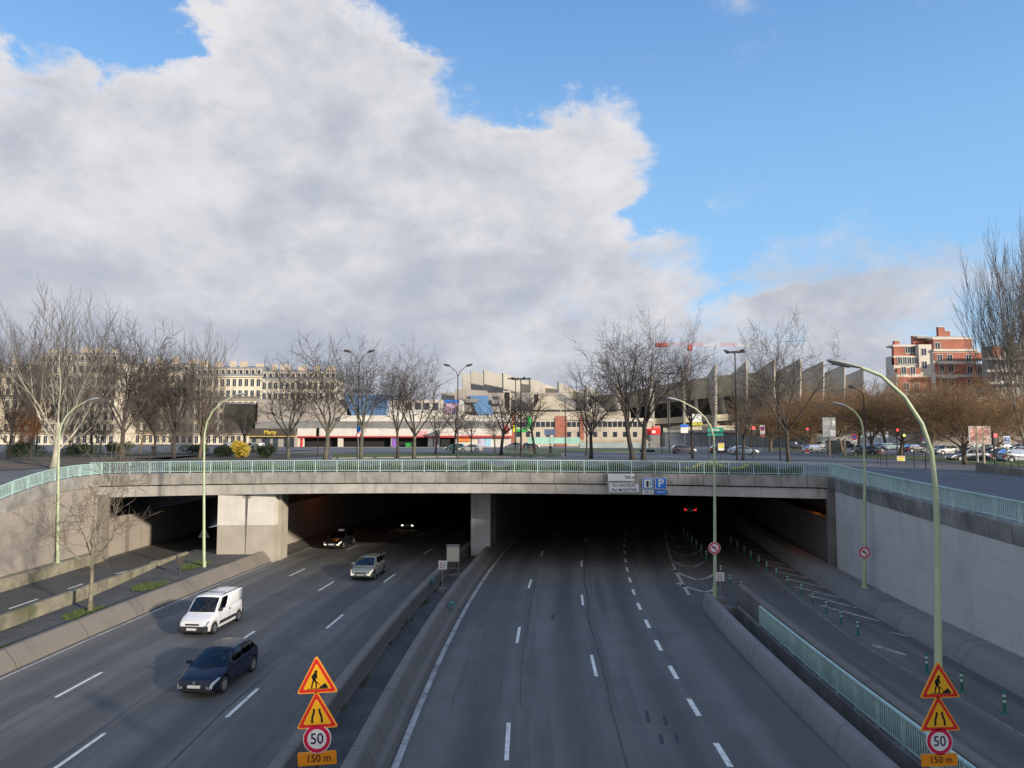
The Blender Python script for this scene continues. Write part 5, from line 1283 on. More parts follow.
q.build('glazing_bars', mat('bar_blue', (.18, .30, .48), .5, .1), r)
for u0, u1 in ((298, 304), (338, 343), (391, 397), (428, 434), (433, 440)): fb(r, 'pillar', u0, u1, 437.5, None, -.1, .7, M_shopw, Y)
for k, u in enumerate(range(404, 500, 9)): fb(r, 'window', u, u+5.5, 402, 409, 4.45, 4.62, M_win, Y) if k < 4 else None
fb(r, 'poster', 443, 456, 402.5, 413.5, 4.3, 4.55, mat('poster_mixed', (.45, .30, .42), .6, .9, .7, col2=(.05, .06, .2)), Y); fb(r, 'poster', 443, 458, 399, 402.4, 4.3, 4.55, C_blue, Y); fb(r, 'shop_sign', 418, 427, 431, 435, -.9, -.62, mat('pink_sign', (.6, .3, .3), .6, .3, 1.), Y)
for u0, u1, c_ in ((300.5, 303, C_redl) if False else (301, 303, C_red), (392.3, 396.5, mat('violet_panel', (.25, .12, .45), .6, .1)), (435.5, 437.5, C_red)): fb(r, 'panel', u0, u1, 438.5, 447, -.3, -.12, c_, Y)
fb(r, 'stall', 406.5, 411, 443, None, -1.5, .5, mat('green_bin', (.02, .30, .05), .6, .1), Y)
# dark awning shop at the left
r = unit('shop', 'dark-fronted shop with yellow lettering under a grey-beige slab building', 203.)
Y = 203.
fb(r, 'wall', 249, 296, 436.4, None, .3, 12, M_taupe, Y); fb(r, 'awning', 247, 295, 428.5, 436, -1.2, .5, mat('dark_awning', (.06, .05, .04), .7, .1), Y); fb(r, 'yellow_line', 247, 296, 436, 436.7, -1.3, .2, mat('yellow_strip', (.6, .4, .1), .6), Y)
for u0, u1 in ((252, 256), (262, 270), (273, 278), (284, 294)): fb(r, 'shop_window', u0, u1, 438, None, .15, .4, M_win, Y)
lo = MB(); c_ = PY(270, 432.3, Y-1.3); text_into(lo, 'Marty', lambda x, y: (c_.x+x, -1.26, c_.z-7.5+y), 1.5); lo.build('lettering', mat('yellow_letters', (.75, .55, .05), .5, 0), r, fix=False)
fb(r, 'gallery', 222, 249, 404, 430, 1, 14, mat('dark_green_slab', (.035, .04, .028), .8, .3, .3), Y); fb(r, 'roof_slab', 221, 250, 402.5, 404, .6, 14.5, M_greyp, Y)
# red shop with posters
Y = 200.
r = unit('shop', 'white shop with red band, orange sign and pale blue posters behind the parked cars', Y)
fb(r, 'wall', 455, 511, 438, None, .3, 12, M_shopw, Y); fb(r, 'white_fascia', 440, 512, 428.5, 436, -.5, 10, M_shopw, Y); fb(r, 'red_band', 440, 513, 435.6, 437.6, -.8, .1, M_redf, Y); fb(r, 'red_panel', 503, 509, 425.5, 433.5, -.9, -.52, M_redf, Y)
fb(r, 'shop_sign', 458, 470, 438.5, 441.5, -.1, .28, mat('orange_sign', (.75, .22, .03), .5, .2, 1.), Y); fb(r, 'poster', 478.5, 485, 437.8, 446, .1, .28, mat('poster_pink', (.50, .50, .68), .5, .3, .5, col2=(.6, .2, .45)), Y); fb(r, 'poster', 485.5, 491, 437.8, 446, .1, .28, mat('poster_blue', (.32, .58, .72), .5, .2, .5), Y)
fb(r, 'garage_door', 441, 450, 439, None, .3, .6, M_dark, Y)
# low oblique concrete canopies of the stadium forecourt (left part)
Y = 232.
r = unit('entrance_pavilion', 'jumble of cream concrete canopies and frames at the foot of the stadium', Y, 'building')
fb(r, 'wall', 455, 600, 411, None, 0, 14, M_cre, Y)
fb(r, 'upper_wall', 440, 560, 392, 411, 4, 14, M_taupe, Y)
for (u0, u1, v0, v1, y) in ((461, 478, 399.3, 403, -3), (491, 503, 400, 404.5, -3)): fb(r, 'dark_canopy', u0, u1, v0, v1, y, 0, M_greyp, Y)
for (u0, u1, v0, v1) in ((503, 511, 391, 414), (532.5, 540, 393, 418), (587, 593, 398, 412)):
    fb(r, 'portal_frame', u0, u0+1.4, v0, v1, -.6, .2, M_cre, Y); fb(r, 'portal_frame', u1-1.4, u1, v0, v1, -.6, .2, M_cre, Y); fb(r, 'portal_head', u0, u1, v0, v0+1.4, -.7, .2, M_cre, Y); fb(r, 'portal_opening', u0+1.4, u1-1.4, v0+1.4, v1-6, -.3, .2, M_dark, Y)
def slant(nm, pts, y0, y1, m, Y=Y, par=None):
    q = MB(); P = [(PY(u, v, Y).x, PY(u, v, Y).z-7.5) for u, v in pts]; q.prism(P, lambda x, z: (x, y0, z), lambda x, z: (x, y1, z)); return q.build(nm, m, par or r)
slant('slanting_wall', [(455, 389), (487, 391), (503, 412), (455, 412)], -1.2, -.1, M_taupe); slant('blue_panel', [(470, 396), (488, 396), (494, 415), (478, 415)], -2.2, -1.3, M_bglass)
slant('slanting_wall', [(540, 399), (552, 396), (575, 410), (532, 410)], -2, -.1, M_cre); slant('slanting_wall', [(515, 394), (530, 394), (530, 407), (524, 402)], -1.4, -.1, M_greyp)
slant('slanting_wall', [(593, 403), (597, 403), (606, 412), (590, 412)], -2, -.1, M_shopw); slant('slanting_wall', [(545, 402), (560, 393), (575, 402), (575, 409)], -1.6, -.15, M_greyp)
# long white school-like block with windows
Y = 215.
r = unit('office_block', 'low cream office building with a row of dark square windows below the stadium', Y)
fb(r, 'wall', 512, 652, 418, None, 0, 12, M_cre, Y); fb(r, 'parapet', 595, 653, 419, 421.5, -.4, .1, M_shopw, Y); fb(r, 'upper_wall', 512, 632, 411.5, 418, 2, 10, M_cre, Y)
for u0, u1, v0 in ((511, 515, 412), (555, 567, 416), (580, 584, 417)): fb(r, 'brick_pier', u0, u1, v0, None, -.35, .2, M_brick, Y)
wp = win_proto(1.25, 1.55, frame=False); used = [False]
for u in list(range(518, 554, 5))+list(range(569, 580, 5))+list(range(590, 650, 5)):
    place(wp, used, r, PY(u, 430, Y).x, 0, PY(u, 427, Y).z-7.5)
    if (u//5) % 2: place(wp, used, r, PY(u, 430, Y).x, 0, PY(u, 437, Y).z-7.5)
fb(r, 'green_shop_sign', 527.5, 531, 416.5, 428, -1.2, -.4, mat('bright_green_sign', (.02, .42, .08), .5, .05), Y); fb(r, 'green_shop_sign', 517, 527, 429, 431.5, -.5, -.1, mat('bright_green_sign', (.02, .42, .08), .5, .05), Y); fb(r, 'yellow_sign', 513, 516.5, 425, 432, -.7, -.36, mat('lime_sign', (.55, .60, .05), .5, .05), Y)
# red kiosk, white box vans area
r = unit('site_cabin', 'small red cabin beside the double-trunk bare tree', 190.); Y = 190.
fb(r, 'cabin', 647.5, 660.5, 428.5, 434.5, 0, 3, C_red, Y); fb(r, 'roof', 653.5, 660.5, 425.6, 428.3, .3, 2.6, mat('faded_red', (.55, .16, .14), .6, .1), Y); fb(r, 'window', 652, 655.5, 430.5, 433, -.05, .02, C_wht, Y); fb(r, 'base', 648, 660, 434.5, None, .2, 2.8, M_greyp, Y)
r = unit('forecourt_wall', 'long pale concrete ramp wall with a teal hoarding in front of the offices', 165., 'wall'); Y = 165.
fb(r, 'ramp_wall', 560, 648, 439.8, 441.8, .5, 1.2, mat('sandy_ledge', (.42, .35, .26), .85, .1, .5), Y); fb(r, 'teal_hoarding', 528, 580, 437.6, 443.6, .2, .35, mat('teal_hoarding', (.28, .52, .44), .6, .15, .3), Y); fb(r, 'grey_hoarding', 580, 650, 441.8, 448, .6, .8, mat('grey_hoarding', (.32, .38, .36), .6, .15, .3), Y)
# far low grey structures on the right of centre
r = unit('glass_pavilion', 'long low grey glazed building at the foot of the stadium on the right', 215.); Y = 215.
fb(r, 'wall', 665, 860, 432.5, None, 0, 10, mat('grey_glazing', (.22, .25, .26), .4, .3, .12), Y); fb(r, 'roof_edge', 663, 862, 430, 432.5, -.6, 10, M_gb2, Y)
r = unit('site_board', 'white and yellow site board behind the single bare tree', 180., 'sign'); Y = 180.
fb(r, 'board', 692.5, 702, 414, 422, 0, .2, C_wht, Y); fb(r, 'yellow_strip', 692.5, 703, 422.2, 425.5, 0, .2, mat('olive_strip', (.45, .42, .05), .6, .1), Y)
q = MB(); [q.bar((PY(u, 437, Y).x, .1, 0), (PY(u, 437, Y).x, .1, 4.5), .08, 6) for u in (694, 701)]; q.build('post', M_black, r)
# unseen row of blocks added right of the cutting to put it in shade
for k, (y0, y1, hh) in enumerate(((-150, -96, 22.), (-94, -44, 23.5), (-42, 4, 23.), (6, 34, 20.5))):
    r = B_('apartment_building', ['stone apartment block far behind the viewer right of the cutting', 'tall stone apartment block behind the viewer right of the cutting', 'stone apartment block level with the viewer right of the cutting', 'stone apartment block nearest the bridge right of the cutting'][k], 'building', (60, (y0+y1)/2, 5.2))
    q = MB(); q.box(0, 14, y0-(y0+y1)/2, y1-(y0+y1)/2, -1, hh-4); q.build('wall', M_cream2, r); d = (y1-y0)/2
    q = MB(); q.prism([(0, hh-4), (1.2, hh-.8), (7, hh), (12.8, hh-.8), (14, hh-4)], lambda x, z: (x, -d, z), lambda x, z: (x, d, z)); q.build('roof', M_zinc, r)
    wp = win_proto(1.3, 2.0); used = [False]
    for f in range(6):
        for c_ in range(12): place(wp, used, r, -.0, -d+2*d*(c_+.5)/12, 1.2+f*3.8, -math.pi/2)
# crane
M_crR = mat('crane_red', (.45, .10, .10), .5, .1); M_crW = mat('crane_white', (.55, .53, .50), .5, .1)
Yc = 300.; p0 = PY(686, 350, Yc)
r = empty('tower_crane', (p0.x, Yc, 7.5), 0, 'red and white tower crane behind the stadium', 'crane')
zj = PY(686, 346, Yc).z-7.5
def lattice(a, b, w_, mats, seg=3.):
    a, b = Vector(a), Vector(b); L_ = (b-a).length; n = max(2, int(L_/seg)); d = (b-a).normalized(); u_ = d.orthogonal().normalized(); v_ = d.cross(u_); qs = [MB() for _ in range((n+3)//4)]
    for i in range(n):
        q = qs[i//4]; p, p2 = a+d*L_*i/n, a+d*L_*(i+1)/n; cs_ = [(u_*s1+v_*s2)*w_/2 for s1, s2 in ((1, 1), (1, -1), (-1, -1), (-1, 1))]
        for k in range(4): q.bar(p+cs_[k], p2+cs_[k], .055, 4); q.bar(p+cs_[k], p2+cs_[(k+1) % 4], .035, 4)
    return qs
for (nm, a, b, w_) in (('mast', (0, 0, 0), (0, 0, zj), 1.6), ('jib', (0, 0, zj+.8), (38, 30, zj+4.5), 1.1), ('counter_jib', (0, 0, zj+.8), (-12, -2, zj+.8), 1.2)):
    qs = lattice(a, b, w_, None)
    for i, q in enumerate(qs): q.build(nm+'_section', (M_crR, M_crW)[i % 2], r)
q = MB(); q.box(-13, -8, -1, 1, zj-.4, zj+1.2); q.build('counterweight', M_crR, r); q = MB(); q.box(.8, 2.6, -1, 1, zj-2, zj+.4); q.build('cab', M_crR, r)
# ================= bare winter trees
MINR = .012
def tree_meshes(seed, style):
    rnd = random.Random(seed); tr = MB(); cr = MB()
    UPV = Vector((0, 0, 1))
    def branch(p, d, L, r, lev):
        st_ = style['lev'][lev]
        n = st_['n']; nodes = [p.copy()]; dirs = [d.copy()]
        for i in range(n):
            d = (d+Vector((rnd.gauss(0, 1), rnd.gauss(0, 1), rnd.gauss(0, 1)))*st_['gn']+UPV*st_['up']).normalized()
            p = p+d*(L/n); nodes.append(p.copy()); dirs.append(d.copy())
        mb = tr if lev <= style.get('trunklev', 1) else cr
        last = lev == len(style['lev'])-1
        sides = 8 if lev == 0 else (5 if lev == 1 else (4 if lev == 2 else 3))
        rend = r*st_.get('tp', .45)
        rads = [max(MINR, r+(rend-r)*(i/n)) for i in range(n+1)]
        if lev == 0: rads[0] *= 1.35
        if last: rads[-1] *= .5
        mb.tube([tuple(x) for x in nodes], rads, sides, cap=lev == 0)
        if last: return
        nx = style['lev'][lev+1]
        kids = st_['kids']
        for k in range(kids):
            f = lerp(st_['from'], 1.0, (k+rnd.uniform(.1, .9))/kids) if k < kids-1 else 1.
            i = min(n-1, int(f*n)); q_ = nodes[i].lerp(nodes[i+1], f*n-i); dd = dirs[i+1]
            az_ = k*2.399+rnd.uniform(-.5, .5); a_ = dd.orthogonal().normalized(); b_ = dd.cross(a_)
            sp_ = R(rnd.uniform(*nx['ang'])) if f < .999 else R(nx['ang'][0]*.4)
            ch = (dd*math.cos(sp_)+(a_*math.cos(az_)+b_*math.sin(az_))*math.sin(sp_)).normalized()
            rr_ = lerp(r, rend, f)
            branch(q_, ch, L*nx['len'] if nx['len'] < 1.5 and not nx.get('abs') else nx['len']*rnd.uniform(.75, 1.15), min(rr_*.85, rr_*nx.get('rk', .62)), lev+1) if not nx.get('rand') else branch(q_, ch, nx['len']*rnd.uniform(.7, 1.2), rr_*.6, lev+1)
    h0 = style['trunk']
    for (ox, oy, tilt, taz) in style.get('stems', [(0, 0, 3, 0)]):
        d0 = Vector((math.sin(R(tilt))*math.cos(taz), math.sin(R(tilt))*math.sin(taz), math.cos(R(tilt))))
        branch(Vector((ox, oy, -.2)), d0, h0, style['r'], 0)
    return tr, cr
def A(**k): return k
def lev(n, gn, up, kids=0, fr=.2, tp=.45, L=0, ang=(0, 0), rk=.5):
    d = dict(n=n, gn=gn, up=up, kids=kids, tp=tp, len=L, abs=1, ang=ang, rk=rk); d['from'] = fr; return d
OPEN = A(trunk=4.2, r=.23, lev=[lev(4, .04, .05, 6, .72, .75), lev(7, .10, .08, 7, .28, .40, 6.6, (20, 50), .58), lev(5, .16, .05, 6, .2, .45, 3.6, (25, 55), .5), lev(4, .20, .03, 6, .15, .5, 1.9, (25, 60), .55), lev(3, .22, .02, L=1.0, ang=(25, 60), rk=.6)])
ROUND = A(trunk=3.6, r=.22, lev=[lev(4, .04, .05, 7, .65, .8), lev(6, .09, .12, 8, .2, .42, 5.6, (15, 55), .52), lev(4, .14, .07, 7, .15, .45, 3.2, (22, 50), .5), lev(3, .18, .05, 7, .1, .5, 1.7, (20, 50), .55), lev(2, .2, .02, L=.95, ang=(20, 55), rk=.6)])
DENSE = A(trunk=3.0, r=.19, lev=[lev(4, .05, .05, 7, .6, .8), lev(5, .12, .06, 9, .2, .42, 4.8, (20, 68), .5), lev(4, .18, .06, 7, .1, .45, 3.0, (22, 58), .5), lev(3, .2, .07, 7, .05, .5, 1.7, (20, 60), .6), lev(2, .25, .06, L=1.05, ang=(15, 55), rk=.8)])
UPR = A(trunk=5, r=.24, trunklev=2, lev=[lev(5, .03, .05, 8, .35, .6), lev(8, .05, .14, 7, .15, .38, 8.5, (14, 38), .50), lev(5, .07, .18, 6, .1, .45, 4.2, (14, 36), .45), lev(3, .09, .2, 5, .1, .5, 2.2, (14, 35), .55), lev(2, .1, .18, L=1.2, ang=(12, 30), rk=.7)])
YOUNG = A(trunk=2.6, r=.10, lev=[lev(3, .04, .05, 6, .8, .8), lev(4, .12, .05, 7, .3, .45, 2.6, (25, 50), .6), lev(3, .18, .03, 7, .2, .5, 1.3, (25, 60), .5), lev(2, .2, .02, L=.8, ang=(25, 60), rk=.6)])
TWIST = A(trunk=4.6, r=.17, trunklev=2, lev=[lev(6, .03, .05, 6, .5, .5), lev(8, .22, .10, 6, .3, .42, 5.2, (35, 68), .55), lev(5, .22, .06, 5, .2, .45, 2.3, (30, 65), .5), lev(3, .25, .05, 4, .3, .5, 1.1, (30, 60), .6), lev(2, .2, 0, L=.6, ang=(30, 60), rk=.6)])
M_bkd = mat('dark_bark', (.060, .052, .045), .9, .25, 3.); M_bkg = mat('greenish_bark', (.105, .10, .075), .9, .3, 3.); M_pale = mat('pale_plane_bark', (.36, .34, .27), .85, .3, 1.8, col2=(.18, .17, .12)); M_twd = mat('dark_twigs', (.078, .066, .058), .9, .15, 1.)
M_twb = mat('brown_twigs', (.24, .15, .075), .9, .25, .25, col2=(.17, .12, .075)); M_twp = mat('grey_twigs', (.14, .12, .105), .9, .15, 1.); M_orange = mat('russet_twigs', (.26, .11, .035), .9, .25, .3); M_bkb = mat('brown_bark', (.13, .10, .07), .9, .25, 2.)
PROTO = {}
def tree(kind, seed, style, bark, twig, x, y, H, Wd, label, cat='tree', rz=0., z=None, group=None, name='bare_tree'):
    """H total height, Wd crown width; shapes are grown once per (style, seed) and shared"""
    key = (kind, seed)
    if key not in PROTO:
        tr, cr = tree_meshes(seed, style)
        zs_ = [v[2] for v in cr.v]; xs_ = sorted(v[0] for v in cr.v); n = len(xs_)
        zs_.sort(); h0 = zs_[int(n*.995)]; w0 = xs_[int(n*.985)]-xs_[int(n*.015)]
        PROTO[key] = (tr, cr, h0, w0, {})
    tr, cr, h0, w0, cache = PROTO[key]
    zz_ = gz(x, y) if z is None else z
    r = empty(name, (x, y, zz_), rz, label, cat, group, sc=(Wd/w0, Wd/w0, H/h0))
    ck = (bark.name, twig.name)
    if ck not in cache:
        a = tr.build('trunk', bark, r, smooth=True, fix=False); b = cr.build('crown', twig, r, smooth=True, fix=False); cache[ck] = (a, b)
    else:
        for o in cache[ck]: c = o.copy(); S.collection.objects.link(c); c.parent = r
    return r
def T_(kind, seed, style, bark, twig, u, vb, vt, wpx, label, Y=None, rz=0., **k):
    if Y is None: Y = min(300, (CH-7.5)*F/(vb-437.3))
    p = PY(u, vb, Y); H = PY(u, vt, Y).z-7.45; tree(kind, seed, style, bark, twig, p.x, Y, H, wpx/F*Y, label, rz=rz, **k)
GB = 'bare trees on the square'
# centre group
T_('open', 1, OPEN, M_bkg, M_twd, 325, 462, 338, 115, 'bare tree with forked trunk left of the blue glass front', Y=84, rz=.4)
T_('open', 2, OPEN, M_bkg, M_twd, 288, 461, 352, 95, 'bare spreading tree in front of the grey-beige slab building', Y=92, rz=2.)
T_('open', 3, OPEN, M_bkg, M_twd, 361, 461, 336, 80, 'bare tree whose crown overlaps the slanting blue glass front', Y=88, rz=1.1)
T_('open', 1, OPEN, M_bkd, M_twd, 398, 458, 352, 62, 'slim dark bare tree left of the greenish forked one', Y=96, rz=3.9)
T_('open', 2, OPEN, M_bkg, M_twd, 414, 460, 347, 95, 'bare greenish-trunked tree spreading before the white upper storey', Y=90, rz=5.)
T_('young', 1, YOUNG, M_bkd, M_twd, 435, 455, 400, 36, 'small young bare tree left of the double-headed lamp', Y=112)
T_('young', 2, YOUNG, M_bkd, M_twd, 453, 454, 393, 44, 'small bare tree touching the double-headed lamp post', Y=114, rz=1.)
T_('young', 1, YOUNG, M_bkd, M_twd, 472, 453.5, 406, 34, 'small bare tree in front of the silver car', Y=118, rz=2.)
T_('young', 3, YOUNG, M_bkd, M_twd, 501, 456, 390, 68, 'broad low bare tree in the middle of the grass strip', Y=105, rz=.5)
T_('young', 2, YOUNG, M_bkd, M_twd, 536, 454, 388, 52, 'slender bare tree between the two walking people', Y=114, rz=3.)
T_('young', 3, YOUNG, M_bkd, M_twd, 495, 453, 412, 30, 'thin young bare tree just behind the broad low one', Y=125, rz=4.)
T_('open', 3, OPEN, M_bkd, M_twd, 591, 459, 362, 88, 'bare tree leaning to the left beside a thin black mast', Y=92, rz=4.2)
T_('young', 1, YOUNG, M_bkd, M_twd, 586, 456, 398, 36, 'small bare tree close behind the leaning one', Y=108, rz=5.)
DBL = dict(OPEN, stems=[(-.55, 0, 5, math.pi), (.6, .2, 4, 0)], r=.27)
T_('dbl', 5, DBL, M_bkd, M_twd, 638, 461, 316, 112, 'largest bare tree of the square with two dark trunks', Y=88, rz=0)
T_('open', 4, OPEN, M_bkd, M_twd, 693, 460, 318, 64, 'tall slender bare tree in front of the stadium fins', Y=92, rz=1.7)
T_('open', 2, OPEN, M_bkd, M_twd, 743, 462, 365, 78, 'lower bare tree beside the multi-headed black mast', Y=86, rz=.9)
T_('open', 6, OPEN, M_bkd, M_twd, 789, 465, 315, 100, 'tall dark bare tree with long side limbs near the right end of the bridge', Y=78, rz=2.6)
# left group
T_('upr', 1, UPR, M_pale, M_twp, 53, 470, 291, 92, 'pale-barked plane tree with many upright limbs behind the left railing', Y=70)
T_('round', 1, ROUND, M_bkd, M_twd, 120, 463, 317, 78, 'dark round-crowned bare tree right of the pale plane tree', Y=84)
T_('round', 2, ROUND, M_bkd, M_twd, 8, 464, 330, 66, 'dark bare tree at the left edge of the photo', Y=88)
T_('round', 3, ROUND, M_bkd, M_twd, 30, 461, 345, 60, 'dark bare tree between the left edge and the pale plane tree', Y=98, rz=1.)
T_('upr', 2, UPR, M_bkb, M_twp, 199, 461, 328, 46, 'tall narrow bare tree with upright branches left of the green lamp post', Y=92)
T_('round', 1, ROUND, M_bkd, M_twd, 174, 461, 343, 52, 'dark bare tree just left of the tall narrow one', Y=94, rz=2.2)
T_('round', 3, ROUND, M_bkd, M_twd, 155, 459, 352, 48, 'dark bare tree standing behind and between two larger ones on the left', Y=108, rz=4.)
T_('round', 2, ROUND, M_bkd, M_twd, 92, 458, 350, 60, 'dark bare tree partly hidden right behind the pale plane tree', Y=112, rz=3.)
T_('dense', 1, DENSE, M_bkb, M_orange, 8, 462, 392, 58, 'russet-brown bushy tree at the left edge', Y=92)
T_('dense', 2, DENSE, M_bkb, M_twp, 205, 456, 385, 46, 'low twiggy tree behind the green lamp post on the left', Y=120)
T_('dense', 3, DENSE, M_bkb, M_twp, 140, 456, 388, 52, 'low twiggy brown tree in the park behind the left railing', Y=120)
T_('dense', 2, DENSE, M_bkb, M_twp, 100, 457, 392, 44, 'low twiggy tree under the pale plane tree', Y=116, rz=2.)
T_('dense', 3, DENSE, M_bkb, M_twp, 68, 457, 398, 40, 'low twiggy tree close behind the pale trunk', Y=116, rz=1.)
T_('dense', 1, DENSE, M_bkb, M_twp, 172, 454, 392, 44, 'low twiggy tree near the person in the park', Y=135, rz=3.)
T_('young', 2, YOUNG, M_bkd, M_twd, 244, 458, 402, 34, 'small bare tree beside the yellow forsythia bush', Y=105, rz=5.)
T_('dense', 2, DENSE, M_bkb, M_twd, 225, 453, 400, 40, 'twiggy tree in front of the dark green gallery', Y=140, rz=4.)
# right avenue: brown fine-twigged trees in rows
av = [(770, 452, 398, 60, 'nearest the stadium'), (812, 449, 392, 66, ''), (842, 452, 388, 72, ''), (872, 455, 388, 74, ''), (900, 455, 384, 72, ''), (932, 457, 378, 78, ''), (966, 464, 374, 92, ''), (1003, 459, 388, 74, ''), (790, 446, 400, 50, ''), (828, 447, 394, 52, ''), (858, 446, 392, 52, ''), (886, 448, 390, 52, ''), (918, 448, 388, 54, ''), (950, 449, 386, 54, ''), (750, 447, 404, 44, ''), (985, 450, 392, 54, ''), (1030, 456, 384, 70, '')]
lbs = ['brown fine-twigged tree at the left end of the avenue front row', 'brown-twigged avenue tree behind the tall dark one', 'brown-twigged avenue tree left of the wall lamp head', 'brown-twigged avenue tree behind the wall lamp post', 'brown-twigged avenue tree just left of the nearest lamp post', 'brown-twigged avenue tree just right of the nearest lamp post', 'largest brown-twigged tree, with a dark trunk beside the billboard',
       'brown-twigged tree right of the billboard', 'small brown-twigged tree behind the tall dark one, far row', 'far-row brown tree above the white road sign board', 'far-row brown tree behind the wall lamp post', 'far-row brown tree below the left end of the brick building', 'far-row brown tree below the brick building', 'far-row brown tree right of the brick building balconies', 'smallest brown-twigged tree at the foot of the stadium', 'far-row brown tree behind the billboard', 'brown-twigged tree cut off by the right edge']
for i, ((u, vb, vt, w_, _), lb_) in enumerate(zip(av, lbs)):
    Yt = (CH-7.5)*F/(vb-437.3)
    T_('dense', 1+i % 3, DENSE, M_bkb, M_twb, u, vb, vt-4, w_*1.30, lb_, Y=min(Yt, 200), rz=i*1.3, group='brown-twigged avenue trees')
# big pale poplar at right edge
M_pop = mat('poplar_bark', (.20, .185, .15), .9, .3, 1.5)
POP = dict(UPR, r=.17, stems=[(0, 0, 3, 0), (-.4, 0, 16, 3.1)])
T_('pop', 3, POP, M_pop, M_twp, 1034, 475, 238, 84, 'very tall upright-branched bare poplar at the right edge', Y=80)
T_('pop', 4, POP, M_pop, M_twp, 1062, 474, 212, 80, 'second tall bare poplar cut off by the right edge', Y=84, rz=2.)
# small crooked tree in the strip between the slip road and the carriageway
p = G(90, 611, .04); tree('twist', 11, TWIST, mat('olive_bark', (.19, .175, .125), .9, .3, 2.5, col2=(.12, .11, .08)), mat('olive_twigs', (.15, .12, .085), .9, .2), p.x, p.y, 11.5, 6.4, 'crooked pale bare tree growing in the strip beside the left slip road', z=.03, rz=1.0)
# shrubs
def shrub(x, y, rx, rz_, n, m, label, seed, z=None, leaf=.12, name='shrub', cat='shrub'):
    rnd = random.Random(seed); q = MB(); z = gz(x, y) if z is None else z
    cl = [(rnd.uniform(-.6, .6)*rx, rnd.uniform(-.5, .5)*rx, rnd.uniform(.35, .8)*rz_, rnd.uniform(.3, .5)) for _ in range(9)]
    for i in range(n):
        c = rnd.choice(cl); v = Vector((rnd.gauss(0, 1), rnd.gauss(0, 1), rnd.gauss(0, 1))).normalized()*rnd.uniform(.55, 1.05)
        p = Vector((c[0]+v.x*c[3]*rx, c[1]+v.y*c[3]*rx, max(.02, c[2]+v.z*c[3]*rz_))); a = Vector((rnd.gauss(0, 1), rnd.gauss(0, 1), rnd.gauss(0, 1))).normalized()*leaf*rnd.uniform(.6, 1.3); b = a.orthogonal().normalized()*leaf*.5
        q.quad(p-a, p+b, p+a, p-b)
    r = empty(name, (x, y, z), 0, label, cat); q.build('foliage', m, r, fix=False)
    q = MB()
    for k in range(7): t = rnd.random()*6.28; q.bar((0, 0, -.1), (math.cos(t)*rx*.4, math.sin(t)*rx*.4, rz_*.6), .02, 4, .008)
    q.build('stem', M_bkb, r); return r
M_fors = mat('forsythia_yellow', (.42, .31, .03), .8, .2, 3.); M_dkg = mat('evergreen_leaf', (.035, .055, .022), .8, .3, 2.); M_hed = mat('hedge_leaf', (.045, .06, .028), .85, .3, 2.)
shrub(PY(243, 460, 92).x, 92, 1.5, 2.1, 2600, M_fors, 'bright yellow flowering forsythia bush behind the left railing', 1)
for i, (u, Yb_, rx_, rz2, lb_) in enumerate(((264, 96, 1.7, 1.7, 'dark evergreen bush right of the forsythia'), (225, 100, 1.8, 1.6, 'dark low bush left of the forsythia'), (24, 98, 2.4, 2.2, 'dark evergreen bush near the left edge'), (82, 104, 2.6, 1.8, 'dark bush right of the pale plane trunk'), (120, 120, 2.6, 1.8, 'dark bush behind the round-crowned tree'), (190, 118, 3.0, 1.5, 'dark low hedge-like bush beside the park path'))):
    shrub(PY(u, 460, Yb_).x, Yb_, rx_, rz2, 2200, M_dkg, lb_, 10+i)
# hedge / green planting just behind the railing of the bridge
def strip_leaves(name, x0, x1, dy0, dy1, h_, n, m, label, seed, flower=None):
    rnd = random.Random(seed); q = MB()
    for i in range(n):
        x = rnd.uniform(x0, x1); y = yfront(x)+rnd.uniform(dy0, dy1); z = gz(x, y)+rnd.random()**.8*h_*(.75+.25*math.sin(x*1.7)); a = Vector((rnd.gauss(0, 1), rnd.gauss(0, 1), rnd.gauss(0, 1))).normalized()*.11; b = a.orthogonal().normalized()*.05; p = Vector((x, y, z)); q.quad(p-a, p+b, p+a, p-b)
        if flower and rnd.random() < .0: pass
    o = q.build(name, m, fix=False); return tag(o, label, 'planting', None, 'stuff')
strip_leaves('planting', -30, 22.5, 1.4, 3.2, .75, 26000, mat('planting_green', (.05, .085, .035), .85, .35, .4, col2=(.09, .08, .05)), 'low green ground cover planted along the back of the bridge railing', 21)
strip_leaves('planting', 14.0, 19.5, 2.0, 3.0, 1.0, 500, mat('yellow_flowers', (.55, .48, .05), .8, .2, 2.), 'patch of yellow flowers behind the bridge railing', 22)
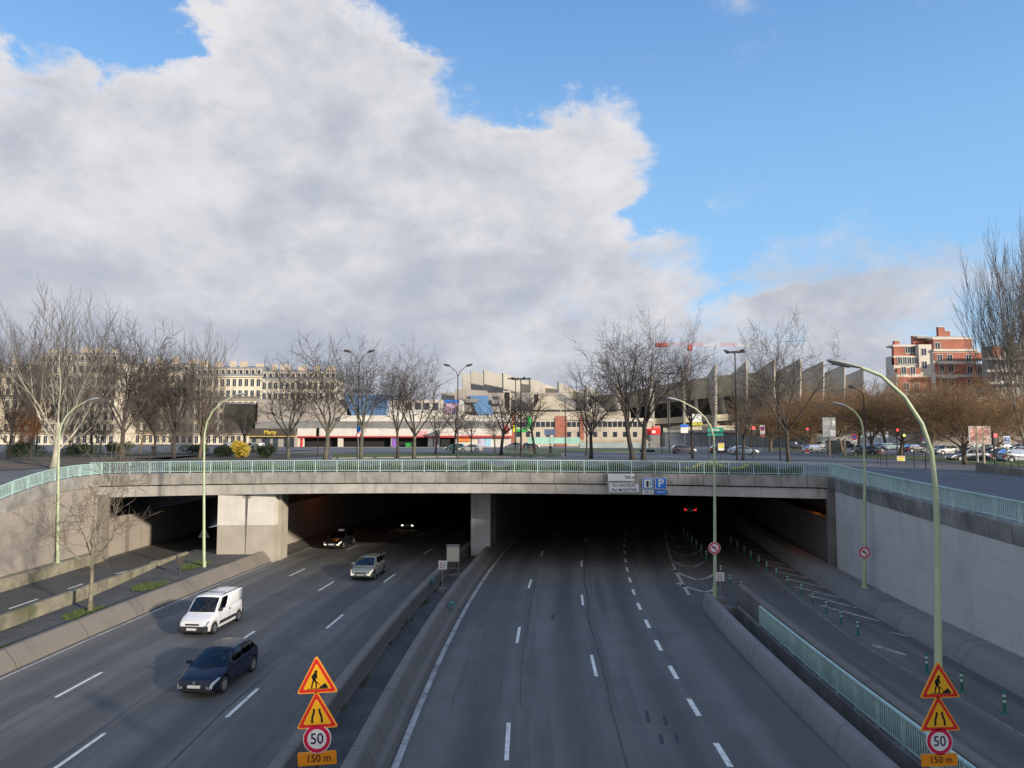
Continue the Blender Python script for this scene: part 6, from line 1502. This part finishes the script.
# ================= the square: lawns, kerbs, markings
M_kerb = mat('kerb_stone', (.30, .29, .27), .85, .15, 1.)
def gp(u, v): p = G(u, v, 7.5); return (p.x, p.y)
def raised(nm, outl, m, dz, label=None, cat=None):
    o = patch(nm, outl, m, dz, label=label, cat=cat); bm = bmesh.new(); bm.from_mesh(o.data)
    be = [e for e in bm.edges if e.is_boundary]; r_ = bmesh.ops.extrude_edge_only(bm, edges=be)
    for v in [g_ for g_ in r_['geom'] if isinstance(g_, bmesh.types.BMVert)]: v.co.z -= dz+.06
    bm.to_mesh(o.data); bm.free(); return o
def grow(outl, d):
    cx = sum(p[0] for p in outl)/len(outl); cy = sum(p[1] for p in outl)/len(outl)
    return [(x+(d if x > cx else -d), y+(d if y > cy else -d)) for x, y in outl]
lawns = [[gp(332, 458.6), gp(455, 457.0), gp(562, 457.4), gp(562, 454.0), gp(455, 453.4), gp(332, 455.2)], [gp(505, 451.8), gp(655, 452.6), gp(655, 449.8), gp(505, 449.4)],
         [gp(838, 457.5), gp(930, 461.5), gp(1000, 465.5), gp(1060, 469), gp(1060, 464.5), gp(1000, 461.5), gp(930, 458.), gp(850, 455.)], [gp(765, 450), gp(830, 452.2), gp(830, 449.5), gp(765, 448)],
         [gp(640, 452.4), gp(672, 453), gp(672, 451.2), gp(640, 450.6)]]
for i, l in enumerate(lawns):
    raised('kerb', grow(l, .3), M_kerb, .10)['kind'] = 'structure'; raised('lawn', l, M_grass, .15)
for l in ([(-140, 66), (-47, 66), (-42, 84), (-48, 128), (-190, 128)], [(-48, 86), (-30, 90), (-26, 125), (-46, 126)]): patch('park_ground', l, M_soil, .05)
patch('footpath', [(-62, 100), (-58, 100), (-40, 150), (-46, 150)], M_side, .09); patch('pavement', [(-52, 178), (60, 172), (60, 190), (-52, 196)], mat('pale_pavement', (.24, .235, .225), .85, .12, .5), .05)
patch('pavement', [(24.5, 57.6), (30, 57.6), (18, 64.5), (-33, 66.), (-33, 64.2), (17, 61.)], mat('pale_pavement', (.24, .235, .225), .85, .12, .5), .045)
mk = MB()
def pm(a, b, w_=.15):
    a, b = Vector(gp(*a)), Vector(gp(*b)); d = (b-a).normalized(); s_ = Vector((-d.y, d.x))*w_/2; n = max(1, int((b-a).length/4))
    for i in range(n):
        p, q_ = a+(b-a)*i/n, a+(b-a)*(i+1)/n
        mk.v += [(*(p+s_), gz(*p)+.03), (*(q_+s_), gz(*q_)+.03), (*(q_-s_), gz(*q_)+.03), (*(p-s_), gz(*p)+.03)]; k = len(mk.v)-4; mk.face((k, k+1, k+2, k+3))
for a, b in (((660, 456), (700, 459)), ((705, 459.5), (740, 462)), ((570, 458), (620, 458.5)), ((870, 468), (905, 471)), ((925, 470), (985, 474)), ((380, 461), (420, 460.5)), ((590, 460.5), (650, 461))): pm(a, b)
o = mk.build('square_marking', M_paint, ground, fix=False)
# ================= lamps on the square
def hexhead(q, p, d, s_=1.):
    up = Vector((0, 0, 1)); p = Vector(p); d = Vector(d).normalized(); sd = d.cross(up); n0 = len(q.v)
    for t, w_, h_ in ((0, .08, .06), (.2, .2, .14), (.6, .26, .17), (.95, .18, .08)):
        for k in range(8): th = 2*math.pi*k/8; q.v.append(tuple(p+d*t*s_+sd*w_*s_*math.cos(th)+up*h_*s_*math.sin(th)))
    for i in range(3):
        for k in range(8): j = (k+1) % 8; q.face((n0+i*8+k, n0+i*8+j, n0+i*8+8+j, n0+i*8+8+k))
    q.face([n0+k for k in range(8)]); q.face([n0+24+k for k in range(8)])
def double_lamp(u, vb, vt, Y, label, heads=2, single=False):
    p = PY(u, vb, Y); H = PY(u, vt, Y).z-7.5; r = empty('street_lamp', (p.x, Y, gz(p.x, Y)), 0, label, 'street lamp')
    q = MB(); q.tube([(0, 0, 0), (0, 0, H*.5), (0, 0, H*.9)], [.13, .09, .07], 8); q.build('pole', M_black, r)
    sides = (1,) if single else (-1, 1)
    for s_ in sides:
        q = MB(); q.tube([(0, 0, H*.88), (s_*.25, 0, H*.94), (s_*.8, 0, H*.975), (s_*1.15, 0, H)], [.06, .05, .045, .04], 6); a = q.build('arm', M_black, r)
        q = MB(); hexhead(q, (s_*1.05, 0, H), (s_, 0, .25), 1.); q.build('lamp_head', M_lampd, a)
    return r
M_lampd = mat('dark_lamp_head', (.06, .06, .07), .4, .1)
def mast(u, vb, vt, Y, label, n=4, rr_=.75):
    p = PY(u, vb, Y); H = PY(u, vt, Y).z-7.5; r = empty('floodlight_mast', (p.x, Y, gz(p.x, Y)), 0, label, 'light mast')
    q = MB(); q.tube([(0, 0, 0), (0, 0, H*.5), (0, 0, H)], [.15, .11, .08], 8); q.build('pole', M_black, r)
    q = MB(); n0 = 16
    q.tube([(rr_*math.cos(2*math.pi*k/n0), rr_*math.sin(2*math.pi*k/n0), H-.15) for k in range(n0+1)], .05, 5); q.build('ring', M_black, r)
    for k in range(n):
        t = 2*math.pi*k/n+.4; c = Vector((math.cos(t)*rr_, math.sin(t)*rr_, H-.1)); q = MB(); q.bar((0, 0, H-.15), c, .035, 5); hexhead(q, c, (math.cos(t), math.sin(t), .1), .8); q.build('lamp_head', M_lampd, r)
    return r
double_lamp(457.5, 459, 366, 96, 'black double-headed lamp post in front of the poster wall')
double_lamp(357.5, 460, 352, 90, 'black double-headed lamp post in front of the slanting blue glass, with a round sign')
double_lamp(866, 460, 388, 92, 'black single-headed lamp post among the brown avenue trees', single=True).scale = (-1, 1, 1)
double_lamp(36, 458, 366, 105, 'dark single-headed lamp post behind the pale plane tree', single=True).scale = (-1, 1, 1)
mast(521, 459, 378, 98, 'black mast with a ring of lamps, nearer of the pair in the centre', 4); mast(515.5, 453, 378.5, 125, 'black mast with a ring of lamps, farther of the pair in the centre', 4)
mast(737.5, 461.5, 351, 86, 'tall black mast with four lamps on top before the stadium', 4, .9); mast(669.5, 453, 373, 130, 'black lamp mast left of the slender bare tree', 4, .9)
p = PY(789, 462, 84); q = MB(); q.tube([(0, 0, 0), (0, 0, 10.5)], [.10, .07], 8); o = q.build('steel_mast', M_black); o.location = (p.x-1.0, 84, 7.45); tag(o, 'plain black mast standing against the tall dark bare tree', 'mast')
p = PY(565.5, 457, 104); r = empty('signal_mast', (p.x, 104, 7.5), 0, 'thin black mast with one side arm carrying signals', 'mast')
q = MB(); q.tube([(0, 0, 0), (0, 0, 8.6)], [.10, .06], 8); q.build('pole', M_black, r); q = MB(); q.bar((0, 0, 5.2), (3.2, 0, 5.25), .05, 6); q.build('arm', M_black, r); q = MB(); q.box(3., 3.35, -.15, .15, 4.5, 5.3); q.build('signal_box', M_black, r)
# ================= signs and signals of the square
M_redon = mat('signal_red_lit', (.8, .02, .02), .4, 0, emit=(1, .03, .03, 5)); M_grnon = mat('signal_green_lit', (.5, .8, .1), .4, 0, emit=(.6, 1, .1, 3.)); M_gpost = mat('grey_post', (.20, .21, .21), .5, .1)
def board(u, vb, Y, items, label, name='road_sign', cat='road sign', posts=(0,), pm_=None, pr=.05, top=None):
    """items: (du, v0, v1, halfwidth px, material, shape)"""
    p = PY(u, vb, Y); z0 = gz(p.x, Y); r = empty(name, (p.x, Y, z0), 0, label, cat); k = Y/F; zmax = 0
    for i, (nm, du, v0, v1, hw_, m, shp) in enumerate(items):
        za, zb = PY(u, v1, Y).z-z0, PY(u, v0, Y).z-z0; zmax = max(zmax, zb); x = du*k; w_ = hw_*k; q = MB(); dd = .06+.012*i
        if shp == 'round': q.prism([(x+a*w_, (za+zb)/2+b*w_) for a, b in circ(1, 20)], lambda a, b: (a, -dd, b), lambda a, b: (a, -dd+.03, b))
        else: q.prism([(x-w_, za), (x+w_, za), (x+w_, zb), (x-w_, zb)], lambda a, b: (a, -dd, b), lambda a, b: (a, -dd+.03, b))
        q.build(nm, m, r)
    for du in posts: q = MB(); q.bar((du*k, .02, -.05), (du*k, .02, (PY(u, top, Y).z-z0) if top else zmax), pr, 8); q.build('post', pm_ or M_gpost, r)
    return r
def tlight(u, vl, vb, Y, label, on='red', pr=.06):
    p = PY(u, vb, Y); z0 = gz(p.x, Y); zl = PY(u, vl, Y).z-z0; r = empty('traffic_light', (p.x, Y, z0), 0, label, 'traffic light')
    q = MB(); q.bar((0, 0, -.05), (0, 0, zl+.4), pr, 8); q.build('post', M_black, r)
    q = MB(); q.box(-.19, .19, -.28, -.02, zl-.85, zl+.25); hs = q.build('signal_housing', M_black, r)
    for i in range(3):
        m = M_black
        if on == 'red' and i == 0: m = M_redon
        if on == 'green' and i == 2: m = M_grnon
        q = MB(); q.bar((0, -.285, zl-.32*i), (0, -.30, zl-.32*i), .14 if m is M_black else .17, 14); q.build('signal_lens', m, hs)
    return r
tlight(753.5, 428, 462, 84, 'traffic light showing red beside the tall dark bare tree, left side'); tlight(807.5, 429, 452, 130, 'traffic light showing red right of the tall dark bare tree')
tlight(897.5, 430, 458, 100, 'left one of two traffic lights showing red before the avenue'); tlight(904, 431, 457, 104, 'traffic light showing green-yellow low down, between two reds', 'green'); tlight(995, 435.5, 467, 68, 'traffic light showing red right of the billboard')
tlight(317.5, 430, 459, 100, 'dark unlit traffic light near the forked tree', 'off'); tlight(662, 428, 455, 118, 'dark unlit traffic light right of the red cabin', 'off')
PUR = mat('no_stopping_blue', (.10, .08, .40), .5, .05)
board(763, 455, 130, [('white_plate', 0, 425, 437, 2.4, C_wht, 'sq'), ('red_disc', 0, 426, 431.5, 2.3, C_red, 'round'), ('blue_disc', 0, 427, 430.5, 1.5, PUR, 'round'), ('red_text_plate', 0, 434, 437, 2.1, mat('dull_red_plate', (.45, .12, .12), .5), 'sq')], 'no-stopping sign on a white plate beside the stadium avenue')
board(855, 458, 98, [('red_disc', 0, 434, 440, 3, C_red, 'round'), ('blue_disc', 0, 435, 439, 2.1, PUR, 'round'), ('white_plate', 0, 440.3, 441.6, 2, C_wht, 'sq')], 'round no-stopping sign left of the wall lamp post')
board(924.5, 460, 94, [('red_disc', 0, 436, 442, 2.5, C_red, 'round'), ('blue_disc', 0, 437, 441, 1.8, PUR, 'round'), ('white_plate', 0, 441.6, 443, 2, C_wht, 'sq')], 'round no-stopping sign left of the nearest lamp post')
r = board(1008, 467, 72, [('white_plate', 0, 436, 446, 3.3, C_wht, 'sq'), ('blue_field', 0, 436.8, 441.6, 2.6, C_blue, 'sq'), ('blue_strip', 0, 442.3, 443.8, 2.6, C_blue, 'sq')], 'blue and white parking sign at the far right of the square')
q = MB(); zc = PY(1008, 439.2, 72).z-gz(r.location.x, 72); text_into(q, 'P', lambda x, y: (x, -.125, zc+y), .5); q.build('lettering', C_wht, r, fix=False)
board(901, 465, 84, [('white_plate', 0, 456, 465, 3.9, C_wht, 'sq'), ('yellow_poster', 0, 457, 461.5, 3.3, mat('poster_lime', (.55, .52, .08), .5, .3, 3.), 'sq'), ('red_poster_edge', 0, 456.4, 457.4, 3.3, mat('poster_rose', (.5, .2, .1), .5), 'sq')], 'small yellow and white notice board on a dark post by the right lawn', 'notice_board', 'notice board', top=466, pm_=M_black)
o_ = board(721.3, 462, 86, [('white_plate', 0, 443, 450.5, 3.0, C_wht, 'sq'), ('yellow_poster', 0, 443.8, 448, 2.5, mat('poster_lime', (.55, .52, .08), .5, .3, 3.), 'sq'), ('red_poster_edge', 0, 443.2, 444, 2.5, mat('poster_rose', (.5, .2, .1), .5), 'sq')], 'small yellow and white notice board on a dark post behind the bridge railing', 'notice_board', 'notice board', pm_=M_black)
board(716, 455, 120, [('green_panel', 0, 427.5, 432.2, 8, C_grn, 'sq'), ('green_panel', 0, 433.3, 435.8, 8, C_grn, 'sq'), ('arrow_text', -1, 429, 430.6, 5, mat('white_arrow_text', (.45, .6, .5), .6, .8, 6.), 'sq')], 'wide green direction sign before the stadium', posts=(-6, 6))
board(685, 452, 135, [('blue_panel', 0, 424.4, 427, 4, C_blue, 'sq'), ('white_panel', -.3, 427.4, 433, 3.6, C_wht, 'sq')], 'white panel with a blue strip left of the slender bare tree')
board(550, 454, 120, [('blue_back', 0, 429.2, 435.2, 5.6, mat('slate_blue_board', (.10, .14, .24), .5, .05), 'sq')], 'slate-blue board above the walking person in dark clothes')
board(358.2, 459, 89.5, [('blue_plate', 0, 426, 432, 1.9, C_blue, 'sq'), ('red_disc', 0, 432.5, 437.5, 2.4, C_red, 'round'), ('white_disc', 0, 433.4, 436.6, 1.6, C_wht, 'round')], 'blue plate above a round red-edged sign on the left lamp post', pr=.03)
board(830, 457, 105, [('grey_panel', 0, 417.5, 437, 6.4, mat('grey_sign_panel', (.30, .32, .33), .6, .25, 1.2), 'sq'), ('white_rows', 3.5, 430, 436.5, 2.6, C_wht, 'sq'), ('white_rows', 4.6, 421, 426, 1.6, C_wht, 'sq')], 'large grey direction board right of the tall dark bare tree', posts=(-4, 4), pm_=M_gb2)
board(807, 454, 118, [('white_plate', 0, 449.6, 453, 2.3, C_wht, 'sq'), ('red_plate', 0, 449.9, 452, 2.1, C_red, 'sq')], 'small red and white sign low beside the white car', top=455)
M_bb = mat('billboard_picture', (.55, .26, .22), .4, .5, .55, col2=(.60, .52, .45), s2=.9)
board(980.8, 465, 72, [('frame', 0, 426, 444.6, 11, mat('billboard_frame', (.48, .46, .42), .5, .05), 'sq'), ('picture', 0, 427.2, 442.6, 9.6, M_bb, 'sq')], 'pink-and-white poster billboard on two legs among the brown trees', 'billboard', 'billboard', posts=(-3, 3.5), pm_=mat('billboard_leg', (.38, .35, .28), .6, .1), pr=.12)
# bus-stop like frame
Y = 102.; p = PY(838, 458, Y); r = empty('bus_shelter', (p.x, Y, 7.5), 0, 'open grey shelter frame under the large grey direction board', 'shelter')
k = Y/F; q = MB(); q.box(-8.5*k, 8.5*k, -.1, 1.6, 2.55, 2.75); q.build('roof', M_gb2, r)
for x in (-7.5, 7.5): q = MB(); q.box(x*k-.13, x*k+.13, 0, .2, 0, 2.55); q.build('post', mat('tan_post', (.30, .25, .18), .7, .1), r)
q = MB(); q.box(-7*k, 7*k, 1.4, 1.45, .3, 2.3); q.build('glass_panel', mat('dim_glass', (.08, .10, .10), .2, .1), r)
# dark pedestrian posts
for i, (u, v, h_, lb_) in enumerate(((878, 466, 1.4, 'thin dark post, first of the loose row behind the right railing'), (881, 466.3, 1.4, 'thin dark post, second of the loose row behind the right railing'), (887, 467, 1.4, 'thin dark post left of the right notice board'), (914.5, 469, 1.5, 'thin dark post right of the right notice board'), (926, 470, 1.5, 'thin dark post nearest to the nearest lamp post'), (709, 461.5, 2.2, 'dark post behind the bridge railing left of the notice board'))):
    Yp = (CH-7.3)*F/(v-437.3); p = PY(u, v, Yp); q = MB(); q.bar((0, 0, -.1), (0, 0, h_), .045, 8); q.bar((0, 0, h_), (0, 0, h_+.08), .06, 8, .03); o = q.build('bollard_post', M_black); o.location = (p.x, Yp, gz(p.x, Yp)); tag(o, lb_, 'post')
# low wall with railing of the underpass stairs at the right edge
p0 = Vector((PY(976, 475, 62).x, 62)); p1 = Vector((PY(1080, 500, 47).x, 47)); r = empty('stair_wall', (p0.x, p0.y, gz(*p0)), 0, 'low concrete wall with a thin dark railing at the right edge of the square', 'wall')
d = (p1-p0); L_ = d.length; d.normalize(); nn = Vector((-d.y, d.x)); q = MB()
def sw(s_, t, z): a = p0+d*s_+nn*t-p0; return (a.x, a.y, z)
q.prism([(0, -1.5), (L_, -1.5), (L_, .75), (0, .75)], lambda s_, z: sw(s_, 0, z-.035*s_), lambda s_, z: sw(s_, .3, z-.035*s_)); q.build('wall', M_moss, r)
q = MB()
for i in range(int(L_/1.2)+1): q.bar(sw(i*1.2, .15, .7-.042*i), sw(i*1.2, .15, 1.7-.042*i), .02, 5)
q.bar(sw(0, .15, 1.7), sw(L_, .15, 1.7-.035*L_), .03, 5); q.bar(sw(0, .15, 1.2), sw(L_, .15, 1.2-.035*L_), .02, 5); q.build('railing', M_black, r)
# ================= cars on the square
PAINTS = {}
def pcar(proto, u, v, rz, colr, label, metal=.3, Y=None, group='cars and vans on and around the square'):
    if Y is None: Y = (CH-7.5)*F/(v-437.3)
    p = PY(u, v, Y); c = dup(proto); c.location = (p.x, Y, gz(p.x, Y)+.03); c.rotation_euler.z = rz
    if proto is carB: c.name = 'delivery_van'
    else: c.name = 'parked_car'
    tag(c, label, 'van' if proto is carB else 'car', group)
    key = colr; m = PAINTS.get(key) or paint('c%d' % len(PAINTS), colr, metal); PAINTS[key] = m
    for ch in c.children:
        if ch.name.split('.')[0] in ('body', 'roof', 'mirror', 'door_handle') and ch.material_slots and (ch.material_slots[0].material.name.startswith('paint')): ch.material_slots[0].link = 'OBJECT'; ch.material_slots[0].material = m
        if ch.name.startswith(('roof_sign', 'front_emblem')): bpy.data.objects.remove(ch)
    return c
LFT, RGT, AWY, TOW = -math.pi/2, math.pi/2, math.pi, 0.
pcar(carC, 455, 451.5, LFT, (.03, .09, .09), 'dark green car behind the double-headed lamp post'); pcar(carD, 470.5, 452.3, LFT, (.36, .38, .40), 'silver saloon car passing the poster shop')
pcar(carA, 513.5, 449.3, LFT, (.12, .14, .17), 'grey car half hidden by the nearer lamp mast'); pcar(carC, 531, 449.2, RGT, (.05, .06, .09), 'dark blue car behind the person in the beige coat')
pcar(carC, 683.5, 454, RGT, (.17, .15, .155), 'grey hatchback at the left of the junction, left of the slender tree'); pcar(carA, 722, 454, RGT, (.02, .025, .03), 'dark car behind the yellow notice board'); pcar(carD, 743, 455.2, RGT, (.30, .38, .44), 'pale blue-grey saloon beside the tall black mast')
pcar(carB, 798.5, 450, TOW+.3, (.10, .11, .13), 'dark small van right of the tall dark bare tree'); pcar(carA, 814, 453, RGT+.3, (.55, .56, .56), 'white hatchback under the red traffic light'); pcar(carB, 818, 449, TOW, (.50, .52, .54), 'pale van behind the white hatchback')
pcar(carD, 968.5, 461.5, LFT, (.17, .20, .23), 'blue-grey saloon parked behind the dark trunk in front of the billboard'); pcar(carC, 1018, 462.5, RGT, (.40, .42, .47), 'silver car at the right edge of the photo'); pcar(carA, 993, 459, LFT, (.48, .48, .46), 'white hatchback right of the blue-grey saloon')
pcar(carD, 868.5, 455.5, AWY+.5, (.12, .10, .09), 'dark car left of the green-lit traffic light'); pcar(carA, 861, 453, AWY, (.16, .17, .19), 'grey car behind the wall lamp post')
pcar(carA, 879, 450.5, TOW+.6, (.28, .30, .32), 'silver car in the avenue behind the wall lamp post'); pcar(carC, 890, 450, RGT, (.20, .28, .30), 'pale teal car in the avenue left of the red lights')
pcar(carA, 915, 452.5, RGT+.2, (.05, .05, .055), 'black car between the pale trunk and the no-stopping sign'); pcar(carD, 934, 453.5, LFT, (.30, .31, .33), 'grey saloon just left of the nearest lamp post top row'); pcar(carC, 945.5, 455, LFT+.2, (.56, .56, .55), 'white small car just right of the nearest lamp post')
pcar(carA, 938, 449, RGT, (.06, .14, .22), 'blue car in the back row left of the dark trunk'); pcar(carD, 955, 449, RGT, (.08, .18, .22), 'dark teal saloon in the back row behind the dark trunk'); pcar(carC, 975, 449.5, LFT, (.30, .33, .38), 'silver-blue car in the back row under the billboard'); pcar(carA, 992, 450, LFT, (.10, .12, .14), 'dark grey car in the back row right of the billboard')
pcar(carD, 1006, 450, LFT, (.52, .53, .54), 'white saloon in the back row under the parking sign'); pcar(carC, 1021, 451, LFT, (.05, .10, .20), 'blue car in the back row at the right edge'); pcar(carB, 846, 447.5, RGT, (.30, .32, .33), 'grey van in the avenue behind the shelter'); pcar(carA, 903, 447, LFT, (.34, .35, .36), 'pale car far down the avenue behind the red lights')
pcar(carB, 236, 453, RGT, (.50, .51, .52), 'white van left of the forsythia bush'); pcar(carB, 252, 453, LFT, (.48, .49, .51), 'white van parked before the dark-fronted shop')
for i, (u, v, c_, lb_) in enumerate(((1002, 460.8, (.10, .10, .11), 'dark car left of the silver one at the right edge'), (1034, 459.5, (.35, .1, .1), 'red car cut off by the right edge'), (930, 447, (.3, .12, .1), 'small red car far back between the avenue trees'))): pcar(carC if i else carD, u, v, LFT, c_, lb_)
# ================= people on the square
def ped(u, vb, rz, label, coat, legs, **k):
    Y = (CH-7.5)*F/(vb-437.3); p = PY(u, vb, Y); return figure('person', (p.x, Y, gz(p.x, Y)+.05), rz, label, coat, legs, **k)
ped(550.5, 456.6, RGT+.2, 'person in dark clothes striding past the bare trees', ('navy_jacket', (.02, .02, .035)), ('black_trousers', (.015, .015, .018)), stride=.42)
ped(531, 457.6, LFT+.5, 'person in a long beige coat standing on the near path', ('beige_coat', (.42, .33, .23)), ('black_trousers', (.015, .015, .018)), stride=.12, longcoat=True, hair=(.5, .48, .45))
ped(628.5, 449.6, LFT, 'person in a purple jacket walking left of the double-trunk tree', ('purple_jacket', (.12, .03, .10)), ('dark_trousers', (.03, .03, .04)), stride=.35)
ped(649.3, 449.4, RGT, 'person in black walking right of the double-trunk tree', ('black_jacket', (.018, .018, .02)), ('dark_trousers', (.03, .03, .04)), stride=.3)
ped(152.5, 457.2, .2, 'person in dark clothes standing on the park path at the left', ('black_jacket', (.018, .018, .02)), ('dark_trousers', (.03, .03, .04)), stride=.1)
